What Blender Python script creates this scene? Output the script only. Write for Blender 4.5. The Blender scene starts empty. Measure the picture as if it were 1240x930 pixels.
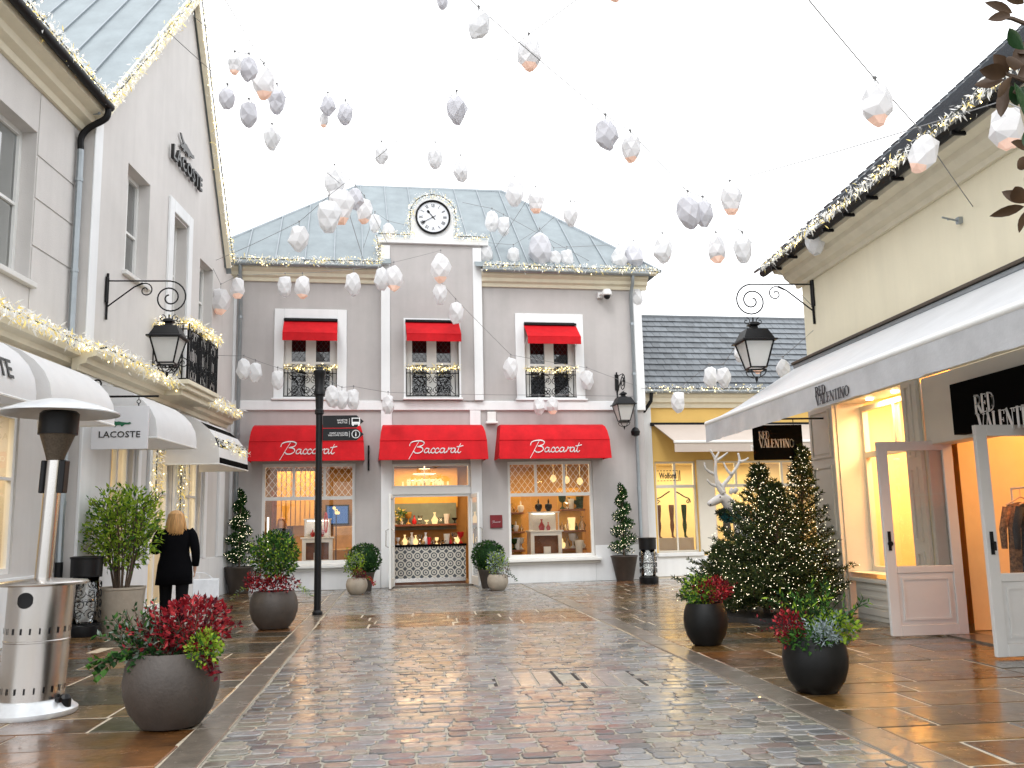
import bpy, bmesh, math, random
import numpy as np
from math import sin, cos, pi, radians, hypot, atan2, sqrt
from mathutils import Matrix, Vector
rnd = random.Random(7)
S = bpy.context.scene
col = S.collection
# ------------------------------------------------------------------ camera
FPX, CAMH = 1110., 1.35
th, pt, rl = radians(5.35), radians(8.85), radians(1.3)
Fv = Vector((sin(th)*cos(pt), cos(th)*cos(pt), sin(pt)))
R0 = Vector((cos(th), -sin(th), 0)); U0 = R0.cross(Fv)
Rv = R0*cos(rl) - U0*sin(rl); Uv = U0*cos(rl) + R0*sin(rl)
CO = Vector((0, 0, CAMH))
cd = bpy.data.cameras.new('camera'); cam = bpy.data.objects.new('camera', cd); col.objects.link(cam)
cam.matrix_world = Matrix(((Rv.x, Uv.x, -Fv.x, 0), (Rv.y, Uv.y, -Fv.y, 0), (Rv.z, Uv.z, -Fv.z, CAMH), (0, 0, 0, 1)))
cd.sensor_width = 36; cd.lens = FPX/1240*36; cd.clip_end = 600; cd.clip_start = .05
S.camera = cam
# ------------------------------------------------------------------ sky and sun (overcast)
W = bpy.data.worlds.new('World'); S.world = W; W.use_nodes = True
nt = W.node_tree; nt.nodes.clear()
sk = nt.nodes.new('ShaderNodeTexSky'); sk.sky_type = 'NISHITA'; sk.sun_disc = False
SUN_EL, SUN_AZ = radians(48), radians(200)
sk.sun_elevation = SUN_EL; sk.sun_rotation = SUN_AZ
mx = nt.nodes.new('ShaderNodeMix'); mx.data_type = 'RGBA'; mx.inputs[0].default_value = .9
nz = nt.nodes.new('ShaderNodeTexNoise'); nz.inputs['Scale'].default_value = 1.6; nz.inputs['Detail'].default_value = 5
cr = nt.nodes.new('ShaderNodeValToRGB'); cr.color_ramp.elements[0].color = (.80, .84, .88, 1); cr.color_ramp.elements[1].color = (1, 1, 1, 1)
cr.color_ramp.elements[0].position = .3; cr.color_ramp.elements[1].position = .65
ml = nt.nodes.new('ShaderNodeVectorMath'); ml.operation = 'SCALE'; ml.inputs['Scale'].default_value = 15.5
tcw = nt.nodes.new('ShaderNodeTexCoord')
nt.links.new(tcw.outputs['Generated'], nz.inputs['Vector']); nt.links.new(nz.outputs[0], cr.inputs[0])
nt.links.new(cr.outputs[0], ml.inputs[0]); nt.links.new(sk.outputs[0], mx.inputs[6]); nt.links.new(ml.outputs[0], mx.inputs[7])
bg = nt.nodes.new('ShaderNodeBackground'); bg.inputs[1].default_value = .12
nt.links.new(mx.outputs[2], bg.inputs[0]); wo = nt.nodes.new('ShaderNodeOutputWorld'); nt.links.new(bg.outputs[0], wo.inputs[0])
sl = bpy.data.lights.new('sun', 'SUN'); sl.energy = .9; sl.angle = radians(18); sl.color = (1, .985, .96)
so = bpy.data.objects.new('sun', sl); col.objects.link(so)
sd = Vector((sin(SUN_AZ)*cos(SUN_EL), cos(SUN_AZ)*cos(SUN_EL), sin(SUN_EL)))
so.rotation_euler = sd.to_track_quat('Z', 'Y').to_euler(); so.location = (0, 0, 30)
S.view_settings.view_transform = 'Standard'; S.view_settings.look = 'None'; S.view_settings.exposure = 0.42; S.view_settings.gamma = 1
S.cycles.max_bounces = 8; S.cycles.diffuse_bounces = 3; S.cycles.glossy_bounces = 4; S.cycles.transparent_max_bounces = 16
S.cycles.sample_clamp_indirect = 6; S.cycles.use_denoising = True
# ------------------------------------------------------------------ helpers: measuring on real planes
def ray(x, y): return Fv + Rv*((x-620)/FPX) + Uv*((465-y)/FPX)
def G(x, y, z=0.):
    d = ray(x, y); return CO + d*((z-CAMH)/d.z)
def AT(x, y, dist):          # point at a distance in metres along the view axis
    return CO + ray(x, y)*dist
def SR(p, dist): return p*dist/FPX
class Wall:
    def __init__(s, ox, oy, tx, ty):
        l = hypot(tx, ty); s.t = Vector((tx/l, ty/l, 0)); s.d = Vector((-s.t.y, s.t.x, 0)); s.o = Vector((ox, oy, 0))
        s.M = Matrix(((s.t.x, s.d.x, 0, ox), (s.t.y, s.d.y, 0, oy), (0, 0, 1, 0), (0, 0, 0, 1)))
    def uz(s, x, y, off=0):
        o = s.o + s.d*off; r = ray(x, y); k = (o-CO).dot(s.d)/r.dot(s.d); P = CO + r*k
        return (P-o).dot(s.t), P.z
    def P(s, u, d, z): return s.M @ Vector((u, d, z))
FAC = Wall(-4.58, 21.9, cos(radians(5)), sin(radians(5)))
LW = Wall(-5.03, 13.65, .0545, 1)
WG = Wall(LW.o.x+LW.d.x*.22, LW.o.y+LW.d.y*.22, .0545, 1)
RW = Wall(5.9, 13.58, 0, -1)
WOL = Wall(5.9, 23.55, cos(radians(5)), sin(radians(5)))
# ------------------------------------------------------------------ materials
def lin(c): return tuple((v/12.92 if v <= .04045 else ((v+.055)/1.055)**2.4) for v in c)
def mat(name, c, rough=.6, metal=0., var=.12, vs=6., bump=0., bs=60., spec=.5, emit=0, ecol=None, alpha=1, sss=0, rvar=0, trans=0, c2=None, tint=None, rnd_obj=0, coat=0, streak=0, dirt=0, see=0):
    m = bpy.data.materials.new(name); m.use_nodes = True; n = m.node_tree.nodes; L = m.node_tree.links; n.clear()
    out = n.new('ShaderNodeOutputMaterial'); b = n.new('ShaderNodeBsdfPrincipled'); L.new(b.outputs[0], out.inputs[0])
    b.inputs['Roughness'].default_value = rough; b.inputs['Metallic'].default_value = metal
    b.inputs['Specular IOR Level'].default_value = spec
    tc = n.new('ShaderNodeTexCoord'); g = n.new('ShaderNodeNewGeometry')
    src = g.outputs['Position']
    nz = n.new('ShaderNodeTexNoise'); nz.inputs['Scale'].default_value = vs; nz.inputs['Detail'].default_value = 6; nz.inputs['Roughness'].default_value = .65
    L.new(src, nz.inputs['Vector'])
    if streak:
        mp = n.new('ShaderNodeMapping'); mp.inputs['Scale'].default_value = (1, 1, streak); L.new(src, mp.inputs[0]); L.new(mp.outputs[0], nz.inputs['Vector'])
    r = n.new('ShaderNodeValToRGB'); r.color_ramp.elements[0].position = .3; r.color_ramp.elements[1].position = .7
    ca = tuple(max(0, v*(1-var)) for v in c); cb = tuple(min(1, v*(1+var)) for v in (c2 or c))
    r.color_ramp.elements[0].color = ca+(1,); r.color_ramp.elements[1].color = cb+(1,)
    L.new(nz.outputs[0], r.inputs[0]); cout = r.outputs[0]
    if tint:   # per piece tone stored in a mesh attribute
        at = n.new('ShaderNodeAttribute'); at.attribute_name = 'tint'
        rr = n.new('ShaderNodeValToRGB'); rr.color_ramp.interpolation = 'CONSTANT'
        e = rr.color_ramp.elements
        for i, tcx in enumerate(tint):
            el = e[i] if i < 2 else e.new(i/len(tint))
            el.position = i/len(tint); el.color = tuple(tcx)+(1,)
        L.new(at.outputs['Fac'], rr.inputs[0])
        mm = n.new('ShaderNodeMix'); mm.data_type = 'RGBA'; mm.blend_type = 'MULTIPLY'; mm.inputs[0].default_value = 1
        L.new(cout, mm.inputs[6]); L.new(rr.outputs[0], mm.inputs[7]); cout = mm.outputs[2]
    if dirt:   # rain streaks and faint patches
        mp = n.new('ShaderNodeMapping'); mp.inputs['Scale'].default_value = (5, 5, .35); L.new(src, mp.inputs[0]); nd = n.new('ShaderNodeTexNoise'); nd.inputs['Scale'].default_value = 1.; nd.inputs['Detail'].default_value = 6; L.new(mp.outputs[0], nd.inputs['Vector'])
        nd2 = n.new('ShaderNodeTexNoise'); nd2.inputs['Scale'].default_value = .45; nd2.inputs['Detail'].default_value = 8; L.new(src, nd2.inputs['Vector'])
        ad = n.new('ShaderNodeMath'); L.new(nd.outputs[0], ad.inputs[0]); L.new(nd2.outputs[0], ad.inputs[1])
        dm = n.new('ShaderNodeMapRange'); dm.inputs[1].default_value = .75; dm.inputs[2].default_value = 1.15; dm.inputs[3].default_value = 1-dirt; dm.inputs[4].default_value = 1.; L.new(ad.outputs[0], dm.inputs[0])
        dv_ = n.new('ShaderNodeVectorMath'); dv_.operation = 'SCALE'; L.new(cout, dv_.inputs[0]); L.new(dm.outputs[0], dv_.inputs['Scale']); cout = dv_.outputs[0]
    if rnd_obj:
        oi = n.new('ShaderNodeObjectInfo'); mr = n.new('ShaderNodeMapRange'); mr.inputs[3].default_value = 1-rnd_obj; mr.inputs[4].default_value = 1+rnd_obj
        L.new(oi.outputs['Random'], mr.inputs[0]); vm = n.new('ShaderNodeVectorMath'); vm.operation = 'SCALE'
        L.new(cout, vm.inputs[0]); L.new(mr.outputs[0], vm.inputs['Scale']); cout = vm.outputs[0]
    L.new(cout, b.inputs['Base Color'])
    if bump:
        n2 = n.new('ShaderNodeTexNoise'); n2.inputs['Scale'].default_value = bs; n2.inputs['Detail'].default_value = 4; L.new(src, n2.inputs['Vector'])
        bp = n.new('ShaderNodeBump'); bp.inputs['Strength'].default_value = bump; bp.inputs['Distance'].default_value = .01
        L.new(n2.outputs[0], bp.inputs['Height']); L.new(bp.outputs[0], b.inputs['Normal'])
    if coat:   # film of rain water
        b.inputs['Coat Weight'].default_value = coat; b.inputs['Coat IOR'].default_value = 1.33
        n4 = n.new('ShaderNodeTexNoise'); n4.inputs['Scale'].default_value = 3.1; n4.inputs['Detail'].default_value = 8; n4.inputs['Roughness'].default_value = .7; L.new(src, n4.inputs['Vector'])
        m4 = n.new('ShaderNodeMapRange'); m4.inputs[1].default_value = .38; m4.inputs[2].default_value = .66; m4.inputs[3].default_value = .05; m4.inputs[4].default_value = .33
        L.new(n4.outputs[0], m4.inputs[0]); L.new(m4.outputs[0], b.inputs['Coat Roughness'])
        n5 = n.new('ShaderNodeTexNoise'); n5.inputs['Scale'].default_value = 17; L.new(src, n5.inputs['Vector'])
        b5 = n.new('ShaderNodeBump'); b5.inputs['Strength'].default_value = .22; b5.inputs['Distance'].default_value = .01; L.new(n5.outputs[0], b5.inputs['Height']); L.new(b5.outputs[0], b.inputs['Coat Normal'])
    if rvar:
        n3 = n.new('ShaderNodeTexNoise'); n3.inputs['Scale'].default_value = 2.2; n3.inputs['Detail'].default_value = 5; L.new(src, n3.inputs['Vector'])
        mr = n.new('ShaderNodeMapRange'); mr.inputs[1].default_value = .35; mr.inputs[2].default_value = .65
        mr.inputs[3].default_value = max(.02, rough-rvar); mr.inputs[4].default_value = rough+rvar
        L.new(n3.outputs[0], mr.inputs[0]); L.new(mr.outputs[0], b.inputs['Roughness'])
    if emit:
        b.inputs['Emission Color'].default_value = tuple(ecol or c)+(1,); b.inputs['Emission Strength'].default_value = emit
    if trans:
        tr = n.new('ShaderNodeBsdfTranslucent'); L.new(cout, tr.inputs[0]); ms = n.new('ShaderNodeMixShader'); ms.inputs[0].default_value = trans
        L.new(b.outputs[0], ms.inputs[1]); L.new(tr.outputs[0], ms.inputs[2]); L.new(ms.outputs[0], out.inputs[0])
        if see:
            tp = n.new('ShaderNodeBsdfTransparent'); m2 = n.new('ShaderNodeMixShader'); m2.inputs[0].default_value = see
            L.new(ms.outputs[0], m2.inputs[1]); L.new(tp.outputs[0], m2.inputs[2]); L.new(m2.outputs[0], out.inputs[0])
    return m
def glass(name, tintc=(1, 1, 1), refl=1.0):
    m = bpy.data.materials.new(name); m.use_nodes = True; n = m.node_tree.nodes; L = m.node_tree.links; n.clear()
    out = n.new('ShaderNodeOutputMaterial'); t = n.new('ShaderNodeBsdfTransparent'); t.inputs[0].default_value = tintc+(1,)
    g = n.new('ShaderNodeBsdfGlossy'); g.inputs['Roughness'].default_value = .01
    f = n.new('ShaderNodeFresnel'); f.inputs[0].default_value = 1.5
    mu = n.new('ShaderNodeMath'); mu.operation = 'MULTIPLY'; mu.inputs[1].default_value = 1.8*refl; mu.use_clamp = True
    L.new(f.outputs[0], mu.inputs[0]); ms = n.new('ShaderNodeMixShader'); L.new(mu.outputs[0], ms.inputs[0])
    L.new(t.outputs[0], ms.inputs[1]); L.new(g.outputs[0], ms.inputs[2]); L.new(ms.outputs[0], out.inputs[0])
    return m
def emis(name, c, e):
    m = bpy.data.materials.new(name); m.use_nodes = True; n = m.node_tree.nodes; n.clear()
    out = n.new('ShaderNodeOutputMaterial'); b = n.new('ShaderNodeEmission'); b.inputs[0].default_value = tuple(c)+(1,); b.inputs[1].default_value = e
    m.node_tree.links.new(b.outputs[0], out.inputs[0]); return m
def s8(r, g, b): return lin((r/255, g/255, b/255))
M = dict(
 stucco=mat('taupe stucco', (.465, .44, .432), .85, var=.06, vs=1.3, bump=.35, bs=90, dirt=.09),
 stucco_l=mat('pale taupe stucco', (.62, .595, .575), .85, var=.05, vs=1.1, bump=.35, bs=90, dirt=.07),
 white=mat('white painted render', (.79, .80, .81), .6, var=.03, vs=2, bump=.12, bs=50, dirt=.08),
 cream=mat('cream stone trim', (.74, .68, .53), .7, var=.05, vs=3, bump=.15, bs=60, dirt=.07),  # cream stone, its colour lightened and yellowed to carry the garlands' glow
 creamw=mat('cream yellow render', (.84, .77, .585), .85, var=.03, vs=1.2, bump=.3, bs=80, dirt=.05),
 yellow=mat('ochre yellow render', (.72, .47, .14), .85, var=.05, vs=1.2, bump=.2, bs=80),
 zinc=mat('zinc sheet', (.235, .27, .285), .5, .25, var=.14, vs=2.2, bump=.06, bs=14, rnd_obj=.05, streak=.35),
 zincd=mat('zinc pipe', (.30, .33, .35), .4, .6, var=.1, vs=4),
 slate=mat('slate tile', (.115, .127, .14), .42, 0, var=.2, vs=7, bump=.2, bs=30, rnd_obj=.22),
 red=mat('red awning canvas', (.56, .006, .012), .75, var=.14, vs=3, bump=.9, bs=7, spec=.25, dirt=.15),
 canvas=mat('white awning canvas', (.78, .78, .79), .85, var=.03, vs=4, bump=.2, bs=60, trans=.25),
 canvasr=mat('pale grey awning canvas', (.62, .63, .65), .85, var=.05, vs=3, bump=.3, bs=12, trans=.2),
 canvasg=mat('beige awning canvas', (.60, .52, .46), .85, var=.03, vs=4, trans=.2),
 valance=mat('light grey valance canvas', (.50, .505, .52), .85, var=.12, vs=3, bump=.2, bs=40, trans=.15),
 iron=mat('black wrought iron', (.006, .006, .007), .5, 0, var=.2, vs=20, spec=.2),
 black=mat('black paint', (.006, .006, .007), .4, 0, var=.2, vs=10, spec=.25),
 blackm=mat('black canvas', (.003, .003, .003), .9, spec=.05),
 wpaint=mat('white painted joinery', (.76, .76, .74), .4, var=.03, vs=4),
 gpaint=mat('pale grey painted joinery', (.66, .65, .63), .42, var=.04, vs=3),
 cpaint=mat('warm white painted panelling', (.72, .68, .60), .45, var=.03, vs=3),
 glass=glass('shop glass', (1, 1, 1), .75), glassd=glass('window glass', (.55, .6, .62), 1.6), glassc=glass('clear crystal', (.93, .95, .95), 1.3),
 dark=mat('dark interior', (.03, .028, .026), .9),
 curtain=mat('cream curtain', (.6, .5, .3), .9),
 tan=mat('tan shop wall', (.40, .22, .07), .8, var=.1, vs=3), tanf=mat('shop floor', (.35, .26, .16), .3),
 walnut=mat('walnut shelf', (.22, .07, .02), .35, var=.3, vs=8),
 orange=mat('orange lacquered wall', (.85, .30, .06), .7, var=.04), yellowi=mat('pale yellow shop wall', (.82, .68, .38), .8, var=.03),
 teali=mat('grey green shop wall', (.16, .19, .16), .7),
 downl=emis('downlight glow', (1, .78, .45), 14), bulb=emis('warm fairy bulb', (1, .80, .36), 6.0), bulbw=emis('white fairy bulb', (1, .88, .62), 4.5),
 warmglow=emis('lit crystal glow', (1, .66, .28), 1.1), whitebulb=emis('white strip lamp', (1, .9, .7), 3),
 tinsel=mat('frosted white tinsel', (.85, .85, .84), .5, var=.06, vs=20, trans=.3, emit=.10, ecol=(1, .95, .8)), tinsely=mat('yellow lit tinsel', (.80, .66, .25), .5, var=.15, vs=20, emit=.25, ecol=(1, .75, .2)),
 cable=mat('dark cable', (.03, .035, .03), .6), wire=mat('grey steel wire', (.22, .22, .22), .5, .3),
 steel=mat('brushed stainless steel', (.52, .50, .48), .26, 1, var=.12, vs=3, bump=.02, bs=100, streak=.1),
 steelw=mat('white enamelled steel', (.62, .64, .66), .3, .3), mesh=mat('heater burner mesh', (.10, .08, .06), .5, .6, var=.3, vs=60),
 concrete=mat('grey brown concrete', (.052, .041, .034), .55, var=.22, vs=5, bump=.3, bs=40), concretel=mat('sand coloured concrete', (.34, .29, .23), .6, var=.15, vs=6, bump=.3, bs=40),
 potblk=mat('black glazed pot', (.006, .006, .006), .45, var=.3, vs=5, bump=.1, bs=30, spec=.22),
 soil=mat('dark soil', (.03, .02, .014), .9, bump=.5, bs=80), bark=mat('brown bark', (.09, .06, .04), .85, var=.3, vs=20, bump=.5, bs=60),
 lfd=mat('dark green leaf', (.014, .045, .012), .6, spec=.15, var=.4, vs=9, trans=.2), lfm=mat('mid green leaf', (.045, .125, .018), .6, spec=.2, var=.4, vs=9, trans=.25),
 lfl=mat('light yellow green leaf', (.26, .38, .035), .55, spec=.2, var=.35, vs=9, trans=.3), lfr=mat('crimson leaf', (.19, .006, .012), .55, spec=.2, var=.45, vs=12, trans=.2),
 lfp=mat('pink red leaf', (.42, .03, .035), .5, var=.35, vs=12, trans=.2), lfv=mat('grey green leaf', (.16, .21, .17), .5, var=.3, vs=9, trans=.2),
 lfb=mat('burgundy leaf', (.08, .006, .014), .55, spec=.2, var=.4, vs=12, trans=.2), lfs=mat('silver blue leaf', (.28, .34, .36), .55, var=.2, vs=12),
 needle=mat('spruce needles', (.024, .040, .014), .7, spec=.12, var=.4, vs=9), needle2=mat('yellow green spruce needles', (.065, .078, .018), .7, spec=.12, var=.4, vs=9),
 magn=mat('bronze underside magnolia leaf', (.065, .032, .012), .55, var=.35, vs=8, trans=.12), magg=mat('glossy green magnolia leaf', (.02, .06, .02), .25, var=.3, vs=8),
 coat=mat('black wool coat', (.004, .004, .005), .95, bump=.2, bs=150, spec=.05), trouser=mat('dark trousers', (.006, .006, .007), .9, spec=.08),
 skin=mat('skin', (.55, .32, .22), .5, var=.05), hair=mat('blonde hair', (.50, .27, .10), .45, var=.45, vs=40, bump=.4, bs=120, streak=.08), hairr=mat('auburn hair', (.30, .11, .03), .45, var=.4, vs=60),
 bag=mat('white paper bag', (.75, .78, .82), .6), statue=mat('white painted statue', (.58, .56, .54), .4, var=.12, vs=5, bump=.1, bs=30),
 teal=mat('teal scarf', (.01, .10, .10), .9, var=.3, vs=20), pine=mat('dark garland on collar', (.01, .02, .012), .9),
 slabm=mat('wet york stone', (.085, .042, .010), .38, var=.55, vs=4.5, bump=.8, bs=7, c2=(.12, .066, .020), rnd_obj=.32, spec=.3, coat=1),
 slabo=mat('wet orange sandstone', (.11, .043, .009), .38, var=.5, vs=4.5, bump=.8, bs=7, rnd_obj=.3, spec=.3, coat=1),
 slabg=mat('wet dark sandstone', (.042, .031, .016), .35, var=.5, vs=4.5, bump=.8, bs=7, rnd_obj=.25, spec=.3, coat=1),
 kerb=mat('wet granite kerb', (.12, .10, .078), .4, var=.25, vs=8, bump=.3, bs=60, rnd_obj=.14, spec=.3, coat=.8),
 joint=mat('sand mortar joint', (.30, .27, .22), .8, var=.25, vs=14, bump=.4, bs=80),
 jointd=mat('pale joint mortar', (.42, .36, .27), .7, var=.3, vs=10, bump=.4, bs=80),
 granite=mat('wet grey granite', (.24, .23, .215), .35, var=.2, vs=12, bump=.3, bs=30, rnd_obj=.15, coat=1),
 asphalt=mat('wet ground', (.06, .055, .05), .35, var=.3, vs=4, rvar=.1),
 camw=mat('white plastic', (.7, .7, .7), .35), plaque=mat('burgundy enamel plaque', (.16, .006, .012), .3),
 lettw=mat('white lettering', (.85, .85, .85), .5, var=0), lettb=mat('black lettering', (.01, .01, .01), .4, var=0), lettg=mat('grey lettering', (.05, .05, .055), .5, var=0),
 croc=mat('green emblem', (.005, .10, .045), .5), signw=mat('pale grey sign board', (.62, .63, .66), .4, var=.02),
 frost=mat('frosted lamp glass', (.82, .82, .80), .4, var=.03, trans=.45),
 face=mat('white clock face', (.78, .80, .84), .4, var=.02), gravelb=mat('black wet mulch', (.012, .010, .009), .6, bump=.8, bs=60, var=.4),
 woodp=mat('pale wood', (.55, .33, .12), .5, var=.2, vs=5), screen=emis('blue television picture', (.10, .20, .42), .6),
 redgift=mat('red gift box', (.55, .01, .015), .4), legb=mat('brown stocking', (.12, .04, .02), .5), cloth1=mat('dark patterned cloth', (.02, .02, .025), .8, var=.9, vs=30, c2=(.25, .12, .05)),
 clothy=mat('yellow cloth', (.7, .55, .12), .8), clothd=mat('navy cloth', (.012, .014, .022), .8), hanger=mat('pale hanger', (.7, .55, .38), .5), amber=mat('amber wall', (.6, .32, .06), .6),
)
COB = [s8(*[v*.66+m_*.34 for v, m_ in zip(c, (156, 153, 148))]) for c in [(150,150,152),(128,128,130),(168,166,160),(112,112,114),(158,144,124),(168,156,138),(136,122,108),(124,92,82),(92,90,90),(148,148,150),(132,130,116),(66,66,68),(176,172,165),(124,110,92),(154,150,126),(142,142,144)]]
M['cobble'] = mat('wet cobble stone', (.58, .585, .59), .32, var=.25, vs=16, bump=.35, bs=22, tint=COB, spec=.4, coat=1)
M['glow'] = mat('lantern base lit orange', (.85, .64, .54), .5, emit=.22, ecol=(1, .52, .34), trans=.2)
M['lantw'] = mat('white lantern paper', (.78, .78, .79), .45, var=.06, vs=8, trans=.36, emit=.05, ecol=(1, 1, 1))
M['lantp'] = mat('pearl lilac lantern paper', (.70, .695, .73), .4, var=.08, vs=8, trans=.36)
# tiled counter front: ring and diamond print
def patmat():
    m = bpy.data.materials.new('patterned tile'); m.use_nodes = True; n = m.node_tree.nodes; L = m.node_tree.links
    b = n['Principled BSDF']; b.inputs['Roughness'].default_value = .35
    g = n.new('ShaderNodeTexCoord'); sp = n.new('ShaderNodeSeparateXYZ'); L.new(g.outputs['Object'], sp.inputs[0])
    def mth(op, a, c=None):
        k = n.new('ShaderNodeMath'); k.operation = op
        for i, q in enumerate((a, c)):
            if q is None: continue
            if isinstance(q, (int, float)): k.inputs[i].default_value = q
            else: L.new(q, k.inputs[i])
        return k.outputs[0]
    def cell(o): return mth('SUBTRACT', mth('FRACT', mth('ADD', mth('DIVIDE', o, .2), 20)), .5)
    x = cell(sp.outputs[0]); z = cell(sp.outputs[2])
    r = mth('SQRT', mth('ADD', mth('MULTIPLY', x, x), mth('MULTIPLY', z, z)))
    ring = mth('MAXIMUM', mth('MULTIPLY', mth('GREATER_THAN', r, .25), mth('LESS_THAN', r, .38)), mth('LESS_THAN', r, .12))
    dia = mth('GREATER_THAN', mth('ADD', mth('ABSOLUTE', x), mth('ABSOLUTE', z)), .72)
    f = mth('MAXIMUM', ring, dia)
    mm = n.new('ShaderNodeMix'); mm.data_type = 'RGBA'; mm.inputs[6].default_value = (.55, .53, .47, 1); mm.inputs[7].default_value = (.05, .06, .07, 1)
    L.new(f, mm.inputs[0]); L.new(mm.outputs[2], b.inputs['Base Color']); return m
M['pattern'] = patmat()
# ------------------------------------------------------------------ objects
def tag(o, label=None, cat=None, group=None, kind=None):
    if label: o['label'] = label
    if cat: o['category'] = cat
    if group: o['group'] = group
    if kind: o['kind'] = kind
    return o
def thing(name, label, cat, loc, group=None):
    o = bpy.data.objects.new(name, None); o.empty_display_size = .2; col.objects.link(o); o.location = loc
    tag(o, label, cat, group); o['_r'] = list(loc); return o
def rootloc(p):
    return Vector(p['_r']) if p is not None and '_r' in p else Vector((0, 0, 0))
class MB:
    def __init__(s, Mx=None): s.v = []; s.f = []; s.mi = []; s.M = Mx or Matrix(); s.tint = []
    def add(s, vs, fs, mi=0):
        k = len(s.v); s.v += [tuple(v) for v in vs]; s.f += [tuple(i+k for i in f) for f in fs]
        s.mi += [mi]*len(fs); return s
    def box(s, x0, y0, z0, x1, y1, z1, mi=0, R=None):
        if x0 > x1: x0, x1 = x1, x0
        if y0 > y1: y0, y1 = y1, y0
        if z0 > z1: z0, z1 = z1, z0
        vs = [(x0,y0,z0),(x1,y0,z0),(x1,y1,z0),(x0,y1,z0),(x0,y0,z1),(x1,y0,z1),(x1,y1,z1),(x0,y1,z1)]
        if R is not None:
            c = Vector(((x0+x1)/2, (y0+y1)/2, (z0+z1)/2)); vs = [c + R @ (Vector(v)-c) for v in vs]
        return s.add(vs, [(0,3,2,1),(4,5,6,7),(0,1,5,4),(1,2,6,5),(2,3,7,6),(3,0,4,7)], mi)
    def tube(s, pts, r, n=6, mi=0, closed=False, cap=True):
        pts = [Vector(p) for p in pts]; N = len(pts)
        if N < 2: return s
        rs = r if isinstance(r, (list, tuple)) else [r]*N
        vs = []; ref = None
        for i, p in enumerate(pts):
            a = pts[(i-1) % N] if (closed or i) else p; b = pts[(i+1) % N] if (closed or i < N-1) else p
            t = (b-a); t = t.normalized() if t.length > 1e-9 else Vector((0, 0, 1))
            if ref is None: ref = Vector((0, 0, 1)) if abs(t.z) < .9 else Vector((1, 0, 0))
            x = ref - t*ref.dot(t)
            if x.length < 1e-6: x = t.orthogonal()
            x.normalize(); ref = x; y = t.cross(x)
            for k in range(n):
                q = 2*pi*k/n; vs.append(p + (x*cos(q)+y*sin(q))*rs[i])
        fs = []
        for i in range(N if closed else N-1):
            for k in range(n):
                a = i*n+k; b = i*n+(k+1) % n; c = ((i+1) % N)*n+(k+1) % n; d = ((i+1) % N)*n+k
                fs.append((a, b, c, d))
        if cap and not closed: fs += [tuple(range(n))[::-1], tuple((N-1)*n+k for k in range(n))]
        return s.add(vs, fs, mi)
    def lathe(s, prof, c=(0, 0, 0), n=24, mi=0, sy=1., jit=0):
        vs = []; m = len(prof)
        for (r, z) in prof:
            for k in range(n):
                q = 2*pi*k/n; vs.append((c[0]+r*cos(q), c[1]+r*sin(q)*sy, c[2]+z))
        fs = [(i*n+k, i*n+(k+1) % n, (i+1)*n+(k+1) % n, (i+1)*n+k) for i in range(m-1) for k in range(n)]
        if prof[0][0] > 1e-4: fs.append(tuple(range(n))[::-1])
        if prof[-1][0] > 1e-4: fs.append(tuple((m-1)*n+k for k in range(n)))
        return s.add(vs, fs, mi)
    def prism(s, poly, a0, a1, axis=1, mi=0):   # poly in the two other axes, extruded along axis
        def pt3(p, a): return (a, p[0], p[1]) if axis == 0 else ((p[0], a, p[1]) if axis == 1 else (p[0], p[1], a))
        n = len(poly); vs = [pt3(p, a0) for p in poly] + [pt3(p, a1) for p in poly]
        fs = [tuple(range(n)), tuple(range(2*n-1, n-1, -1))] + [(i, i+n, (i+1) % n+n, (i+1) % n) for i in range(n)]
        return s.add(vs, fs, mi)
    def ball(s, c, r, n=8, m=6, mi=0, sc=(1, 1, 1)):
        prof = [(r*sin(pi*i/m), -r*cos(pi*i/m)) for i in range(m+1)]
        vs = []
        for (rr, z) in prof:
            for k in range(n): vs.append((c[0]+rr*cos(2*pi*k/n)*sc[0], c[1]+rr*sin(2*pi*k/n)*sc[1], c[2]+z*sc[2]))
        return s.add(vs, [(i*n+k, i*n+(k+1) % n, (i+1)*n+(k+1) % n, (i+1)*n+k) for i in range(m) for k in range(n)], mi)
    def build(s, name, mats, parent=None, smooth=False, bevel=0, kind=None, label=None, recalc=True, merge=False):
        me = bpy.data.meshes.new(name); rl_ = rootloc(parent)
        if s.v:
            a = np.array(s.v, dtype=np.float64); Mx = np.array(s.M); a = a @ Mx[:3, :3].T + Mx[:3, 3] - np.array(rl_)
            me.from_pydata(a.tolist(), [], s.f)
        if not isinstance(mats, (list, tuple)): mats = [mats]
        for m in mats: me.materials.append(M[m] if isinstance(m, str) else m)
        if len(mats) > 1 and s.mi: me.polygons.foreach_set('material_index', s.mi)
        if s.tint:
            at = me.attributes.new('tint', 'FLOAT', 'POINT'); at.data.foreach_set('value', s.tint)
        if (recalc or merge or bevel) and len(s.f) < 60000:
            bm = bmesh.new(); bm.from_mesh(me)
            if merge: bmesh.ops.remove_doubles(bm, verts=bm.verts, dist=1e-5)
            bmesh.ops.recalc_face_normals(bm, faces=bm.faces)
            if bevel: bmesh.ops.bevel(bm, geom=[e for e in bm.edges], offset=bevel, segments=1, affect='EDGES', clamp_overlap=True)
            bm.to_mesh(me); bm.free()
        if smooth:
            me.polygons.foreach_set('use_smooth', [True]*len(me.polygons))
            if smooth != 1: me.set_sharp_from_angle(angle=radians(smooth))
        me.update()
        o = bpy.data.objects.new(name, me); col.objects.link(o)
        if parent is not None: o.parent = parent; o['_r'] = list(rl_) if '_r' in parent else [0, 0, 0]
        if kind: o['kind'] = kind
        if label: o['label'] = label
        return o
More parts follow.
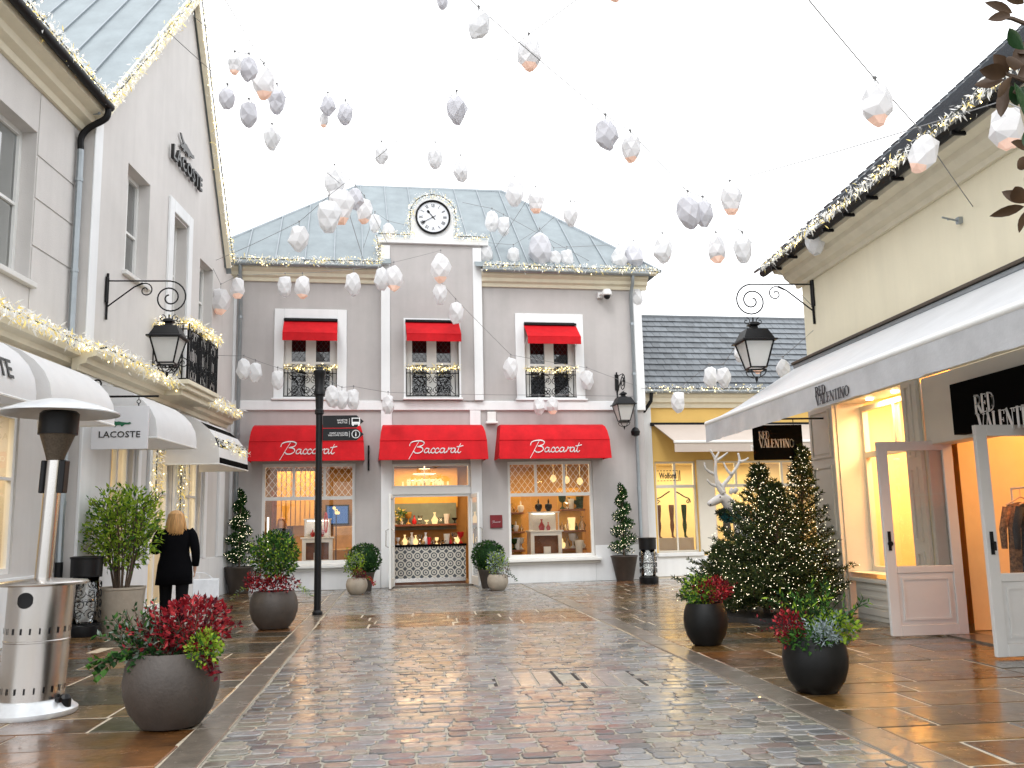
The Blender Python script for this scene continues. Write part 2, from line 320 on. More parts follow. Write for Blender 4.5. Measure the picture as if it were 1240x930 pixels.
def solo(mb, name, mats, label, cat, group=None, **k):
    o = mb.build(name, mats, None, **k); tag(o, label, cat, group); return o
def structure(mb, name, mats, **k): return mb.build(name, mats, None, kind='structure', **k)
def piece(mesh, name, parent, loc, rot=None):   # one more object sharing a mesh
    o = bpy.data.objects.new(name, mesh); col.objects.link(o); o.parent = parent; o.location = Vector(loc)-rootloc(parent)
    if rot is not None: o.rotation_euler = rot
    return o
def copy_tree(o, parent=None):
    c = o.copy(); col.objects.link(c); c.parent = parent
    for ch in list(o.children): copy_tree(ch, c)
    return c
def rail(pts, n=4):      # smooth a polyline (Catmull-Rom)
    P = [Vector(p) for p in pts]; out = []
    for i in range(len(P)-1):
        a = P[max(i-1, 0)]; b = P[i]; c = P[i+1]; d = P[min(i+2, len(P)-1)]
        for k in range(n):
            t = k/n; out.append(.5*((2*b) + (c-a)*t + (2*a-5*b+4*c-d)*t*t + (-a+3*b-3*c+d)*t**3))
    out.append(P[-1]); return out
def spiral(cx, cz, r0, r1, a0, turns, y=0, n=22):
    return [(cx+(r0+(r1-r0)*i/n)*cos(a0+turns*2*pi*i/n), y, cz+(r0+(r1-r0)*i/n)*sin(a0+turns*2*pi*i/n)) for i in range(n+1)]
# ---- walls with openings, in wall coordinates (u, depth, z)
def holes_wall(mb, u0, u1, z0, z1, holes, thick=.3, mi=0, d=0, rmi=None):
    rmi = mi if rmi is None else rmi
    us = sorted(set([u0, u1]+[h[0] for h in holes]+[h[1] for h in holes])); zs = sorted(set([z0, z1]+[h[2] for h in holes]+[h[3] for h in holes]))
    us = [u for u in us if u0 <= u <= u1]; zs = [z for z in zs if z0 <= z <= z1]
    for i in range(len(us)-1):
        for j in range(len(zs)-1):
            cu = (us[i]+us[i+1])/2; cz = (zs[j]+zs[j+1])/2
            if any(h[0] < cu < h[1] and h[2] < cz < h[3] for h in holes): continue
            mb.add([(us[i], d, zs[j]), (us[i+1], d, zs[j]), (us[i+1], d, zs[j+1]), (us[i], d, zs[j+1])], [(0, 1, 2, 3)], mi)
    for (a, b, c, e) in holes:
        y = d+thick
        mb.add([(a, d, c), (b, d, c), (b, y, c), (a, y, c)], [(0, 1, 2, 3)], rmi); mb.add([(a, d, e), (b, d, e), (b, y, e), (a, y, e)], [(3, 2, 1, 0)], rmi)
        mb.add([(a, d, c), (a, d, e), (a, y, e), (a, y, c)], [(3, 2, 1, 0)], rmi); mb.add([(b, d, c), (b, d, e), (b, y, e), (b, y, c)], [(0, 1, 2, 3)], rmi)
def frame(mb, u0, u1, z0, z1, w, d0, d1, mi=0, wb=None, wt=None):   # picture frame of four butted boards
    wb = w if wb is None else wb; wt = w if wt is None else wt
    mb.box(u0, d0, z0, u0+w, d1, z1, mi); mb.box(u1-w, d0, z0, u1, d1, z1, mi)
    if wb: mb.box(u0+w, d0, z0, u1-w, d1, z0+wb, mi)
    if wt: mb.box(u0+w, d0, z1-wt, u1-w, d1, z1, mi)
def sweep(mb, prof, u0, u1, mi=0):  # prof: list of (d, z) closed polygon
    mb.prism(prof, u0, u1, axis=0, mi=mi)
def text(parent, name, s, Wm, u, z, d, h, m, align='CENTER', ext=.004, bold=0, sx=1., space=1.0, label=None, shear=0):
    c = bpy.data.curves.new(name, 'FONT'); c.body = s; c.size = 1; c.extrude = ext/max(h, .01)/1.4; c.align_x = align; c.offset = bold; c.resolution_u = 2; c.space_character = space; c.shear = shear
    t = bpy.data.objects.new('tmp', c); col.objects.link(t); dg = bpy.context.evaluated_depsgraph_get(); dg.update()
    me = bpy.data.meshes.new_from_object(t.evaluated_get(dg)); bpy.data.objects.remove(t)
    k = h/.70
    Ml = Wm @ Matrix(((k*sx, 0, 0, u), (0, 0, -k, d), (0, k, 0, z), (0, 0, 0, 1)))
    me.transform(Matrix.Translation(-rootloc(parent)) @ Ml); me.materials.clear(); me.materials.append(M[m]); me.name = name
    o = bpy.data.objects.new(name, me); col.objects.link(o); o.parent = parent
    if label: o['label'] = label
    return o
def ribbon(mb, pts, w, d=0, thick=.004, nib=None, sm=5, mi=0):   # pen stroke in the (u,z) plane
    P = rail([(p[0], 0, p[1]) for p in pts], sm) if len(pts) > 2 and sm else [Vector((p[0], 0, p[1])) for p in pts]
    for i in range(len(P)-1):
        a, b = P[i], P[i+1]; t = b-a
        if t.length < 1e-7: continue
        t.normalize(); nn = Vector((-t.z, 0, t.x))
        ww = w if nib is None else w*(.35+.65*abs(nn.x*cos(nib)+nn.z*sin(nib)))
        e = t*ww*.25; a2 = a-e; b2 = b+e; o = nn*ww/2
        q = [a2-o, b2-o, b2+o, a2+o]
        vs = [(p.x, d, p.z) for p in q]+[(p.x, d+thick, p.z) for p in q]
        mb.add(vs, [(0, 1, 2, 3), (4, 7, 6, 5), (0, 4, 5, 1), (1, 5, 6, 2), (2, 6, 7, 3), (3, 7, 4, 0)], mi)
BAC = [[(-.62,-.8),(-.2,-.1),(.3,.8),(.72,1.5)], [(-.5,.95),(-.35,1.35),(.2,1.58),(1.0,1.62),(1.45,1.38),(1.2,1.0),(.55,.82)], [(.55,.82),(1.1,.72),(1.25,.35),(.8,.02),(.3,.0),(.05,.2)],
 [(2.05,.55),(1.75,.62),(1.48,.35),(1.5,.05),(1.75,.05),(1.98,.3),(2.1,.6),(2.0,.15),(2.15,.0),(2.35,.2)],
 [(2.85,.5),(2.68,.64),(2.4,.42),(2.35,.1),(2.6,-.02),(2.9,.2)], [(3.4,.5),(3.23,.64),(2.95,.42),(2.9,.1),(3.15,-.02),(3.45,.2)],
 [(4.15,.55),(3.85,.62),(3.55,.35),(3.58,.05),(3.85,.05),(4.05,.3),(4.2,.6),(4.08,.15),(4.2,.0),(4.45,.25)], [(4.4,0),(4.6,.35),(4.72,.66),(4.8,.5),(5.05,.62),(5.1,.5)],
 [(5.6,.55),(5.3,.62),(5.02,.35),(5.05,.05),(5.3,.05),(5.5,.3),(5.65,.6),(5.55,.15),(5.65,.0),(5.85,.2)], [(6.35,1.25),(6.1,.7),(5.92,.15),(6.1,-.02),(6.35,.15)], [(5.85,.8),(6.2,.84),(6.65,.95)]]
def baccarat(mb, u, z, wdt, d, w=.16):
    k = wdt/7.3
    for st in BAC: ribbon(mb, [(u+(p[0]-3.0)*k, z+p[1]*k) for p in st], w*k*1.0, d, nib=radians(60))
A_, a_ = .17, .045   # thick and thin pen
def gl(ch):
    V = [((.14, 0), (.14, 1), A_)]
    def ser(x, y): return ((x-.11, y), (x+.11, y), a_)
    return {
     'R': (.62, V+[ser(.14, 0.02), ser(.14, .98)]+[[(.14, .97), (.4, .97), (.52, .75), (.4, .52), (.14, .5), a_+.05], [(.47, .88), (.52, .75), (.47, .6), A_-.03], ((.32, .5), (.60, .02), A_)]),
     'E': (.54, V+[((.05, .02), (.5, .02), a_), ((.05, .98), (.48, .98), a_), ((.14, .52), (.38, .52), a_), ((.49, .02), (.49, .2), a_), ((.47, .8), (.47, .98), a_), ((.38, .42), (.38, .62), a_)]),
     'D': (.66, V+[((.05, .02), (.3, .02), a_), ((.05, .98), (.3, .98), a_), [(.3, .98), (.5, .88), (.57, .5), (.5, .12), (.3, .02), a_+.03], [(.53, .75), (.56, .5), (.53, .25), A_]]),
     'V': (.62, [((.08, 1), (.33, 0), A_), ((.58, 1), (.35, 0), a_), ser(.08, .98), ser(.58, .98)]),
     'A': (.62, [((.06, 0), (.30, 1), a_), ((.28, 1), (.54, 0), A_), ((.14, .33), (.44, .33), a_), ser(.07, .02), ser(.54, .02)]),
     'L': (.52, V+[((.05, .02), (.48, .02), a_), ((.47, .02), (.47, .24), a_), ser(.14, .98)]),
     'N': (.68, [((.12, 0), (.12, 1), a_), ((.12, 1), (.54, 0), A_), ((.56, 0), (.56, 1), a_), ser(.1, .98), ser(.12, .02), ser(.56, .98)]),
     'T': (.56, [((.28, 0), (.28, 1), A_), ((.02, .98), (.54, .98), a_), ((.03, .8), (.03, .98), a_), ((.53, .8), (.53, .98), a_), ser(.28, .02)]),
     'I': (.3, V+[ser(.14, .02), ser(.14, .98)]),
     'O': (.68, [[(.34, .99), (.12, .8), (.08, .5), (.12, .2), (.34, .01), (.56, .2), (.6, .5), (.56, .8), (.34, .99), a_+.03], [(.1, .75), (.08, .5), (.1, .25), A_-.02], [(.58, .75), (.6, .5), (.58, .25), A_-.02]]),
    }[ch]
def didone(mb, s, u, z, h, d, sx=1.0, step=1.0):
    x = u
    for ch in s:
        w, st = gl(ch)
        for q in st:
            pts = [(x+p[0]*h*sx, z+p[1]*h) for p in q[:-1]]
            ribbon(mb, pts, q[-1]*h*(sx*.7+.3), d, sm=3 if len(pts) > 2 else 0)
        x += w*h*sx*step
    return x-u
# ---- foliage
def leaves(mb, c, rad, n, size, mis, R, shell=.55, up=.3, asp=.5, flat=False, bottom=-1.):
    for _ in range(n):
        while True:
            q = Vector((R.uniform(-1, 1), R.uniform(-1, 1), R.uniform(-1, 1)))
            l = q.length
            if .02 < l <= 1 and q.z >= bottom: break
        q = q/l * (shell+(1-shell)*R.random()) if R.random() < .75 else q
        p = Vector((c[0]+q.x*rad[0], c[1]+q.y*rad[1], c[2]+q.z*rad[2]))
        dr = (q*1.0 + Vector((R.gauss(0, .6), R.gauss(0, .6), R.gauss(up, .6)))).normalized()
        leaf(mb, p, dr, size*R.uniform(.6, 1.3), R.choice(mis), R, asp)
def leaf(mb, p, dr, L, mi, R, asp=.5):
    sd_ = dr.cross(Vector((R.gauss(0, 1), R.gauss(0, 1), R.gauss(0, 1)))); 
    if sd_.length < 1e-5: return
    sd_.normalize(); nn = dr.cross(sd_)
    w = L*asp*.5; t = p+dr*L; m = p+dr*L*.45
    mb.add([p, m+sd_*w+nn*w*.3, t, m-sd_*w+nn*w*.3], [(0, 1, 2), (0, 2, 3)], mi)
def spray(mb, p, dr, L, n, size, mis, R, stem_mi=None, asp=.5, droop=.3):   # a twig with leaves along it
    q = Vector(p); dr = Vector(dr).normalized(); pts = [q.copy()]
    for i in range(n):
        q = q+dr*L/n; dr = (dr+Vector((R.gauss(0, .10), R.gauss(0, .10), -droop/n))).normalized(); pts.append(q.copy())
        for sgn in (-1, 1):
            sdv = dr.cross(Vector((0, 0, 1))); sdv = sdv.normalized() if sdv.length > .05 else Vector((1, 0, 0))
            rot = Matrix.Rotation(R.uniform(0, 6.28), 3, dr) @ sdv
            leaf(mb, q, (dr*.7+rot*sgn*.9+Vector((0, 0, .2))).normalized(), size*R.uniform(.7, 1.25), R.choice(mis), R, asp)
    if stem_mi is not None: mb.tube(pts, size*.05+.002, 3, stem_mi, cap=False)
# ---- fairy light garland along a path
def garland(path, label, R, dens=70, size=.10, hang=(0, 0, -1), group='light garlands along the eaves and cornices', spread=.05, ylw=.4, parent=None, nb=14):
    path = [Vector(p) for p in path]; o0 = path[0]
    if parent is None: t = thing('light_garland', label, 'light garland', o0, group)
    else: t = parent
    MB0 = MB(); MB0.tube(path, .012, 4); MB0.build('cable', 'cable', t)
    tn = MB(); bl = MB()
    for a, b in zip(path[:-1], path[1:]):
        L = (b-a).length; ax = (b-a).normalized()
        for _ in range(int(L*dens*2.1)):
            p = a+(b-a)*R.random()+Vector((R.gauss(0, spread), R.gauss(0, spread), R.gauss(0, spread)))
            dr = (Vector((R.gauss(0, .8), R.gauss(0, .8), R.gauss(0, .8)))+Vector(hang)*.7).normalized()
            leaf(tn, p, dr, size*R.uniform(.45, 1.15), 1 if R.random() < ylw*.62 else 0, R, .22)
        for _ in range(int(L*nb)):
            p = a+(b-a)*R.random()+Vector((R.gauss(0, spread), R.gauss(0, spread), R.gauss(-.02, spread)))
            r = .011; bl.add([p+Vector(v)*r for v in ((1,0,0),(-1,0,0),(0,1,0),(0,-1,0),(0,0,1),(0,0,-1.6))], [(0,2,4),(2,1,4),(1,3,4),(3,0,4),(2,0,5),(1,2,5),(3,1,5),(0,3,5)])
    tn.build('tinsel', ['tinsel', 'tinsely'], t, kind='stuff', recalc=False); bl.build('bulbs', 'bulb', t, kind='stuff', recalc=False)
    return t
def area(name, p, sx, sy, e, c, parent=None, rot=(0, 0, 0)):
    l = bpy.data.lights.new(name, 'AREA'); l.shape = 'RECTANGLE'; l.size = sx; l.size_y = sy; l.energy = e; l.color = c
    o = bpy.data.objects.new(name, l); col.objects.link(o); o.location = p; o.rotation_euler = rot; return o
# ================================================================== GROUND
mb = MB(); mb.add([(-250, -250, -.06), (250, -250, -.06), (250, 400, -.06), (-250, 400, -.06)], [(0, 1, 2, 3)])
structure(mb, 'ground', 'asphalt', recalc=False)
XKL = lambda y: -1.60-.035*(y-5.9)      # outer edge of the left kerb
XKR = lambda y: 2.92-.027*(y-5.33)
road = bpy.data.objects.new('cobbled_road', bpy.data.meshes.new('cobbled_road')); col.objects.link(road); road['kind'] = 'structure'; road['_r'] = [0, 0, 0]
road.data.from_pydata([(XKL(1)+.1, 1, -.009), (XKR(1)-.1, 1, -.009), (XKR(22.3)-.1, 22.3, -.009), (XKL(22.3)+.1, 22.3, -.009)], [], [(0, 1, 2, 3)]); road.data.materials.append(M['joint'])
def cobble_shape(w, l, R):
    c = .026; o = []
    for (x, y) in [(w/2-c, -l/2), (w/2, -l/2+c), (w/2, l/2-c), (w/2-c, l/2), (-w/2+c, l/2), (-w/2, l/2-c), (-w/2, -l/2+c), (-w/2+c, -l/2)]:
        o.append((x+R.gauss(0, .003), y+R.gauss(0, .003)))
    tx, ty = R.gauss(0, .007), R.gauss(0, .007)
    def zt(x, y, z): return z+x*tx+y*ty
    vs = [(x, y, -.03) for x, y in o]+[(x, y, zt(x, y, -.004)) for x, y in o]+[(x*.93, y*.885, zt(x, y, .0005)) for x, y in o]
    fs = [(i, (i+1) % 8, (i+1) % 8+8, i+8) for i in range(8)]+[(i+8, (i+1) % 8+8, (i+1) % 8+16, i+16) for i in range(8)]+[tuple(range(16, 24))]
    return vs, fs
R = random.Random(11)
covers = []
for (a, b, c, d) in [(600, 832, 686, 811), (708, 832, 790, 811)]:
    p = G(a, b); q = G(c, d); r_ = G(a, d); covers.append((p.x, G(c, b).x, p.y, q.y))
stones = []
y = 2.0; row = 0
while y < 21.75:
    l = .138*R.uniform(.92, 1.08)
    if 13.25 < y < 15.35: y = 15.36; continue
    x = XKL(y)+.25+R.uniform(-.1, 0); xe = XKR(y)-.29
    x = max(x, XKL(y)+.25); 
    while x < xe-.03:
        w = R.choice((.14, .17, .19, .21, .24)); 
        if xe-(x+w) < .09: w = xe-x
        cx, cy = x+w/2, y+l/2+.02*sin(x*1.3+row)
        if not any(c[0]-.02 < cx < c[1]+.02 and c[2] < cy < c[3] for c in covers): stones.append((cx, cy, w-.013, l-.014))
        x += w
    y += l; row += 1
def seen(p):
    v = Vector(p)-CO; d = v.dot(Fv)
    return d > 0 and -20 < 620+FPX*v.dot(Rv)/d < 1260 and 465-FPX*v.dot(Uv)/d < 945
vis = sorted([s for s in stones if seen((s[0], s[1], 0))], key=lambda s: s[1])
near = set(id(s) for s in vis[:298])
variants = []
for k in range(64):
    vs, fs = cobble_shape(.2, .124, R); me = bpy.data.meshes.new('cobblestone'); me.from_pydata(vs, [], fs); me.materials.append(M['cobble'])
    at = me.attributes.new('tint', 'FLOAT', 'POINT'); at.data.foreach_set('value', [(k % 16+.5)/16]*len(vs)); variants.append(me)
far = MB()
for s in stones:
    if id(s) in near:
        o = piece(R.choice(variants), 'cobblestone', road, (s[0], s[1], R.gauss(0, .0014)), (0, 0, R.gauss(0, .012))); o.scale = (s[2]/.2, s[3]/.124, 1)
    else:
        vs, fs = cobble_shape(s[2], s[3], R); dz = R.gauss(0, .0014); far.add([(v[0]+s[0], v[1]+s[1], v[2]+dz) for v in vs], fs); far.tint += [R.random()]*len(vs)
far.build('cobblestones_beyond', 'cobble', road, kind='stuff', recalc=False)
# flat print of stone slabs
def slab(parent, name, pts, m, R, h=.0, th_=.04, tilt=.0028, ch=.006):
    cx = sum(p[0] for p in pts)/len(pts); cy = sum(p[1] for p in pts)/len(pts); a, b = R.gauss(0, tilt), R.gauss(0, tilt); dz = R.gauss(0, .0015)
    n = len(pts); f = lambda x, y, z: (x, y, h+z+dz+(x-cx)*a+(y-cy)*b)
    q = [(x+R.gauss(0, .004), y+R.gauss(0, .004)) for x, y in pts]
    mb = MB(); vs = [(x, y, h-th_) for x, y in q]+[f(x, y, -ch) for x, y in q]
    vs += [f(x-ch*(1 if x > cx else -1), y-ch*(1 if y > cy else -1), 0) for x, y in q]
    fs = [(i, (i+1) % n, (i+1) % n+n, i+n) for i in range(n)]+[(i+n, (i+1) % n+n, (i+1) % n+2*n, i+2*n) for i in range(n)]+[tuple(range(2*n, 3*n))]
    mb.add(vs, fs); return mb.build(name, m, parent, recalc=False)
def paving(parent, xl, xr, y0, y1, R, rows=(.44, .54, .62), wid=(.5, .7, .9, 1.05, 1.2), mats=('slabm', 'slabm', 'slabo', 'slabg'), name='flagstone'):
    y = y0
    while y < y1-.05:
        l = R.choice(rows); l = min(l, y1-y); l = y1-y if y1-y-l < .2 else l
        x = xl(y+l/2)+0.; x0 = min(xl(y), xl(y+l)); xe = xr(y+l/2); first = True
        x -= 0
        while x < xe-.02:
            w = R.choice(wid)
            if first: w *= R.uniform(.4, 1)
            if xe-(x+w) < .25: w = xe-x
            g = .011
            sk_ = R.gauss(0, .01)
            slab(parent, name, [(x+g, y+g), (x+w-g, y+g), (x+w-g, y+l-g), (x+g, y+l-g)], R.choice(mats), R)
            x += w; first = False
        y += l
def bed(name, pts, m='jointd', z=-.005):
    o = bpy.data.objects.new(name, bpy.data.meshes.new(name)); col.objects.link(o); o['kind'] = 'structure'; o['_r'] = [0, 0, 0]
    o.data.from_pydata([(p[0], p[1], z) for p in pts], [], [tuple(range(len(pts)))]); o.data.materials.append(M[m]); return o
lp = bed('left_pavement', [(-6, 3), (XKL(3), 3), (XKL(21.6), 21.6), (-4.9, 21.8)])
paving(lp, lambda y: -5.25 if y < 13.4 else -5.0+.03*(y-13.6), lambda y: XKL(y)-.004, 4.6, 21.6, R)
rp = bed('right_pavement', [(XKR(3), 3), (6.6, 3), (6.6, 13.3), (12, 13.3), (12, 25.2), (XKR(22.6)+.2, 22.6), (XKR(22), 22)])
paving(rp, lambda y: XKR(y)+.004, lambda y: 5.92, 4.6, 13.6, R)
paving(rp, lambda y: XKR(y)+.004, lambda y: 8.4, 13.6, 22.3, R, wid=(.65, .8, .95, 1.1))
cb = bed('cross_pavement', [(XKL(13.2)+.2, 13.2), (XKR(13.2)-.2, 13.2), (XKR(15.4)-.2, 15.4), (XKL(15.4)+.2, 15.4)], z=-.004)
paving(cb, lambda y: XKL(y)+.25, lambda y: XKR(y)-.29, 13.27, 15.34, R, rows=(.52, .68), wid=(.8, 1.0, 1.2), mats=('slabo', 'slabo', 'slabm'))
fp = bed('shopfront_pavement', [(-4.7, 21.62), (8, 21.62), (8, 24), (-4.7, 24)], z=-.007)
FY = lambda x: 21.9+(x+4.58)*.0875
xx = -4.6
while xx < 8.2:
    w = R.choice((.6, .8, 1.0)); 
    x2 = xx+w; ya, yb = (22.25 if xx > 2.3 else 21.78), (22.25 if x2 > 2.3 else 21.78)
    if FY(xx)-ya > .05: slab(fp, 'flagstone', [(xx+.008, ya), (x2-.008, yb), (x2-.008, FY(x2)), (xx+.008, FY(xx))], R.choice(('slabg', 'kerb')), R)
    xx = x2
def kerbline(name, xo, wd, y0, y1):
    o = bed(name, [(xo(y0), y0), (xo(y0)+wd, y0), (xo(y1)+wd, y1), (xo(y1), y1)], z=-.003)
    y = y0
    while y < y1:
        l = R.uniform(.7, 1.15); slab(o, 'kerb_stone', [(xo(y)+.006, y+.006), (xo(y)+wd-.006, y+.006), (xo(y+l)+wd-.006, y+l-.006), (xo(y+l)+.006, y+l-.006)], 'kerb', R, h=.006, tilt=.001); y += l
kerbline('left_kerb', lambda y: XKL(y), .24, 3.2, 21.3)
kerbline('right_kerb', lambda y: XKR(y)-.28, .28, 3.2, 21.9)
for i, c in enumerate(covers):
    t = thing('manhole_cover', ['left one of two paved steel manhole covers set in the cobbles', 'right one of two paved steel manhole covers set in the cobbles'][i], 'manhole cover', (c[0], c[2], 0), 'manhole covers in the cobbles')
    x0, x1, y0, y1 = c; n = 3
    for (a, b) in ((x0, x0+.028), (x1-.028, x1)): mb = MB(); mb.box(a, y0, -.03, b, y1, -.004); mb.build('drain_slot', 'iron', t)
    for k in range(n):
        a = x0+.04+(x1-x0-.08)*k/n; b = x0+.04+(x1-x0-.08)*(k+1)/n
        slab(t, 'infill_stone', [(a+.006, y0+.006), (b-.006, y0+.006), (b-.006, y1-.006), (a+.006, y1-.006)], 'granite', R, ch=.003)
# ================================================================== CLOCK HOUSE (centre)
def shop_window_frame(parent, Wm, u0, u1, z0, z1, zt, cols, m='wpaint', d=.06, w=.07, lower=1):
    mb = MB(Wm); frame(mb, u0, u1, z0, z1, w, d, d+.08)
    mb.box(u0+w, d+.001, zt-.04, u1-w, d+.079, zt+.04)
    for k in range(1, cols):
        u = u0+(u1-u0)*k/cols; mb.box(u-.03, d+.002, zt+.04, u+.03, d+.078, z1-w)
    o = mb.build('shop_window', m, parent)
    cells = [(u0+w, u1-w, z0+w, zt-.04)] if lower == 1 else []
    if lower == 2:
        um = (u0+u1)/2; mb2 = MB(Wm); mb2.box(um-.02, d+.003, z0+w, um+.02, d+.077, zt-.04); mb2.build('mullion', m, o); cells += [(u0+w, um-.02, z0+w, zt-.04), (um+.02, u1-w, z0+w, zt-.04)]
    for k in range(cols):
        a = u0+(u1-u0)*k/cols+(w if k == 0 else .03); b = u0+(u1-u0)*(k+1)/cols-(w if k == cols-1 else .03); cells.append((a, b, zt+.04, z1-w))
    for (a, b, c, e) in cells:
        g = MB(Wm); g.add([(a, d+.04, c), (b, d+.04, c), (b, d+.04, e), (a, d+.04, e)], [(0, 1, 2, 3)]); g.build('pane', 'glass', o, recalc=False)
    return o, cells
def lattice(parent, Wm, a, b, c, e, d, m, s=.14, r=.006, slope=1.3):
    mb = MB(Wm)
    for sg in (1, -1):
        k = -int((b-a+e-c)/s)-2
        while k < (b-a+e-c)/s+4:
            pts = []
            x0 = a+k*s   # line x = x0 + sg*(z-c)/slope
            zs = []
            for z in (c, e):
                zs.append((x0+sg*(z-c)/slope, z))
            (xa, za), (xb, zb) = zs
            # clip in x
            def clip(xa, za, xb, zb):
                P = [(xa, za), (xb, zb)]
                for lim, s2 in ((a, 1), (b, -1)):
                    i0 = (P[0][0]-lim)*s2 >= 0; i1 = (P[1][0]-lim)*s2 >= 0
                    if not i0 and not i1: return None
                    if i0 != i1:
                        t = (lim-P[0][0])/(P[1][0]-P[0][0]); q = (lim, P[0][1]+t*(P[1][1]-P[0][1]))
                        if i0: P[1] = q
                        else: P[0] = q
                return P
            P = clip(xa, za, xb, zb)
            if P and hypot(P[0][0]-P[1][0], P[0][1]-P[1][1]) > .02: mb.tube([(P[0][0], d, P[0][1]), (P[1][0], d, P[1][1])], r, 4)
            k += 1
    return mb.build('lattice', m, parent)
def room(parent, Wm, u0, u1, d0, d1, z1, wm, fm='tanf', z0=.02, cm=None):
    a = MB(Wm); a.add([(u0, d0, z0), (u0, d1, z0), (u1, d1, z0), (u1, d0, z0), (u0, d0, z1), (u0, d1, z1), (u1, d1, z1), (u1, d0, z1)], [(0, 1, 5, 4), (1, 2, 6, 5), (2, 3, 7, 6)])
    a.build('interior_wall', wm, parent, recalc=False)
    b = MB(Wm); b.add([(u0, d0, z0), (u0, d1, z0), (u1, d1, z0), (u1, d0, z0)], [(0, 3, 2, 1)]); b.build('interior_floor', fm, parent, recalc=False)
    c = MB(Wm); c.add([(u0, d0, z1), (u0, d1, z1), (u1, d1, z1), (u1, d0, z1)], [(0, 1, 2, 3)]); c.build('interior_ceiling', cm or wm, parent, recalc=False)
def spots(parent, Wm, pts, z):
    for (u, d) in pts:
        mb = MB(Wm); mb.lathe([(.05, 0), (.05, .02)], (u, d, z-.025), 8); mb.build('ceiling_spot', 'downl', parent)
def light(Wm, u, d, z, sx, sy, e, c=(1, .74, .42)):
    p = Wm @ Vector((u, d, z)); o = area('shop_ceiling_lamp', p, sx, sy, e, c); o.rotation_euler = (0, 0, atan2(Wm[1][0], Wm[0][0])); return o
FM = FAC.M
B = thing('clock_house', 'two storey taupe building with hipped zinc roof and a raised centre bay with clock', 'building', FAC.P(4.9, 0, 0))
OPN = [(1.17, 2.42, 4.52, 6.42), (4.07, 5.37, 4.52, 6.42), (7.05, 8.38, 4.52, 6.42), (.72, 2.87, .60, 2.93), (6.55, 8.70, .60, 2.93), (3.74, 5.63, .0, 2.17), (3.74, 5.63, 2.33, 2.90)]
mb = MB(FM); holes_wall(mb, -.9, 10.1, 0, 7.55, OPN, .26); mb.add([(10.1, 0, 0), (10.1, 8.4, 0), (10.1, 8.4, 7.5), (10.1, 0, 7.5)], [(0, 1, 2, 3)])
mb.add([(-.9, 8.4, 0), (10.1, 8.4, 0), (10.1, 8.4, 7.5), (-.9, 8.4, 7.5)], [(0, 1, 2, 3)]); mb.add([(-.9, 0, 0), (-.9, 8.4, 0), (-.9, 8.4, 7.5), (-.9, 0, 7.5)], [(0, 1, 2, 3)])
mb.build('wall', 'stucco', B, recalc=False)
def bx(parent, name, m, Wm, *boxes, bevel=0, label=None):
    mb = MB(Wm)
    for b in boxes: mb.box(*b)
    return mb.build(name, m, parent, bevel=bevel, label=label)
for q_ in ((-.3, .718, .85), (.722, 2.868, .5), (2.872, 3.465, .85), (5.97, 6.548, .42), (6.552, 8.698, .5), (8.702, 10.12, .85)): bx(B, 'plinth', 'white', FM, (q_[0], -.03, 0, q_[1], 0, q_[2]), bevel=.004)
bx(B, 'string_course', 'white', FM, (-.3, -.07, 4.2, 10.14, -.001, 4.43), bevel=.01)
for (a, b) in ((-.36, .06), (9.93, 10.15)): bx(B, 'corner_pilaster', 'white', FM, (a, -.05, 4.43, b, 0, 7.34), bevel=.008)
for (a, b) in ((-.36, .06),): bx(B, 'corner_pilaster', 'white', FM, (a, -.05, .85, b, 0, 4.2), bevel=.008)
# centre bay
mb = MB(FM); holes_wall(mb, 3.47, 5.97, 4.43, 8.36, [(4.07, 5.37, 4.52, 6.42)], .2, d=-.12)
mb.add([(3.47, -.12, 4.43), (3.47, .6, 4.43), (3.47, .6, 8.36), (3.47, -.12, 8.36)], [(0, 1, 2, 3)]); mb.add([(5.97, -.12, 4.43), (5.97, .6, 4.43), (5.97, .6, 8.36), (5.97, -.12, 8.36)], [(0, 1, 2, 3)])
mb.build('centre_bay', 'stucco', B, recalc=False)
for (a, b) in ((3.47, 3.69), (5.75, 5.97)): bx(B, 'bay_pilaster', 'white', FM, (a, -.17, 4.43, b, -.121, 8.3), bevel=.008)
bx(B, 'bay_pilaster', 'white', FM, (3.47, -.06, 0, 3.735, -.001, 4.2), bevel=.008); bx(B, 'bay_pilaster', 'white', FM, (5.635, -.06, 0, 5.9, -.001, 4.2), bevel=.008)
bx(B, 'coping', 'white', FM, (3.38, -.20, 8.36, 6.15, .7, 8.50), bevel=.012)
mb = MB(FM); pr = [(4.24, 8.50), (5.28, 8.50)]+[(4.76+.52*cos(pi*k/20), 9.06+.52*sin(pi*k/20)) for k in range(21)]
mb.prism(pr, -.16, .5, axis=1); mb.build('clock_block', 'white', B)
# cornice each side
for (a, b) in ((-.6, 3.47), (5.97, 10.3)):
    mb = MB(FM); sweep(mb, [(0, 7.34), (-.06, 7.34), (-.08, 7.42), (-.16, 7.46), (-.18, 7.54), (-.28, 7.60), (-.30, 7.70), (0, 7.70)], a, b); mb.build('cornice', 'cream', B)
    mb = MB(FM); mb.tube([(a, -.36, 7.70), (b, -.36, 7.70)], .07, 10); mb.build('gutter', 'zincd', B, smooth=40)
mb = MB(FM); sweep(mb, [(-.3, 7.66), (-.36, 7.70), (-.36, 7.76), (0, 7.76)], 5.97, 10.5); sweep(mb, [(-.3, 7.66), (-.36, 7.70), (-.36, 7.76), (0, 7.76)], -1.0, 3.47); mb.build('eaves_board', 'cream', B, kind='stuff')
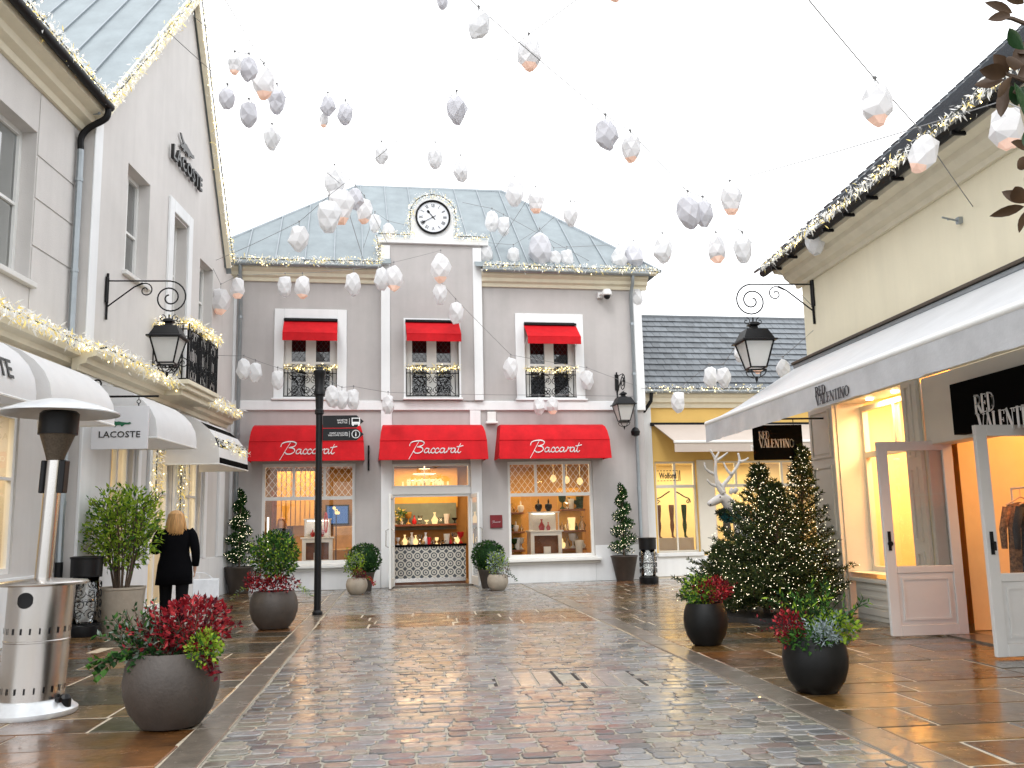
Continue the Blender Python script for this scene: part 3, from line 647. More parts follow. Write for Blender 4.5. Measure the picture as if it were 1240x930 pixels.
# roof
E0 = [(-1.1, -.38, 7.76), (10.6, -.38, 7.76), (7.25, 4, 11.42), (2.92, 4, 11.38)]
def roofpt(u, s):   # s 0..1 up the slope on the front face
    return (u, -.38+4.38*s, 7.76+3.64*s)
N = 17; wdt = 11.7/N
for k in range(N):
    ua, ub = -1.1+wdt*k, -1.1+wdt*(k+1)
    def top(u):
        if u < 2.92: return (u+1.1)/4.02
        if u > 7.25: return (10.6-u)/3.35
        return 1.
    brk = sorted(set([ua, ub]+[x for x in (2.92, 7.25) if ua < x < ub]))
    poly = [roofpt(ua+.008, 0), roofpt(ub-.008, 0)]+[roofpt(min(max(x, ua+.008), ub-.008), max(0.001, top(x))) for x in reversed(brk)]
    if 3.6 < (ua+ub)/2 < 5.8: poly[0] = roofpt(ua+.008, .10); poly[1] = roofpt(ub-.008, .10)
    mb = MB(FM); n = len(poly); nn = Vector((0, -.64, .77))
    vs = [Vector(p) for p in poly]+[Vector(p)+nn*.012 for p in poly]
    mb.add(vs, [tuple(range(n, 2*n)), tuple(range(n))[::-1]]+[(i, (i+1) % n, (i+1) % n+n, i+n) for i in range(n)]); mb.build('zinc_panel', 'zinc', B)
    if k:
        s1 = top(ua); s0 = .10 if 3.6 < ua < 5.8 else 0
        a_p, b_p = Vector(roofpt(ua, s0)), Vector(roofpt(ua, s1)); mb = MB(FM)
        o_ = Vector((.014, 0, 0)); h_ = nn*.045
        mb.add([a_p-o_, a_p+o_, a_p+o_+h_, a_p-o_+h_, b_p-o_, b_p+o_, b_p+o_+h_, b_p-o_+h_], [(0,3,2,1),(4,5,6,7),(0,1,5,4),(1,2,6,5),(2,3,7,6),(3,0,4,7)]); mb.build('standing_seam', 'zincd', B)
mb = MB(FM); q = [Vector(p) for p in E0]; back = [Vector((-1.1, 8.7, 7.76)), Vector((10.6, 8.7, 7.76))]
n1, n2, n3, n4 = [Vector(roofpt(*z_)) for z_ in ((3.47, 0), (3.47, .12), (5.97, .12), (5.97, 0))]; mb.add([q[0], q[1], q[2], q[3], back[0], back[1], n1, n2, n3, n4], [(0, 4, 3), (1, 2, 5), (4, 5, 2, 3), (0, 6, 7, 8, 9, 1, 2, 3)]); mb.build('roof_underlay', 'zinc', B)
mb = MB(FM); mb.tube([q[0], q[3]], .05, 6); mb.tube([q[3], q[2]], .05, 6); mb.tube([q[2], q[1]], .05, 6); mb.build('ridge_roll', 'zincd', B)
# down pipes
for (u, lab) in ((.15, None), (9.86, None)):
    mb = MB(FM); mb.tube([(u, -.34, 7.66), (u, -.30, 7.45), (u, -.10, 7.2), (u, -.09, .9)], .045, 8); 
    for z in (6.4, 5.1, 3.6, 2.2, .9): mb.tube([(u, -.09, z), (u, -.09, z+.06)], .056, 8)
    mb.tube([(u, -.09, .9), (u, -.09, .02)], .052, 8); mb.build('downpipe', 'zincd', B, smooth=40)
# upper windows with surrounds
def upper_window(u0, u1, z0, z1, dd):
    mb = MB(FM); w1 = .17; um = (u0+u1)/2; zt = z0+.86
    frame(mb, u0, u1, z0, z1, w1, dd, dd+.07, wb=.06, wt=.06); mb.box(um-.12, dd+.001, z0+.06, um+.12, dd+.069, z1-.06)
    for a, b in ((u0+w1, um-.12), (um+.12, u1-w1)): mb.box(a, dd+.002, zt-.03, b, dd+.066, zt+.03)
    o = mb.build('window', 'wpaint', B)
    for a, b in ((u0+w1, um-.12), (um+.12, u1-w1)):
        for c, e in ((z0+.06, zt-.03), (zt+.03, z1-.06)):
            g = MB(FM); g.add([(a, dd+.05, c), (b, dd+.05, c), (b, dd+.05, e), (a, dd+.05, e)], [(0, 1, 2, 3)]); g.build('pane', 'glassd', o, recalc=False)
            lattice(o, FM, a, b, c, e, dd+.04, 'lettg', s=.12, r=.005)
    g = MB(FM); g.box(u0, dd+.25, z0, u1, dd+.3, z1); g.build('unlit_backing', 'dark', o)  # near-black sheet whose colour stands in for the shade of the room inside
upper_window(1.17, 2.42, 4.52, 6.42, .16); upper_window(4.07, 5.37, 4.52, 6.42, .1); upper_window(7.05, 8.38, 4.52, 6.42, .16)
for (a, b) in ((.94, 2.65), (6.82, 8.58)):
    mb = MB(FM); w = (.23); frame(mb, a, b, 4.49, 6.67, w, -.045, -.001, wb=.03); mb.build('window_surround', 'white', B, bevel=.008)
for (a, b, d) in ((.9, 2.7, 0), (4.0, 5.45, -.12), (6.78, 8.62, 0)): bx(B, 'window_sill', 'white', FM, (a, d-.12, 4.44, b, d-.001, 4.49), bevel=.008)
mb = MB(FM); frame(mb, 4.02, 5.42, 4.49, 6.47, .05, -.14, -.121, wb=0); mb.build('window_surround', 'white', B)
# wrought iron railings
def railing(parent, Wm, u0, u1, z0, z1, d, name='railing'):
    mb = MB(Wm); h = z1-z0
    for z in (z0, z1, z1-.1): mb.tube([(u0, d, z), (u1, d, z)], .013, 5)
    for u in (u0, u0+.09, u1-.09, u1): mb.tube([(u, d, z0), (u, d, z1)], .012, 5)
    c = (u0+u1)/2; w = (u1-u0)/2-.09
    for sg in (-1, 1):
        cx = c+sg*w*.5
        for (x, z, r, a, t) in ((cx-sg*.12, z0+h*.26, .12, 0, 1.6*sg), (cx+sg*.12, z0+h*.28, .11, pi, -1.6*sg), (cx, z0+h*.64, .13, pi/2, 1.5*sg), (c+sg*.09, z0+h*.62, .09, -pi/2, -1.4*sg), (c+sg*.09, z0+h*.2, .09, pi/2, 1.4*sg), (cx+sg*.16, z0+h*.7, .08, 0, 1.4*sg)):
            mb.tube(spiral(x, z, r, r*.18, a, t, d, 18), .008, 4)
        mb.tube(rail([(c+sg*.02, d, z0), (c+sg*.22, d, z0+h*.4), (c+sg*.05, d, z0+h*.75), (c+sg*.2, d, z1-.1)], 5), .009, 4)
        mb.tube(rail([(c+sg*w, d, z0+h*.05), (c+sg*w*.55, d, z0+h*.45), (c+sg*w*.95, d, z1-.12)], 5), .009, 4)
    for k in range(12): 
        u = u0+.12+(u1-u0-.24)*(k+.5)/12; mb.tube([(u, d, z1-.1), (u, d, z1)], .006, 4)
    return mb.build(name, 'iron', parent)
RR = random.Random(3)
for (a, b, d, nm) in ((1.17, 2.42, -.03, 'left'), (4.07, 5.37, -.15, 'middle'), (7.05, 8.38, -.03, 'right')):
    railing(B, FM, a+.01, b-.01, 4.54, 5.2, d)
    garland([FAC.P(a, d-.05, 5.26), FAC.P((a+b)/2, d-.07, 5.22), FAC.P(b, d-.05, 5.26)], f'short yellow lit garland on the iron railing of the {nm} upper window', RR, dens=130, size=.09, ylw=.7, spread=.035, group='light garlands on window railings', nb=30)
# little awnings over the upper windows
for i, (a, b, d, nm) in enumerate(((1.16, 2.43, .0, 'left'), (4.06, 5.38, -.11, 'middle'), (7.04, 8.39, .0, 'right'))):
    t = thing('window_awning', f'small sloping red awning over the {nm} upper window', 'awning', FAC.P((a+b)/2, d, 6.0), 'small red awnings over the upper windows')
    mb = MB(FM); y1, zt, zb = d-.5, 6.36, 5.97
    mb.add([(a, d-.02, zt), (b, d-.02, zt), (b, y1, zb), (a, y1, zb), (a, d-.02, zt+.02), (b, d-.02, zt+.02), (b, y1-.01, zb+.02), (a, y1-.01, zb+.02)], [(0,1,2,3),(7,6,5,4),(0,4,5,1),(1,5,6,2),(2,6,7,3),(3,7,4,0)]); mb.build('canopy', 'red', t)
    bx(t, 'valance', 'red', FM, (a, y1-.014, zb-.17, b, y1-.004, zb+.005)); bx(t, 'cassette', 'iron', FM, (a, d-.1, 6.37, b, d, 6.42))
    for u in (a+.01, b-.01): mb = MB(FM); mb.tube([(u, y1, zb), (u, d-.02, zb-.12)], .01, 4); mb.build('arm', 'wpaint', t)
# big red awnings with lettering
def big_awning(a, b, nm, ut):
    t = thing('shop_awning', nm, 'awning', FAC.P((a+b)/2, -.4, 2.95), 'large red awnings over the ground floor')
    P = [(-.0, 3.80, .10), (-.42, 3.80, .10), (-.58, 3.74, .08), (-.68, 3.62, .05), (-.75, 3.40, .02), (-.80, 2.96, 0)]
    vs = []; n = len(P); mb = MB(FM)
    for (d, z, ins) in P: vs += [(a+ins, d, z), (b-ins, d, z)]
    fs = [(2*i, 2*i+1, 2*i+3, 2*i+2) for i in range(n-1)]
    vs += [(a, -.0, 2.96), (b, -.0, 2.96)]; k = 2*n
    fs += [tuple([k]+[2*i for i in range(n)]), tuple([k+1]+[2*i+1 for i in reversed(range(n))])]
    mb.add(vs, fs); mb.build('canopy', 'red', t, smooth=25, recalc=False)
    mb = MB(FM); mb.box(a+.005, -.806, 2.94, b-.005, -.79, 2.965); mb.tube([(a+.02, -.752, 3.40), (b-.02, -.752, 3.40)], .012, 6); mb.build('hem', 'red', t)
    mb = MB(FM); baccarat(mb, ut, 3.10, 1.28, -.815); 
    for i, v in enumerate(mb.v):   # the valance leans back slightly: follow it
        mb.v[i] = (v[0], v[1]+(v[2]-2.96)*.11, v[2])
    mb.build('lettering', 'lettw', t, label='white handwritten lettering')
    return t
big_awning(.46, 3.07, 'large red box awning with white script over the left shop window', 1.8)
big_awning(3.40, 5.96, 'large red box awning with white script over the entrance', 4.72)
big_awning(6.22, 8.98, 'large red box awning with white script over the right shop window', 7.6)
# ground floor windows, door
for (a, b, nm) in ((.72, 2.87, 'l'), (6.55, 8.70, 'r')):
    o, cells = shop_window_frame(B, FM, a, b, .60, 2.93, 2.12, 3)
    for c in cells[1:]: lattice(o, FM, c[0], c[1], c[2], c[3], .14, 'wpaint', s=.15, r=.006)
    bx(B, 'window_sill', 'wpaint', FM, (a-.12, -.18, .50, b+.12, 0, .565), (a-.04, -.10, .565, b+.04, .06, .605), (a-.1, -.07, .43, b+.1, -.031, .50), bevel=.008)
bx(B, 'door_frame', 'wpaint', FM, (3.74, .02, 0, 3.80, .14, 2.17), (5.57, .02, 0, 5.63, .14, 2.17), (3.80, .02, 2.11, 5.57, .14, 2.17), (3.74, -.03, 2.17, 5.63, .14, 2.33))
mb = MB(FM); frame(mb, 3.74, 5.63, 2.33, 2.90, .05, .05, .13); tw = mb.build('transom_window', 'wpaint', B)
g = MB(FM); g.add([(3.79, .09, 2.38), (5.58, .09, 2.38), (5.58, .09, 2.85), (3.79, .09, 2.85)], [(0, 1, 2, 3)]); g.build('pane', 'glass', tw, recalc=False)
for sg, hx in ((-1, 3.745), (1, 5.625)):
    a = radians(97 if sg < 0 else 93)      # both leaves swung out
    dv = Vector((cos(a)*(-1 if sg < 0 else 1)*-1, -sin(a), 0)); dv = Vector((-abs(cos(a)) if sg < 0 else abs(cos(a)), -sin(a), 0)); L_ = .9
    Rm = Matrix(((dv.x, -dv.y, 0, hx), (dv.y, dv.x, 0, -.06), (0, 0, 1, 0), (0, 0, 0, 1)))
    mb = MB(FM @ Rm); frame(mb, 0, L_, .03, 2.15, .09, -.02, .025, wb=.2); lf = mb.build('door', 'wpaint', B, bevel=.004)
    g = MB(FM @ Rm); g.add([(.09, 0, .23), (L_-.09, 0, .23), (L_-.09, 0, 2.06), (.09, 0, 2.06)], [(0, 1, 2, 3)]); g.build('pane', 'glass', lf, recalc=False)
    h = MB(FM @ Rm); h.tube([(L_-.05, -.03, .95), (L_-.05, -.09, .97), (L_-.05, -.09, 1.33), (L_-.05, -.03, 1.35)], .012, 6); h.tube([(L_-.05, .03, .95), (L_-.05, .09, .97), (L_-.05, .09, 1.33), (L_-.05, .03, 1.35)], .012, 6); h.build('handle', 'steel', lf)
bx(B, 'doorstep', 'kerb', FM, (3.72, -.12, -.02, 5.65, .3, .03))
for (u0, u1, wm) in ((.35, 3.25, 'tan'), (3.45, 5.85, 'tan'), (6.1, 9.3, 'tan')): room(B, FM, u0, u1, .27, 3.2 if u0 != 3.45 else 2.6, 3.0, wm)
light(FM, 1.8, 1.5, 2.95, 2.2, 1.6, 62); light(FM, 4.65, 1.3, 2.95, 1.8, 1.4, 70, (1, .72, .40)); light(FM, 7.7, 1.5, 2.95, 2.4, 1.6, 85)
spots(B, FM, [(1.1, .8), (1.9, 1.4), (2.6, .8), (4.1, 1.5), (5.2, 1.5), (6.9, .9), (7.6, 1.6), (8.3, .8)], 3.0)
# small fittings on the facade
bx(B, 'vent_hood', 'wpaint', FM, (6.02, -.14, 3.86, 6.32, -.02, 3.92), (6.06, -.09, 3.92, 6.28, -.02, 4.16), bevel=.01)
t = thing('door_plaque', 'small square burgundy plaque with white script right of the entrance', 'plaque', FAC.P(6.24, 0, 1.48)); bx(t, 'plate', 'plaque', FM, (6.09, -.05, 1.33, 6.39, -.001, 1.64), bevel=.01)
mb = MB(FM); baccarat(mb, 6.24, 1.46, .2, -.056, w=.2); mb.build('lettering', 'lettw', t)
mb = MB(FM); mb.box(3.16, -.06, 2.75, 3.20, -.01, 3.35); mb.tube([(3.18, -.06, 3.3), (3.18, -.14, 3.2), (3.18, -.06, 3.1)], .012, 5); mb.tube([(3.18, -.08, 2.9), (3.18, -.12, 2.97), (3.18, -.06, 3.05)], .01, 5); solo(mb, 'wall_hook', 'iron', 'black iron bracket plate on the wall between left awning and entrance awning', 'wall bracket')
t = thing('security_camera', 'white dome security camera under the right eaves', 'security camera', FAC.P(9.2, 0, 7.2))
mb = MB(FM); mb.box(8.98, -.12, 7.10, 9.1, 0, 7.24); mb.tube([(9.04, -.1, 7.18), (9.04, -.2, 7.18), (9.16, -.24, 7.2)], .03, 6); mb.build('bracket', 'camw', t)
mb = MB(FM); mb.lathe([(0, .13), (.09, .12), (.125, .06), (.13, -.02), (.11, -.04)], (9.18, -.26, 7.16), 16); mb.build('housing', 'camw', t, smooth=40)
mb = MB(FM); mb.ball((9.18, -.26, 7.11), .085, 12, 8); mb.build('lens_dome', 'black', t, smooth=True)
# clock
t = thing('wall_clock', 'round white clock with black rim and roman numerals above the centre bay', 'clock', FAC.P(4.76, -.17, 9.06)); r = .43
mb = MB(FM @ Matrix.Translation((4.76, -.165, 9.06)) @ Matrix.Rotation(pi/2, 4, 'X'))
mb.lathe([(r-.035, 0), (r-.035, .05), (r-.01, .075), (r+.01, .06), (r+.012, 0)], n=48); mb.build('rim', 'black', t, smooth=40)
mb = MB(FM @ Matrix.Translation((4.76, -.165, 9.06)) @ Matrix.Rotation(pi/2, 4, 'X')); mb.lathe([(r-.03, 0), (r-.03, .02)], n=48); mb.build('dial', 'face', t)
RN = ['XII', 'I', 'II', 'III', 'IIII', 'V', 'VI', 'VII', 'VIII', 'IX', 'X', 'XI']
num = MB(FM)
def seg(mb, a, b, w, d, th_=.003):
    ribbon(mb, [a, b], w, d, th_, sm=0)
for i, s in enumerate(RN):
    an = -2*pi*i/12; wd = {'I': .022, 'V': .045, 'X': .045}; tot = sum(wd[c] for c in s); x = -tot/2; h = .085
    def T(px, pz): X = px; Z = pz+.30; return (4.76+X*cos(an)-Z*sin(an), 9.06+X*sin(an)+Z*cos(an))
    for c in s:
        w = wd[c]
        if c == 'I': seg(num, T(x+w/2, -h/2), T(x+w/2, h/2), .011, -.19)
        if c == 'V': seg(num, T(x+.006, h/2), T(x+w/2, -h/2), .011, -.19); seg(num, T(x+w-.006, h/2), T(x+w/2, -h/2), .005, -.19)
        if c == 'X': seg(num, T(x+.006, h/2), T(x+w-.006, -h/2), .011, -.19); seg(num, T(x+w-.006, h/2), T(x+.006, -h/2), .005, -.19)
        x += w
num.build('numerals', 'black', t)
for nm, an, L_, w in (('hour_hand', radians(40), .22, .022), ('minute_hand', radians(120), .33, .016)):
    mb = MB(FM); dx, dz = -sin(an), cos(an); c = (4.76, 9.06); yy = -.20 if nm[0] == 'h' else -.205
    ribbon(mb, [(c[0]-dx*.08, c[1]-dz*.08), (c[0]+dx*L_, c[1]+dz*L_)], w, yy, sm=0); ribbon(mb, [(c[0]+dx*L_*.72, c[1]+dz*L_*.72), (c[0]+dx*L_*.9, c[1]+dz*L_*.9)], w*2.6, yy, sm=0)
    mb.build(nm, 'black', t)
# garlands on the clock house
garland([FAC.P(-.5, -.45, 7.78), FAC.P(1.2, -.46, 7.77), FAC.P(3.4, -.45, 7.80), FAC.P(3.42, -.3, 8.1), FAC.P(3.36, -.28, 8.50)], 'long light garland on the left eaves of the clock house', RR, dens=90)
garland([FAC.P(6.0, -.45, 7.80), FAC.P(8.2, -.46, 7.77), FAC.P(10.5, -.45, 7.80)], 'long light garland on the right eaves of the clock house', RR, dens=90)
garland([FAC.P(3.40, -.26, 8.56), FAC.P(4.2, -.26, 8.56), FAC.P(4.18, -.2, 9.0)]+[FAC.P(4.76-.58*cos(pi*k/8), -.2, 9.1+.55*sin(pi*k/8)) for k in range(1, 8)]+[FAC.P(5.34, -.2, 9.0), FAC.P(5.32, -.26, 8.56), FAC.P(6.14, -.26, 8.56)], 'light garland arching round the clock and along its coping', RR, dens=110, size=.08)
# ================================================================== LOW YELLOW SHOP behind (right of the clock house)
OM = WOL.M
Y = thing('yellow_shop', 'single storey yellow shop with dark tiled roof right of the clock house', 'building', WOL.P(2.4, 0, 0))
mb = MB(OM); holes_wall(mb, -.4, 8.2, 0, 4.6, [(0., 1.13, .6, 2.95), (1.62, 4.9, .6, 2.95)], .2); mb.build('wall', 'yellow', Y, recalc=False)
bx(Y, 'plinth', 'white', OM, (-.4, -.04, 0, 5.2, -.001, .5), bevel=.008); bx(Y, 'window_sill', 'white', OM, (-.05, -.1, .5, 1.2, .1, .6), bevel=.01); bx(Y, 'window_sill', 'white', OM, (1.55, -.1, .5, 5.0, .1, .6), bevel=.01)
bx(Y, 'corner_pilaster', 'white', OM, (-.38, -.06, .5, -.06, -.001, 4.38), bevel=.008); bx(Y, 'pier', 'cpaint', OM, (1.14, -.05, .6, 1.60, -.001, 2.98), bevel=.01)
mb = MB(OM); sweep(mb, [(0, 4.36), (-.06, 4.36), (-.09, 4.46), (-.18, 4.5), (-.2, 4.6), (-.28, 4.66), (-.3, 4.76), (0, 4.76)], -.45, 6.5); mb.build('cornice', 'cream', Y)
mb = MB(OM); mb.tube([(-.5, -.36, 4.76), (5.2, -.36, 4.76)], .06, 8); mb.build('gutter', 'zincd', Y, smooth=40)
mb = MB(OM); mb.tube([(-.12, -.36, 4.72), (-.14, -.34, 4.5), (-.3, -.25, 4.25), (-.5, -.2, 4.15)], .05, 8); mb.build('downpipe', 'iron', Y, smooth=40)
# tiles in overlapping rows
R = random.Random(21); rows_ = 13; e0 = Vector((0, -.36, 4.80)); e1 = Vector((0, 2.55, 7.42)); up = (e1-e0); Ls = up.length; up.normalize(); nn = Vector((0, -up.z, up.y))
mb = MB(OM); mb.add([(-.55, -.34, 4.79), (8.3, -.34, 4.79), (8.3, 2.57, 7.40), (-.55, 2.57, 7.40), (8.3, 5.5, 4.8), (-.55, 5.5, 4.8)], [(0, 1, 2, 3), (3, 2, 4, 5)]); mb.build('roof_underlay', 'dark', Y)
tw_, cnt = .205, 0
tm = bpy.data.meshes.new('roof_tile'); hh = Ls/rows_*1.12
cols_ = [Vector((OM[0][i], OM[1][i], OM[2][i])) for i in range(3)]
def tile_vs(w, h, t0=.012, t1=.045):
    return [Vector((a, 0, 0))+up*b+nn*c for a, b, c in [(-w/2, 0, t1-.03), (w/2, 0, t1-.03), (w/2, h, .0), (-w/2, h, .0), (-w/2, 0, t1), (w/2, 0, t1), (w/2, h, t0), (-w/2, h, t0)]]
TF = [(0,3,2,1),(4,5,6,7),(0,1,5,4),(1,2,6,5),(2,3,7,6),(3,0,4,7)]
tm.from_pydata([tuple(OM.to_3x3() @ v) for v in tile_vs(tw_-.008, hh)], [], TF); tm.materials.append(M['slate'])
rest = MB(OM)
for r_ in range(rows_):
    u = -.5+(tw_/2 if r_ % 2 else 0)
    while u < 8.0:
        p = Vector((u, -.36, 4.80))+up*(Ls/rows_*r_)+nn*R.uniform(0, .006)
        if u < 4.25 and cnt < 300: o = piece(tm, 'roof_tile', Y, OM @ p); o.rotation_euler = (0, 0, R.gauss(0, .004)); cnt += 1
        else: rest.add([v+p for v in tile_vs(tw_-.008, hh)], TF)
        u += tw_
rest.build('roof_tiles_beyond', 'slate', Y, kind='stuff', recalc=False)
mb = MB(OM); mb.tube([(-.55, 2.56, 7.43), (8.3, 2.56, 7.43)], .07, 6); mb.build('ridge_tiles', 'slate', Y)
garland([WOL.P(-.5, -.42, 4.83), WOL.P(2, -.42, 4.83), WOL.P(5.0, -.42, 4.83)], 'light garland along the eaves of the yellow shop', RR, dens=90, ylw=.25, size=.08)
o, cells = shop_window_frame(Y, OM, 0., 1.13, .6, 2.95, 2.30, 2, d=.08, w=.05, lower=2, m='cpaint')
shop_window_frame(Y, OM, 1.62, 4.9, .6, 2.95, 2.30, 5, d=.08, w=.05, lower=2, m='cpaint')
room(Y, OM, -.1, 5.4, .2, 2.3, 3.0, 'yellowi'); light(OM, 1.0, 1.0, 2.95, 1.8, 1.2, 48, (1, .80, .46)); light(OM, 3.4, 1.0, 2.95, 2.4, 1.2, 50, (1, .80, .46))
spots(Y, OM, [(.3, .6), (.85, .6), (2.2, .7), (3.2, .7)], 3.0)
t = thing('beige_awning', 'beige sloping awning over the window of the yellow shop', 'awning', WOL.P(2, -.5, 3.2))
mb = MB(OM); mb.add([(-.02, -.1, 3.9), (4.9, -.1, 3.9), (4.9, -1.2, 3.36), (.12, -1.2, 3.36), (-.02, -.1, 3.92), (4.9, -.1, 3.92), (4.9, -1.21, 3.38), (.12, -1.21, 3.38)], TF); mb.build('canopy', 'canvasg', t)
bx(t, 'valance', 'canvasg', OM, (.12, -1.225, 3.10, 4.9, -1.212, 3.32)); bx(t, 'front_bar', 'wpaint', OM, (.1, -1.25, 3.32, 4.92, -1.19, 3.385), bevel=.01); bx(t, 'cassette', 'iron', OM, (-.1, -.14, 3.88, 4.95, -.001, 3.96))
text(t, 'lettering', '[Wolford]', OM, 2.42, 3.15, -1.235, .11, 'lettw', sx=.9, label='white lettering on the valance')
# window lettering and display
t = thing('window_lettering', 'black shop name with dashed frame on the left pane of the yellow shop', 'lettering', WOL.P(.4, .05, 2.5))
text(t, 'name_letters', 'Wolford', OM, .37, 2.51, .07, .15, 'lettb', sx=.62, bold=.03)
mb = MB(OM)
for z in (2.44, 2.70):
    for k in range(7): mb.box(.08+k*.085, .07, z, .08+k*.085+.05, .074, z+.018)
mb.box(.035, .10, 2.44, .05, .104, 2.718); mb.box(.66, .10, 2.44, .675, .104, 2.718); mb.box(.70, .10, 2.44, .725, .104, 2.718); mb.build('dashes', 'lettb', t, kind='stuff')
for k, (u, mm, lb) in enumerate(((.22, 'legb', 'brown stockinged display leg nearest the clock house'), (.58, 'legb', 'brown stockinged display leg in the middle of the three'), (.93, 'lfd', 'dark green stockinged display leg, rightmost of the three'))):
    mb = MB(OM); mb.lathe([(.012, 0), (.03, .02), (.028, .1), (.052, .24), (.058, .32), (.044, .44), (.052, .52), (.068, .70), (.072, .84), (.066, .85)], (u, .5, .98), 12)
    mb.tube([(u, .5, 1.02), (u, .44, .985), (u+.01, .36, .975)], [.03, .028, .015], 6); solo(mb, 'stocking_form', mm, lb, 'display form', 'stockinged display legs', smooth=50)
t = thing('display_podium', 'beige box podium carrying the three display legs', 'podium', WOL.P(.55, .6, .6)); bx(t, 'top', 'canvasg', OM, (.06, .28, .60, 1.08, .75, .97), bevel=.006)
for k, (u0_, sg) in enumerate(((.28, 1), (.84, -1))):
    mb = MB(OM); mb.tube(rail([(u0_-.2*sg, .3, 1.88), (u0_-.17*sg, .3, 1.98), (u0_-.05*sg, .3, 2.03), (u0_+.06*sg, .3, 2.10), (u0_+.2*sg, .3, 2.18)], 5), [.018]*21, 5); mb.tube(spiral(u0_-.14*sg, 1.90, .06, .01, 0, 1.2, .3), .012, 5)
    solo(mb, 'scroll_ornament', 'iron', ('left' if sg > 0 else 'right')+' black scroll ornament hung above the display legs', 'ornament', 'scroll ornaments')
for k, (u, z, c) in enumerate(((2.2, 1.9, 'clothd'), (2.9, 1.9, 'hair'), (3.5, 1.9, 'redgift'))):
    mb = MB(OM); mb.lathe([(.10, 0), (.12, .25), (.09, .4), (.14, .6), (.12, .75), (.04, .82), (.04, .88)], (u, .7, .95), 12, sy=.7); mb.tube([(u, .7, .6), (u, .7, .97)], .015, 6)
    solo(mb, 'bust_mannequin', c, ['navy', 'sand coloured', 'red'][k]+' dressed bust in the wide window of the yellow shop', 'mannequin', 'busts in the yellow shop window', smooth=50)
# ================================================================== RIGHT SHOP (cream)
RM = RW.M
V = thing('cream_shop', 'cream rendered shop on the right with slate roof and white joinery', 'building', RW.P(3, .3, 0))
mb = MB(RM); holes_wall(mb, 0, 12.5, 0, 5.05, [(.86, 2.80, .0, 3.0), (3.16, 9.3, .0, 3.0)], .01)
mb.add([(0, 0, 0), (0, 9, 0), (0, 9, 5.3), (0, 5.2, 9.9), (0, 0, 5.3)], [(0, 1, 2, 3, 4)]); mb.build('wall', 'creamw', V, recalc=False)
mb = MB(RM); sweep(mb, [(0, 4.98), (-.05, 4.98), (-.07, 5.04), (-.16, 5.07), (-.24, 5.14), (-.26, 5.20), (-.40, 5.22), (-.44, 5.30), (-.44, 5.34), (0, 5.34)], -.1, 12.5); mb.build('cornice', 'cream', V)
mb = MB(RM); mb.tube([(-.3, -.50, 5.29), (12.5, -.50, 5.29)], .065, 8); mb.build('gutter', 'iron', V, smooth=40)
for k in range(14):
    mb = MB(RM); mb.box(.2+k*.62, -.56, 5.20, .23+k*.62, -.40, 5.24); mb.build('gutter_bracket', 'iron', V)
sl_ = .876; dv = Vector((0, 1, sl_)).normalized(); nv = Vector((0, -dv.z, dv.y)); Lr = 7.2; NR = 34; st = Lr/NR
mb = MB(RM); a = Vector((-.5, -.48, 5.32)); b = Vector((12.5, -.48, 5.32)); mb.add([a, b, b+dv*Lr, a+dv*Lr], [(0, 1, 2, 3)]); mb.build('roof_underlay', 'dark', V)
def rtile(w, h, t1=.05): return [Vector((p, 0, 0))+dv*q+nv*c for p, q, c in [(0, 0, t1-.035), (w, 0, t1-.035), (w, h, .0), (0, h, .0), (0, 0, t1), (w, 0, t1), (w, h, .012), (0, h, .012)]]
rs = MB(RM)
for k in range(NR):
    p = Vector((-.5, -.50, 5.31))+dv*(st*k)
    # one proud verge tile per course, then the course itself
    vt = MB(RM); q = p+Vector((-.06, 0, 0))-nv*.03; vt.add([v+q+nv*.045 for v in rtile(.22, st*1.25, .085)], TF); vt.build('verge_tile', 'slate', V)
    u = .16
    while u < 12.9: rs.add([v+p+Vector((u, 0, 0))+nv*rnd.uniform(0, .004) for v in rtile(.318, st*1.15)], TF); u += .326
rs.build('roof_tiles', 'slate', V, kind='stuff', recalc=False)
garland([RW.P(u, -.60+.0*u, 5.36) for u in (-.15, 1, 3, 5, 7, 9)], 'white light garland along the right shop eaves', RR, dens=70, size=.095, ylw=.25, hang=(0, 0, -1.6), spread=.035)
mb = MB(RM); mb.box(4.30, -.05, 4.55, 4.36, 0, 4.62); mb.tube([(4.33, -.03, 4.58), (4.33, -.22, 4.62)], .012, 5); mb.tube([(4.33, -.1, 4.6), (4.43, -.22, 4.56)], .01, 5); solo(mb, 'wall_bracket', 'zincd', 'small metal bracket on the cream wall below the cornice', 'bracket')
# panelled corner pilasters
def panelled(parent, Wm, u0, u1, d0, d1, zs, name='pilaster', m='cpaint'):
    o = bx(parent, name, m, Wm, (u0, d0, zs[0], u1, d1, zs[-1]), bevel=.006)
    for a, b in zip(zs[:-1], zs[1:]):
        mb = MB(Wm); frame(mb, u0+.09, u1-.09, a+.07, b-.05, .03, d0-.022, d0-.001); mb.build('panel_moulding', m, o)
        bx(o, 'panel', m, Wm, (u0+.15, d0-.012, a+.13, u1-.15, d0-.001, b-.11), bevel=.004)
    return o
panelled(V, RM, .02, .84, -.06, -.001, (.02, 1.12, 2.18, 3.0)); panelled(V, RM, 2.80, 3.14, -.05, -.001, (.02, 1.0, 2.0, 3.0))
bx(V, 'base_board', 'cpaint', RM, (-.01, -.09, 0, .86, -.061, .12), bevel=.005)
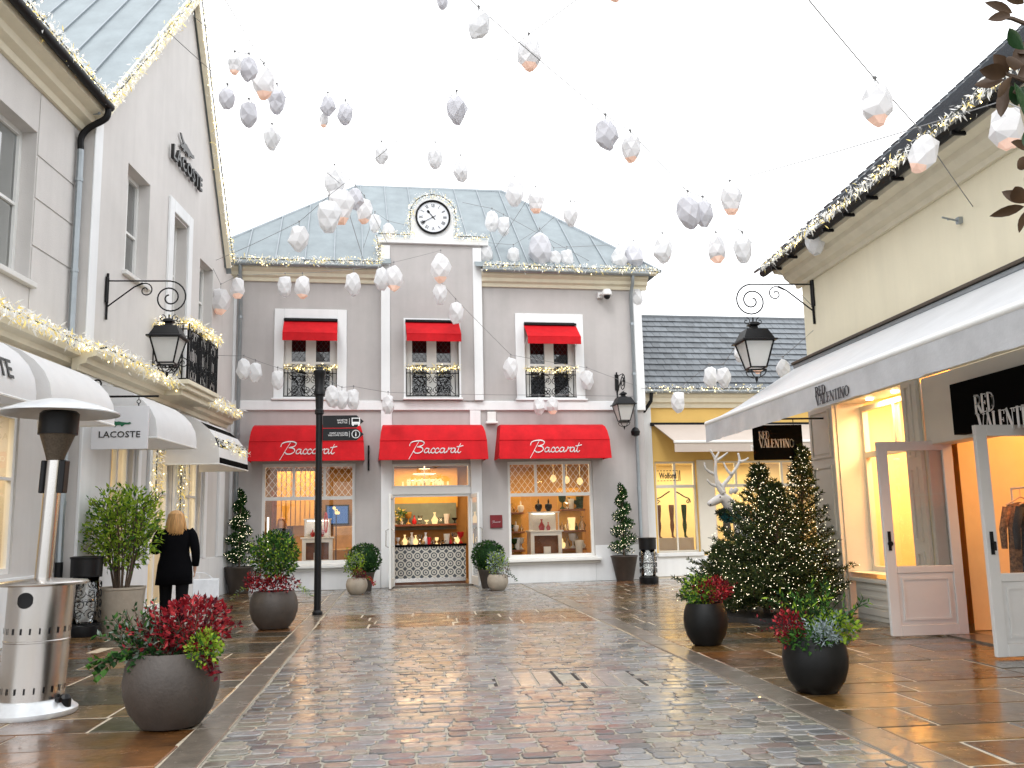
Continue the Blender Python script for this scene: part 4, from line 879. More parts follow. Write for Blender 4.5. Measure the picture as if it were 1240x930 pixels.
# recessed show window with splayed side
mb = MB(RM); mb.add([(.86, 0, 0), (.90, .40, 0), (.90, .40, 3.0), (.86, 0, 3.0)], [(0, 1, 2, 3)]); mb.add([(.86, 0, 3.0), (.90, .40, 3.0), (2.80, .42, 3.0), (2.80, 0, 3.0)], [(0, 1, 2, 3)])
mb.add([(2.8, .42, 0), (2.8, 0, 0), (2.8, 0, 3.0), (2.8, .42, 3.0)], [(0, 1, 2, 3)]); mb.add([(.86, -.002, .62), (.90, .40, .62), (2.8, .40, .62), (2.8, -.002, .62)], [(0, 1, 2, 3)]); mb.build('window_bay', 'cpaint', V, recalc=False)
bx(V, 'stall_riser', 'cpaint', RM, (1.0, .03, 0, 2.80, .10, .50), (1.1, .01, .07, 2.7, .03, .16), (.95, -.02, .50, 2.80, .12, .55), bevel=.005)
mb = MB(RM)
for z in (.18, .29, .40): mb.box(1.12, .015, z, 2.7, .031, z+.035)
mb.build('riser_moulding', 'cpaint', V)
o, cells = shop_window_frame(V, RM, .90, 2.80, .62, 2.95, 2.25, 2, d=.34, w=.07, m='cpaint')
room(V, RM, .7, 3.0, .5, 2.0, 3.2, 'yellowi'); light(RM, 2.1, 1.1, 3.1, 1.2, 1.0, 120, (1, .72, .34)); light(RM, 1.75, .2, 2.97, .5, .2, 14, (1, .66, .28)); spots(V, RM, [(1.5, .2), (2.2, .2)], 3.0)
# entrance
bx(V, 'door_post', 'cpaint', RM, (3.16, .0, 0, 3.22, .26, 2.2), bevel=.006); bx(V, 'door_post', 'cpaint', RM, (5.10, .0, 0, 5.24, .26, 2.2), bevel=.006); bx(V, 'door_head', 'cpaint', RM, (3.16, .02, 2.2, 9.3, .30, 3.0), bevel=.006)
bx(V, 'threshold', 'kerb', RM, (3.30, 0, -.02, 5.10, .4, .02)); bx(V, 'side_wall', 'cpaint', RM, (5.24, .05, 0, 9.3, .3, 2.2))
room(V, RM, 2.3, 7.0, .45, 4.0, 3.0, 'orange', z0=.01); light(RM, 4.4, 2.0, 2.95, 2.6, 2.0, 95, (1, .48, .16))
spots(V, RM, [(3.9, 1.2), (4.6, 1.6)], 3.0)
t = thing('shop_sign', 'large black shop sign with white condensed lettering above the right entrance', 'sign', RW.P(4.8, -.1, 2.25))
u0s, z0s = RW.uz(1152, 472, -.1); bx(t, 'board', 'blackm', RM, (u0s, -.12, 2.24, u0s+2.9, .02, 2.80), bevel=.004)
us, zs = RW.uz(1181, 508, -.13); mb = MB(RM); didone(mb, 'RED', us, zs+.06, .19, -.128, 1.0); didone(mb, 'VALENTINO', us+.03, zs-.16, .205, -.128, 1.0); mb.build('lettering', 'lettw', t)
def door_leaf(hx, hy, fx, fy, lab, gp, handle=1):
    dvx = Vector((fx-hx, fy-hy, 0)); L_ = dvx.length; dvx.normalize()
    Mx = Matrix(((-dvx.x, 0, 0, fx), (-dvx.y, 1, 0, fy), (0, 0, 1, 0), (0, 0, 0, 1))); Mx = Matrix.Translation((fx, fy, 0)) @ Matrix.Rotation(atan2(-dvx.y, -dvx.x), 4, 'Z')
    t = thing('door_leaf', lab, 'door', (fx, fy, .01), gp)
    mb = MB(Mx); frame(mb, 0, L_, .02, 2.24, .12, -.025, .025, wb=.12, wt=.11); mb.box(.12, -.024, .72, L_-.12, .024, .80); mb.box(.12, -.01, .14, L_-.12, .01, .72); mb.build('frame', 'gpaint', t, bevel=.004)
    for sd_ in (-1, 1):
        mb = MB(Mx); frame(mb, .17, L_-.17, .19, .67, .025, -.022*1, -.0105) if sd_ < 0 else frame(mb, .17, L_-.17, .19, .67, .025, .0105, .022); mb.build('panel_moulding', 'gpaint', t)
    g = MB(Mx); g.add([(.12, 0, .80), (L_-.12, 0, .80), (L_-.12, 0, 2.13), (.12, 0, 2.13)], [(0, 1, 2, 3)]); g.build('pane', 'glass', t, recalc=False)
    h = MB(Mx); h.box(.04, -.035, .98, .075, -.0255, 1.2); h.tube([(.055, -.03, 1.1), (.055, -.075, 1.1), (.055, -.075, 1.02)], .012, 6) if handle else h.tube([(.06, -.0255, 1.06), (.06, -.05, 1.06)], .03, 8)
    h.build('handle', 'iron', t)
    for z in (.35, 1.15, 1.95): h = MB(Mx); h.tube([(L_+.005, .0, z), (L_+.005, .0, z+.1)], .012, 6); h.build('hinge', 'zincd', t)
    return t
door_leaf(6.16, 10.32, 5.25, 10.34, 'open white glazed door leaf farther from the camera at the right entrance', 'open door leaves', 0)
door_leaf(6.20, 8.62, 5.37, 8.57, 'open white glazed door leaf nearest the camera at the right frame edge', 'open door leaves', 1)
# clothes rail seen through the doorway
t = thing('clothes_rail', 'white clothes rail inside the orange lit right shop', 'clothes rail', (6.9, 9.2, 0))
mb = MB(); mb.tube([(6.75, 10.15, 1.66), (6.75, 8.0, 1.66)], .014, 6); mb.build('rail', 'wpaint', t)
mb = MB(); mb.tube([(6.75, 10.15, 0), (6.75, 10.15, 1.66)], .014, 6); mb.build('post', 'wpaint', t); mb = MB(); mb.tube([(6.75, 8.0, 0), (6.75, 8.0, 1.66)], .014, 6); mb.build('post', 'wpaint', t)
for k, (mm, lb) in enumerate([('cloth1', 'dark patterned dress first on the rail'), ('clothd', 'navy jacket second on the rail'), ('clothy', 'yellow coat third on the rail'), ('blackm', 'black dress fourth on the rail'), ('clothd', 'long navy coat fifth on the rail'), ('cloth1', 'brown patterned coat sixth on the rail'), ('blackm', 'black jacket seventh on the rail'), ('cloth1', 'dark floral shirt eighth on the rail')]):
    y = 10.0-k*.24; hz = [.95, .8, .75, .9, 1.1, 1.0, .7, .8][k]
    t = thing('garment', lb, 'garment', (6.75, y, 1.5), 'garments on the rail')
    mb = MB(); n = 10; vs = []
    for (z, w, d) in ((1.50, .04, .02), (1.47, .17, .04), (1.40, .22, .05), (1.2, .19, .05), (1.5-hz, .23, .07)):
        for q in range(n): vs.append((6.75+w*cos(2*pi*q/n), y+d*sin(2*pi*q/n)+(.012*sin(q*2.5) if z < 1.3 else 0), z))
    mb.add(vs, [(i*n+q, i*n+(q+1) % n, (i+1)*n+(q+1) % n, (i+1)*n+q) for i in range(4) for q in range(n)])
    for sg in (-1, 1): mb.tube([(6.75+sg*.18, y, 1.44), (6.75+sg*.25, y, 1.2), (6.75+sg*.26, y-.01, .98)], [.05, .045, .035], 6)
    mb.build('cloth', mm, t, smooth=True, recalc=False)
    mb = MB(); mb.tube([(6.57, y, 1.47), (6.75, y, 1.56), (6.93, y, 1.47)], .01, 5); mb.tube([(6.75, y, 1.56), (6.75, y, 1.66), (6.77, y, 1.68)], .005, 4); mb.build('hanger', 'hanger', t)
# big awning
t = thing('long_awning', 'long pale grey sloping awning along the right shopfront', 'awning', RW.P(4, -.8, 2.6)); A0u, A1u = -.16, 9.6
mb = MB(RM); n = 26
vs = []
for k in range(n+1):
    u = A0u+(A1u-A0u)*k/n; sag = .018*sin(k*1.9)
    for (d, z) in ((-.16, 3.70), (-.63, 3.43-.02+sag*.3), (-1.1, 3.145-.03+sag), (-1.56, 2.885)): vs.append((u, d, z))
top = [(v[0], v[1], v[2]+.006) for v in vs]; fs = [(4*k+j, 4*k+j+1, 4*k+j+5, 4*k+j+4) for k in range(n) for j in range(3)]
mb.add(vs, fs); mb.build('canopy', 'canvasr', t, smooth=True, recalc=False)
mb = MB(RM); mb.tube([(A0u-.02, -1.6, 2.85), (A1u, -1.6, 2.85)], .045, 10); mb.build('front_bar', 'wpaint', t, smooth=40)
mb = MB(RM); vs = []
for k in range(61):
    u = A0u+(A1u-A0u)*k/60; w = .012*sin(k*1.3)+.008*sin(k*3.1)
    for z, f in ((2.82, 0), (2.69, .6), (2.56, 1)): vs.append((u, -1.635-w*f, z-(.004*sin(k*2.2) if f == 1 else 0)))
mb.add(vs, [(3*k+j, 3*k+j+1, 3*k+j+4, 3*k+j+3) for k in range(60) for j in range(2)]); mb.build('valance', 'valance', t, smooth=True, recalc=False)
bx(t, 'housing', 'zincd', RM, (A0u, -.17, 3.70, A1u, -.001, 3.76), bevel=.01); bx(t, 'housing_lip', 'mesh', RM, (A0u, -.2, 3.762, A1u, -.001, 3.80), bevel=.006)
for u in (.3, 3.6, 6.9):
    mb = MB(RM); mb.tube([(u, -.12, 3.55), (u+.5, -.8, 3.1), (u, -1.55, 2.84)], .025, 6); mb.build('folding_arm', 'gpaint', t)
ua, za = RW.uz(990, 497, -1.64); ub, zb = RW.uz(1028, 480, -1.64)
mb = MB(RM); w1 = didone(MB(), 'VALENTINO', 0, 0, .1, 0, 1); k = (ub-ua)/w1; didone(mb, 'RED', ua, 2.685, .10, -1.656, k); didone(mb, 'VALENTINO', ua+.0, 2.59, .105, -1.656, k); mb.build('lettering', 'lettg', t)
# square hanging sign
t = thing('hanging_sign', 'black square hanging sign with thin lettering under the awning tip', 'hanging sign', (5.1, 13.0, 2.2), 'hanging signs'); SM = Matrix.Translation((0, 13.0, 0))
bx(t, 'board', 'blackm', SM, (4.74, -.02, 2.23, 5.48, .02, 2.74), bevel=.004); mb = MB(SM); mb.tube([(4.70, 0, 2.83), (5.9, 0, 2.83)], .014, 6); mb.build('bracket_bar', 'iron', t)
for x in (4.86, 5.36): mb = MB(SM); mb.tube([(x, 0, 2.74), (x, 0, 2.83)], .007, 5); mb.build('hook', 'iron', t)
mb = MB(SM); didone(mb, 'RED', 4.82, 2.54, .11, -.024, .8); didone(mb, 'VALENTINO', 4.82, 2.41, .12, -.024, .84); mb.build('lettering', 'valance', t)
# ================================================================== LEFT BUILDINGS
LM, GM = LW.M, WG.M
L_ = thing('gabled_shop', 'pale taupe gabled building on the left with zinc roof and balcony', 'building', LW.P(4, 0, 0))
LH = [(1.46, 2.5, 5.66, 7.52), (3.72, 4.58, 4.02, 7.42), (5.5, 6.45, 4.3, 7.08), (1.30, 2.2, .9, 2.95), (3.0, 4.2, .05, 2.95), (5.0, 6.0, .9, 2.95)]
mb = MB(LM); holes_wall(mb, .1, 7.3, 0, 7.55, LH, .28, mi=0); mb.add([(7.3, 0, 0), (8.26, 0, 0), (8.26, 0, 7.4), (7.3, 0, 7.4)], [(0, 1, 2, 3)])
mb.add([(.1, 0, 7.55), (7.3, 0, 7.55), (7.28, 0, 7.6), (4.34, 0, 12.34), (.1, 0, 7.75)], [(0, 1, 2, 3, 4)]); mb.add([(.1, 0, 0), (.1, 0, 7.75), (.1, 7, 7.75), (.1, 7, 0)], [(0, 1, 2, 3)])
mb.build('wall', 'stucco_l', L_, recalc=False)
bx(L_, 'corner_strip', 'white', LM, (.09, -.03, 4.05, .36, -.001, 7.75), bevel=.008); bx(L_, 'ground_pilaster', 'white', LM, (.09, -.05, 0, 1.12, -.001, 3.7), bevel=.008)
bx(L_, 'plinth', 'white', LM, (1.12, -.04, 0, 3.0, -.001, .85), bevel=.008); bx(L_, 'plinth', 'white', LM, (4.2, -.04, 0, 8.1, -.001, .85), bevel=.008)
for a, b in ((2.3, 2.45), (2.85, 2.99), (4.22, 4.36), (6.1, 6.3), (7.2, 7.6)): bx(L_, 'pilaster', 'white', LM, (a, -.06, .85, b, -.001, 3.7), bevel=.006)
def lwin(parent, Wm, u0, u1, z0, z1, dd=.2, bars=(), back='dark', m='wpaint', mull=True):
    mb = MB(Wm); frame(mb, u0, u1, z0, z1, .07, dd, dd+.07); um = (u0+u1)/2
    if mull: mb.box(um-.035, dd+.001, z0+.07, um+.035, dd+.069, z1-.07)
    o = mb.build('window', m, parent)
    for zb in bars: bx(o, 'glazing_bar', m, Wm, (u0+.07, dd+.003, zb-.02, um-.035, dd+.067, zb+.02)); bx(o, 'glazing_bar', m, Wm, (um+.035, dd+.003, zb-.02, u1-.07, dd+.067, zb+.02))
    for a, b in ((u0+.07, um-.035), (um+.035, u1-.07)):
        g = MB(Wm); g.add([(a, dd+.04, z0+.07), (b, dd+.04, z0+.07), (b, dd+.04, z1-.07), (a, dd+.04, z1-.07)], [(0, 1, 2, 3)]); g.build('pane', 'glassd' if back == 'dark' else 'glass', o, recalc=False)
    if back == 'dark': g = MB(Wm); g.add([(u0, dd+.3, z0), (u1, dd+.3, z0), (u1, dd+.3, z1), (u0, dd+.3, z1)], [(0, 1, 2, 3)]); g.build('unlit_backing', 'dark', o)  # near-black sheet, the darkness of an unlit room put into its colour
    return o
lwin(L_, LM, *LH[0], bars=(6.5,)); lwin(L_, LM, *LH[1], bars=(5.2, 6.4)); lwin(L_, LM, *LH[2], bars=(6.3,))
for h in LH[3:]: lwin(L_, LM, *h, dd=.08, bars=(2.1,), back='lit')
room(L_, LM, .6, 7.0, .5, 2.6, 3.1, 'yellowi'); light(LM, 2.2, 1.4, 3.0, 1.8, 1.4, 50, (1, .84, .58)); light(LM, 5.0, 1.4, 3.0, 2.2, 1.4, 50, (1, .84, .58))
mb = MB(LM); frame(mb, 3.46, 4.84, 4.02, 7.70, .24, -.05, -.001, wb=0); mb.build('window_surround', 'white', L_, bevel=.008)
bx(L_, 'window_sill', 'gpaint', LM, (1.38, -.08, 5.58, 2.58, .2, 5.655), bevel=.008)
CP = [(0, 3.70), (-.08, 3.70), (-.10, 3.77), (-.20, 3.80), (-.22, 3.87), (-.34, 3.90), (-.36, 3.98), (0, 4.02)]
mb = MB(LM); sweep(mb, CP, -.28, 7.6); mb.build('cornice', 'cream', L_)
# zinc roof: south slope, as separate sheets
PK = Vector((4.38, 0, 12.42)); NE = Vector((-.05, 0, 7.66))
FE = Vector((7.5, 0, 7.3))
for k in range(12):
    d0, d1 = -.12+k*.62, -.12+(k+1)*.62; mb = MB(LM); w = Vector((-.72, 0, .69))*.012
    a, b, c, e = [Vector((NE.x, d0, NE.z)), Vector((NE.x, d1-.01, NE.z)), Vector((PK.x, d1-.01, PK.z)), Vector((PK.x, d0, PK.z))]
    mb.add([a, b, c, e, a+w, b+w, c+w, e+w], TF); mb.build('zinc_panel', 'zinc', L_)
    mb = MB(LM); w2 = Vector((-.72, 0, .69))*.05; x = Vector((0, .014, 0)); mb.add([a-x, a+x, e+x, e-x, a-x+w2, a+x+w2, e+x+w2, e-x+w2], TF); mb.build('standing_seam', 'zincd', L_)
mb = MB(LM); mb.add([(PK.x, -.12, PK.z), (PK.x, 7.5, PK.z), (FE.x, 7.5, FE.z), (FE.x, -.12, FE.z)], [(0, 1, 2, 3)]); mb.build('far_roof_slope', 'zinc', L_)
def bar(parent, name, m, Wm, a, b, w, h):
    a, b = Vector(a), Vector(b); t = (b-a).normalized(); n = Vector((0, 1, 0)); q = t.cross(n).normalized(); mb = MB(Wm)
    if q.z < 0: q = -q
    mb.add([a-n*w/2-q*h/2, a+n*w/2-q*h/2, b+n*w/2-q*h/2, b-n*w/2-q*h/2, a-n*w/2+q*h/2, a+n*w/2+q*h/2, b+n*w/2+q*h/2, b-n*w/2+q*h/2], TF); return mb.build(name, m, parent)
bar(L_, 'rake_board', 'cream', LM, (.05, -.1, 7.68), (4.36, -.1, 12.30), .14, .16); bar(L_, 'rake_board', 'cream', LM, (4.36, -.1, 12.32), (7.35, -.1, 7.40), .1, .07)
garland([LW.P(.02, -.2, 7.85), LW.P(2.1, -.2, 10.0), LW.P(4.3, -.2, 12.45)], 'white lit garland climbing the near slope of the left gable', RR, dens=90, size=.11, ylw=.3, spread=.05)
garland([LW.P(4.36, -.2, 12.45), LW.P(5.8, -.2, 9.9), LW.P(7.35, -.2, 7.5)], 'yellow lit garland down the far slope of the left gable', RR, dens=90, size=.08, ylw=.6, spread=.04)
# letters on the gable
t = thing('wall_lettering', 'black raised name letters high on the left gable wall', 'lettering', LW.P(4.2, -.05, 8.5)); text(t, 'letters', 'LACOSTE', LM, 4.27, 8.42, -.07, .27, 'lettb', sx=1.05, bold=.02, ext=.03, space=1.1)
CROC = [(0, .25), (.25, .42), (.5, .5), (.35, .62), (.1, .75), (-.05, .95), (.15, .98), (.4, .78), (.75, .68), (1.0, .72), (1.3, .66), (1.6, .62), (2.0, .56), (2.3, .62), (2.45, .5), (2.2, .38), (1.7, .36), (1.5, .2), (1.35, .1), (1.2, .3), (.8, .28), (.6, .1), (.45, .12), (.55, .3), (.3, .2)]
def croc(mb, u, z, k, d): mb.prism([(u+p[0]*k, z+p[1]*k) for p in CROC], d, d+.02, axis=1)
mb = MB(LM); croc(mb, 3.85, 8.78, .36, -.06); mb.build('emblem', 'lettb', t)
# balcony
bx(L_, 'balcony_slab', 'cream', LM, (2.85, -.68, 3.98, 4.75, -.001, 4.06), (2.92, -.62, 3.90, 4.68, -.001, 3.98), (3.0, -.52, 3.80, 4.6, -.001, 3.90), bevel=.008)
railing(L_, LM, 2.9, 3.5, 4.08, 5.08, -.64); railing(L_, LM, 3.5, 4.1, 4.08, 5.08, -.64); railing(L_, LM, 4.1, 4.7, 4.08, 5.08, -.64);
for k in range(23):
    mb = MB(LM); mb.tube([(2.94+k*.078, -.635, 4.08), (2.94+k*.078, -.635, 4.98)], .008, 4); mb.build('baluster', 'iron', L_)
railing(L_, LM @ Matrix.Translation((2.9, 0, 0)) @ Matrix.Rotation(-pi/2, 4, 'Z') , .02, .62, 4.08, 5.08, 0)
garland([LW.P(2.9, -.05, 5.12), LW.P(2.9, -.66, 5.12), LW.P(3.8, -.68, 5.10), LW.P(4.7, -.66, 5.12)], 'yellow lit garland on the handrail of the left balcony', RR, dens=190, size=.11, ylw=.75, spread=.05, group='light garlands on window railings', nb=34)
garland([LW.P(.0, -.42, 4.04), LW.P(2, -.42, 4.03), LW.P(4, -.42, 4.03), LW.P(7.4, -.42, 4.02)], 'dense lit garland on the lower cornice of the left gabled building', RR, dens=130, size=.12, ylw=.42, spread=.05)
# near wing
N_ = thing('near_wing', 'pale taupe wing with grooved render at the left frame edge', 'building', WG.P(-2, 0, 0))
NH = [(-3.1, -1.2, 4.75, 6.86), (-3.0, -1.2, .9, 2.95), (-6.2, -4.4, 4.75, 6.86), (-6.0, -3.9, .9, 2.95)]
mb = MB(GM); holes_wall(mb, -8.5, .12, 0, 7.8, NH, .3); mb.build('wall', 'stucco_l', N_, recalc=False)
for zz in ((4.06, 5.24), (5.26, 5.91), (5.93, 6.52), (6.54, 7.44)): bx(N_, 'render_panel', 'stucco_l', GM, (-1.17, -.014, zz[0]+.006, .02, -.001, zz[1]-.006), bevel=.004)
for h in NH: lwin(N_, GM, *h, dd=.2 if h[2] > 3 else .03, bars=((h[2]+h[3])/2,) if h[2] > 3 else (2.1,), back='dark' if h[2] > 3 else 'lit')
room(N_, GM, -7, .0, .5, 2.6, 3.1, 'yellowi'); light(GM, -2, 1.4, 3.0, 2.4, 1.4, 70, (1, .8, .5))
bx(N_, 'plinth', 'white', GM, (-3.9, -.04, 0, .08, -.001, .85), bevel=.008); bx(N_, 'window_sill', 'gpaint', GM, (-3.2, -.08, 4.67, -1.1, .2, 4.745), bevel=.008)
mb = MB(GM); sweep(mb, CP, -8.5, .10); mb.build('lower_cornice', 'cream', N_)
mb = MB(GM); sweep(mb, [(0, 7.46), (-.06, 7.46), (-.09, 7.54), (-.2, 7.58), (-.23, 7.66), (-.38, 7.70), (-.40, 7.80), (0, 7.80)], -8.5, .12); mb.build('eaves_cornice', 'cream', N_)
mb = MB(GM); mb.tube([(-8.5, -.47, 7.80), (.02, -.47, 7.80)], .07, 10); mb.build('gutter', 'iron', N_, smooth=40)
mb = MB(GM); mb.add([(-8.5, -.42, 7.84), (.1, -.42, 7.84), (.1, 4, 10.4), (-8.5, 4, 10.4)], [(0, 1, 2, 3)]); mb.build('roof', 'zinc', N_)
mb = MB(GM); mb.tube(rail([(-.05, -.47, 7.76), (-.05, -.44, 7.6), (-.05, -.2, 7.45), (-.05, -.09, 7.3), (-.05, -.09, 7.1)], 4), .05, 8, 1); mb.tube([(-.05, -.09, 7.1), (-.05, -.09, .95)], .05, 8, 0); mb.tube([(-.05, -.09, 1.0), (-.05, -.09, .0)], .058, 8, 1)
for z in (6.6, 5.2, 3.0, 1.8): mb.tube([(-.05, -.09, z), (-.05, -.09, z+.05)], .06, 8, 0)
mb.build('downpipe', ['zincd', 'iron'], N_, smooth=40)
garland([WG.P(-7, -.50, 7.92), WG.P(-3, -.5, 7.92), WG.P(.05, -.48, 7.92)], 'lit garland along the top eaves of the near left wing', RR, dens=90, size=.12, ylw=.5, spread=.05)
garland([WG.P(-6, -.42, 4.05), WG.P(-3, -.42, 4.05), WG.P(.0, -.44, 4.05), LW.P(-.12, -.42, 4.05)], 'dense white garland on the lower cornice of the near left wing', RR, dens=135, size=.12, ylw=.38, spread=.05)
# white dome awnings
def dome_awning(u0, u1, lab, m='canvas', zt=3.60, zb=2.78, out=1.0):
    t = thing('white_awning' if m == 'canvas' else 'striped_awning', lab, 'awning', LW.P((u0+u1)/2, -.5, zb), 'white rounded awnings on the left')
    n = 7; P = [(-out*sin(pi/2*k/n)*1.0, zb+.12+(zt-zb-.12)*cos(pi/2*k/n)) for k in range(n+1)]+[(-out, zb)]
    vs = []; mb = MB(LM)
    for (d, z) in P: vs += [(u0, d, z), (u1, d, z)]
    q = len(vs); vs += [(u0, -.0, zb), (u1, -.0, zb)]
    fs = [(2*i, 2*i+1, 2*i+3, 2*i+2) for i in range(len(P)-1)]; mis = [(i % 2 if m != 'canvas' else 0) for i in range(len(fs))]
    fs2 = [tuple([q]+[2*i for i in range(len(P))]), tuple([q+1]+[2*i+1 for i in reversed(range(len(P)))])]
    for f, mi in zip(fs, mis): pass
    mb.add(vs, fs, 0); mb.mi = list(mis); k0 = len(mb.v); mb.f += fs2; mb.mi += [0, 0]
    mb.build('canopy', ['canvas', 'blackm'] if m != 'canvas' else 'canvas', t, smooth=30, recalc=False)
    mb = MB(LM); mb.tube([(u0, -.01, zb), (u0, -out, zb), (u1, -out, zb), (u1, -.01, zb)], .014, 5); mb.tube([(u0+.01, p[0]*.99, p[1]-.01) for p in P[:4]]+[(u0+.01, P[-1][0]*.98, zb+.1)], .01, 4)
    mb.build('frame', 'wpaint', t)
    return t
a0 = dome_awning(-5.4, -3.36, 'white rounded awning with black name lettering at the left frame edge')
ue, ze = LW.uz(20, 446, -1.02)
text(a0, 'lettering', 'LACOSTE', LM @ Matrix.Translation((0, -.985, 2.97)) @ Matrix.Rotation(radians(-16), 4, 'X'), ue, .0, -.02, .2, 'lettb', align='RIGHT', bold=.012, sx=.9)
dome_awning(-3.0, -1.2, 'plain white rounded awning behind the patio heater hood'); dome_awning(.4, 2.34, 'white rounded awning behind the hanging white sign')
sa = dome_awning(3.75, 5.85, 'black and white striped rounded awning with lights over the far left shop window', m='stripe', zb=2.62)
garland([LW.P(3.8, -.9, 3.05), LW.P(4.8, -.98, 3.0), LW.P(5.8, -.95, 2.95)], 'lit garland draped on the striped awning', RR, dens=200, size=.10, ylw=.35, spread=.05)
garland([LW.P(3.0, -.12, 2.9), LW.P(3.0, -.12, 1.6)], 'vertical lit garland on the near side of the left shop entrance', RR, dens=150, size=.10, ylw=.6, spread=.06, group='vertical garlands at the left entrance')
garland([LW.P(4.35, -.12, 2.9), LW.P(4.35, -.12, 1.7)], 'vertical lit garland on the far side of the left shop entrance', RR, dens=150, size=.10, ylw=.6, spread=.06, group='vertical garlands at the left entrance')
# hanging sign of the left shop
PL = Matrix.Translation((LW.o.x+.18, LW.o.y+.0, 0)) @ Matrix.Scale(.93, 4, (1, 0, 0)) @ Matrix.Translation((0, 0, .09)) @ Matrix.Scale(.95, 4, (0, 0, 1))
t = thing('hanging_sign', 'pale grey square hanging sign with green emblem and black name', 'hanging sign', PL @ Vector((.45, 0, 2.6)), 'hanging signs')
bx(t, 'board', 'signw', PL, (.03, -.02, 2.62, .88, .02, 3.28), bevel=.004); mb = MB(PL); mb.tube([(-.2, 0, 3.43), (1.02, 0, 3.43)], .016, 6); mb.build('bar', 'iron', t)
mb = MB(PL); mb.tube(spiral(.09, 3.62, .1, .03, -pi/2-.3, -.95, 0, 16), .014, 6); mb.tube([(.05, 0, 3.43), (.06, 0, 3.52)], .014, 6); mb.build('scroll', 'iron', t)
for x in (.2, .72):
    mb = MB(PL); mb.tube([(x, 0, 3.43), (x, 0, 3.37)], .007, 5); mb.tube([(x+.028*cos(q*pi/6), 0, 3.35+.028*sin(q*pi/6)) for q in range(12)], .006, 4, closed=True); mb.tube([(x, 0, 3.32), (x, 0, 3.24)], .009, 5); mb.build('hook', 'iron', t)
text(t, 'name_letters', 'LACOSTE', PL, .455, 2.80, -.024, .095, 'lettb', sx=1.06, bold=.008, space=1.05); mb = MB(PL); croc(mb, .31, 2.95, .13, -.03); mb.build('emblem', 'croc', t)
# ================================================================== STREET FURNITURE
def lamp_head(t, Mx, x, z, s=1.):      # z = top of the little cap
    P = lambda r, zz: [(x+r*s*a, r*s*b, z+zz*s) for a, b in ((-1, -1), (1, -1), (1, 1), (-1, 1))]
    def fr(mb, lv, caps=True):
        k = len(mb.v); vs = []
        for l in lv: vs += P(*l)
        fs = [(4*i+j, 4*i+(j+1) % 4, 4*i+4+(j+1) % 4, 4*i+4+j) for i in range(len(lv)-1) for j in range(4)]
        if caps: fs += [(3, 2, 1, 0), tuple(4*(len(lv)-1)+j for j in range(4))]
        mb.add(vs, fs)
    mb = MB(Mx); fr(mb, [(.29, -.30), (.285, -.275), (.25, -.265), (.17, -.10), (.10, -.09), (.06, -.07), (.05, -.03), (.09, -.01), (.07, .03), (.03, .05)]); mb.build('lamp_roof', 'black', t)
    mb = MB(Mx); a, b = P(.235, -.30), P(.13, -.72)
    for i in range(4): mb.tube([a[i], b[i]], .014*s, 5)
    for i in range(4): mb.tube([a[i], a[(i+1) % 4]], .013*s, 5); mb.tube([b[i], b[(i+1) % 4]], .014*s, 5)
    b2 = P(.125, -.76); c = P(.03, -.88)
    for i in range(4): mb.tube([b2[i], b2[(i+1) % 4]], .01*s, 4); mb.tube(rail([b2[i], ((b2[i][0]+c[i][0])/2+(b2[i][0]-x)*.2, (b2[i][1]+c[i][1])/2+b2[i][1]*.2, z-.83*s), c[i]], 3), .009*s, 4)
    mb.lathe([(.03, -.86), (.035, -.89), (.012, -.91), (.02, -.93), (.003, -.97)], (x, 0, z), 8) if s == 1. else mb.lathe([(.03*s, -.86*s), (.02*s, -.92*s), (.003, -.96*s)], (x, 0, z), 8)
    mb.build('lamp_cage', 'black', t)
    a, b = P(.225, -.305), P(.122, -.715)
    for i in range(4):
        g = MB(Mx); g.add([a[i], a[(i+1) % 4], b[(i+1) % 4], b[i]], [(0, 1, 2, 3)]); g.build('lamp_pane', 'frost', t, recalc=False)
def bracket_lamp(Mx, label, X=.97, r=.27, drop=.62):
    t = thing('bracket_lamp', label, 'street lamp', Mx @ Vector((0, 0, 0)), 'scroll bracket lamps')
    mb = MB(Mx); mb.tube([(.02, 0, .12), (.02, 0, -.62)], .02, 6); mb.tube([(.02, 0, 0), (X, 0, 0)], .012, 6)
    mb.tube([(X, 0, 0)]+spiral(X, -r, r, .045, pi/2, -1.95, 0, 44)[1:], .012, 6); mb.tube([(.02, 0, -.42), (.42, 0, -.10), (.55, 0, -.03)], .012, 6)
    mb.tube([(.45, 0, -.09)]+spiral(.60, -.15, .12, .02, pi*.72, -1.35, 0, 22), .010, 5); mb.tube([(X, 0, -2*r), (X, 0, -drop)], .012, 5)
    for sg in (-1, 1): mb.tube(spiral(X+sg*.10, -2*r-.06, .06, .015, pi/2, 1.1*sg, 0, 14), .007, 4)
    mb.build('scroll_bracket', 'iron', t); bx(t, 'wall_plate', 'black', Mx, (-.0, -.05, -.35, .03, .05, .06), bevel=.006)
    lamp_head(t, Mx, X, -drop-.03, .93); return t
bracket_lamp(Matrix.Translation((LW.o.x+.05, LW.o.y+.77, 5.29)), 'black lantern on a scrolled iron bracket on the left gabled building')
bracket_lamp(Matrix.Translation((5.9, 13.18, 4.92)) @ Matrix.Rotation(pi, 4, 'Z'), 'black lantern on a scrolled iron bracket at the corner of the right shop', X=.98, r=.26, drop=.60)
bracket_lamp(FM @ Matrix.Translation((9.42, 0, 5.06)) @ Matrix.Rotation(-pi/2, 4, 'Z'), 'black lantern on the clock house wall beside the right down pipe', X=.5, r=.22, drop=.48)
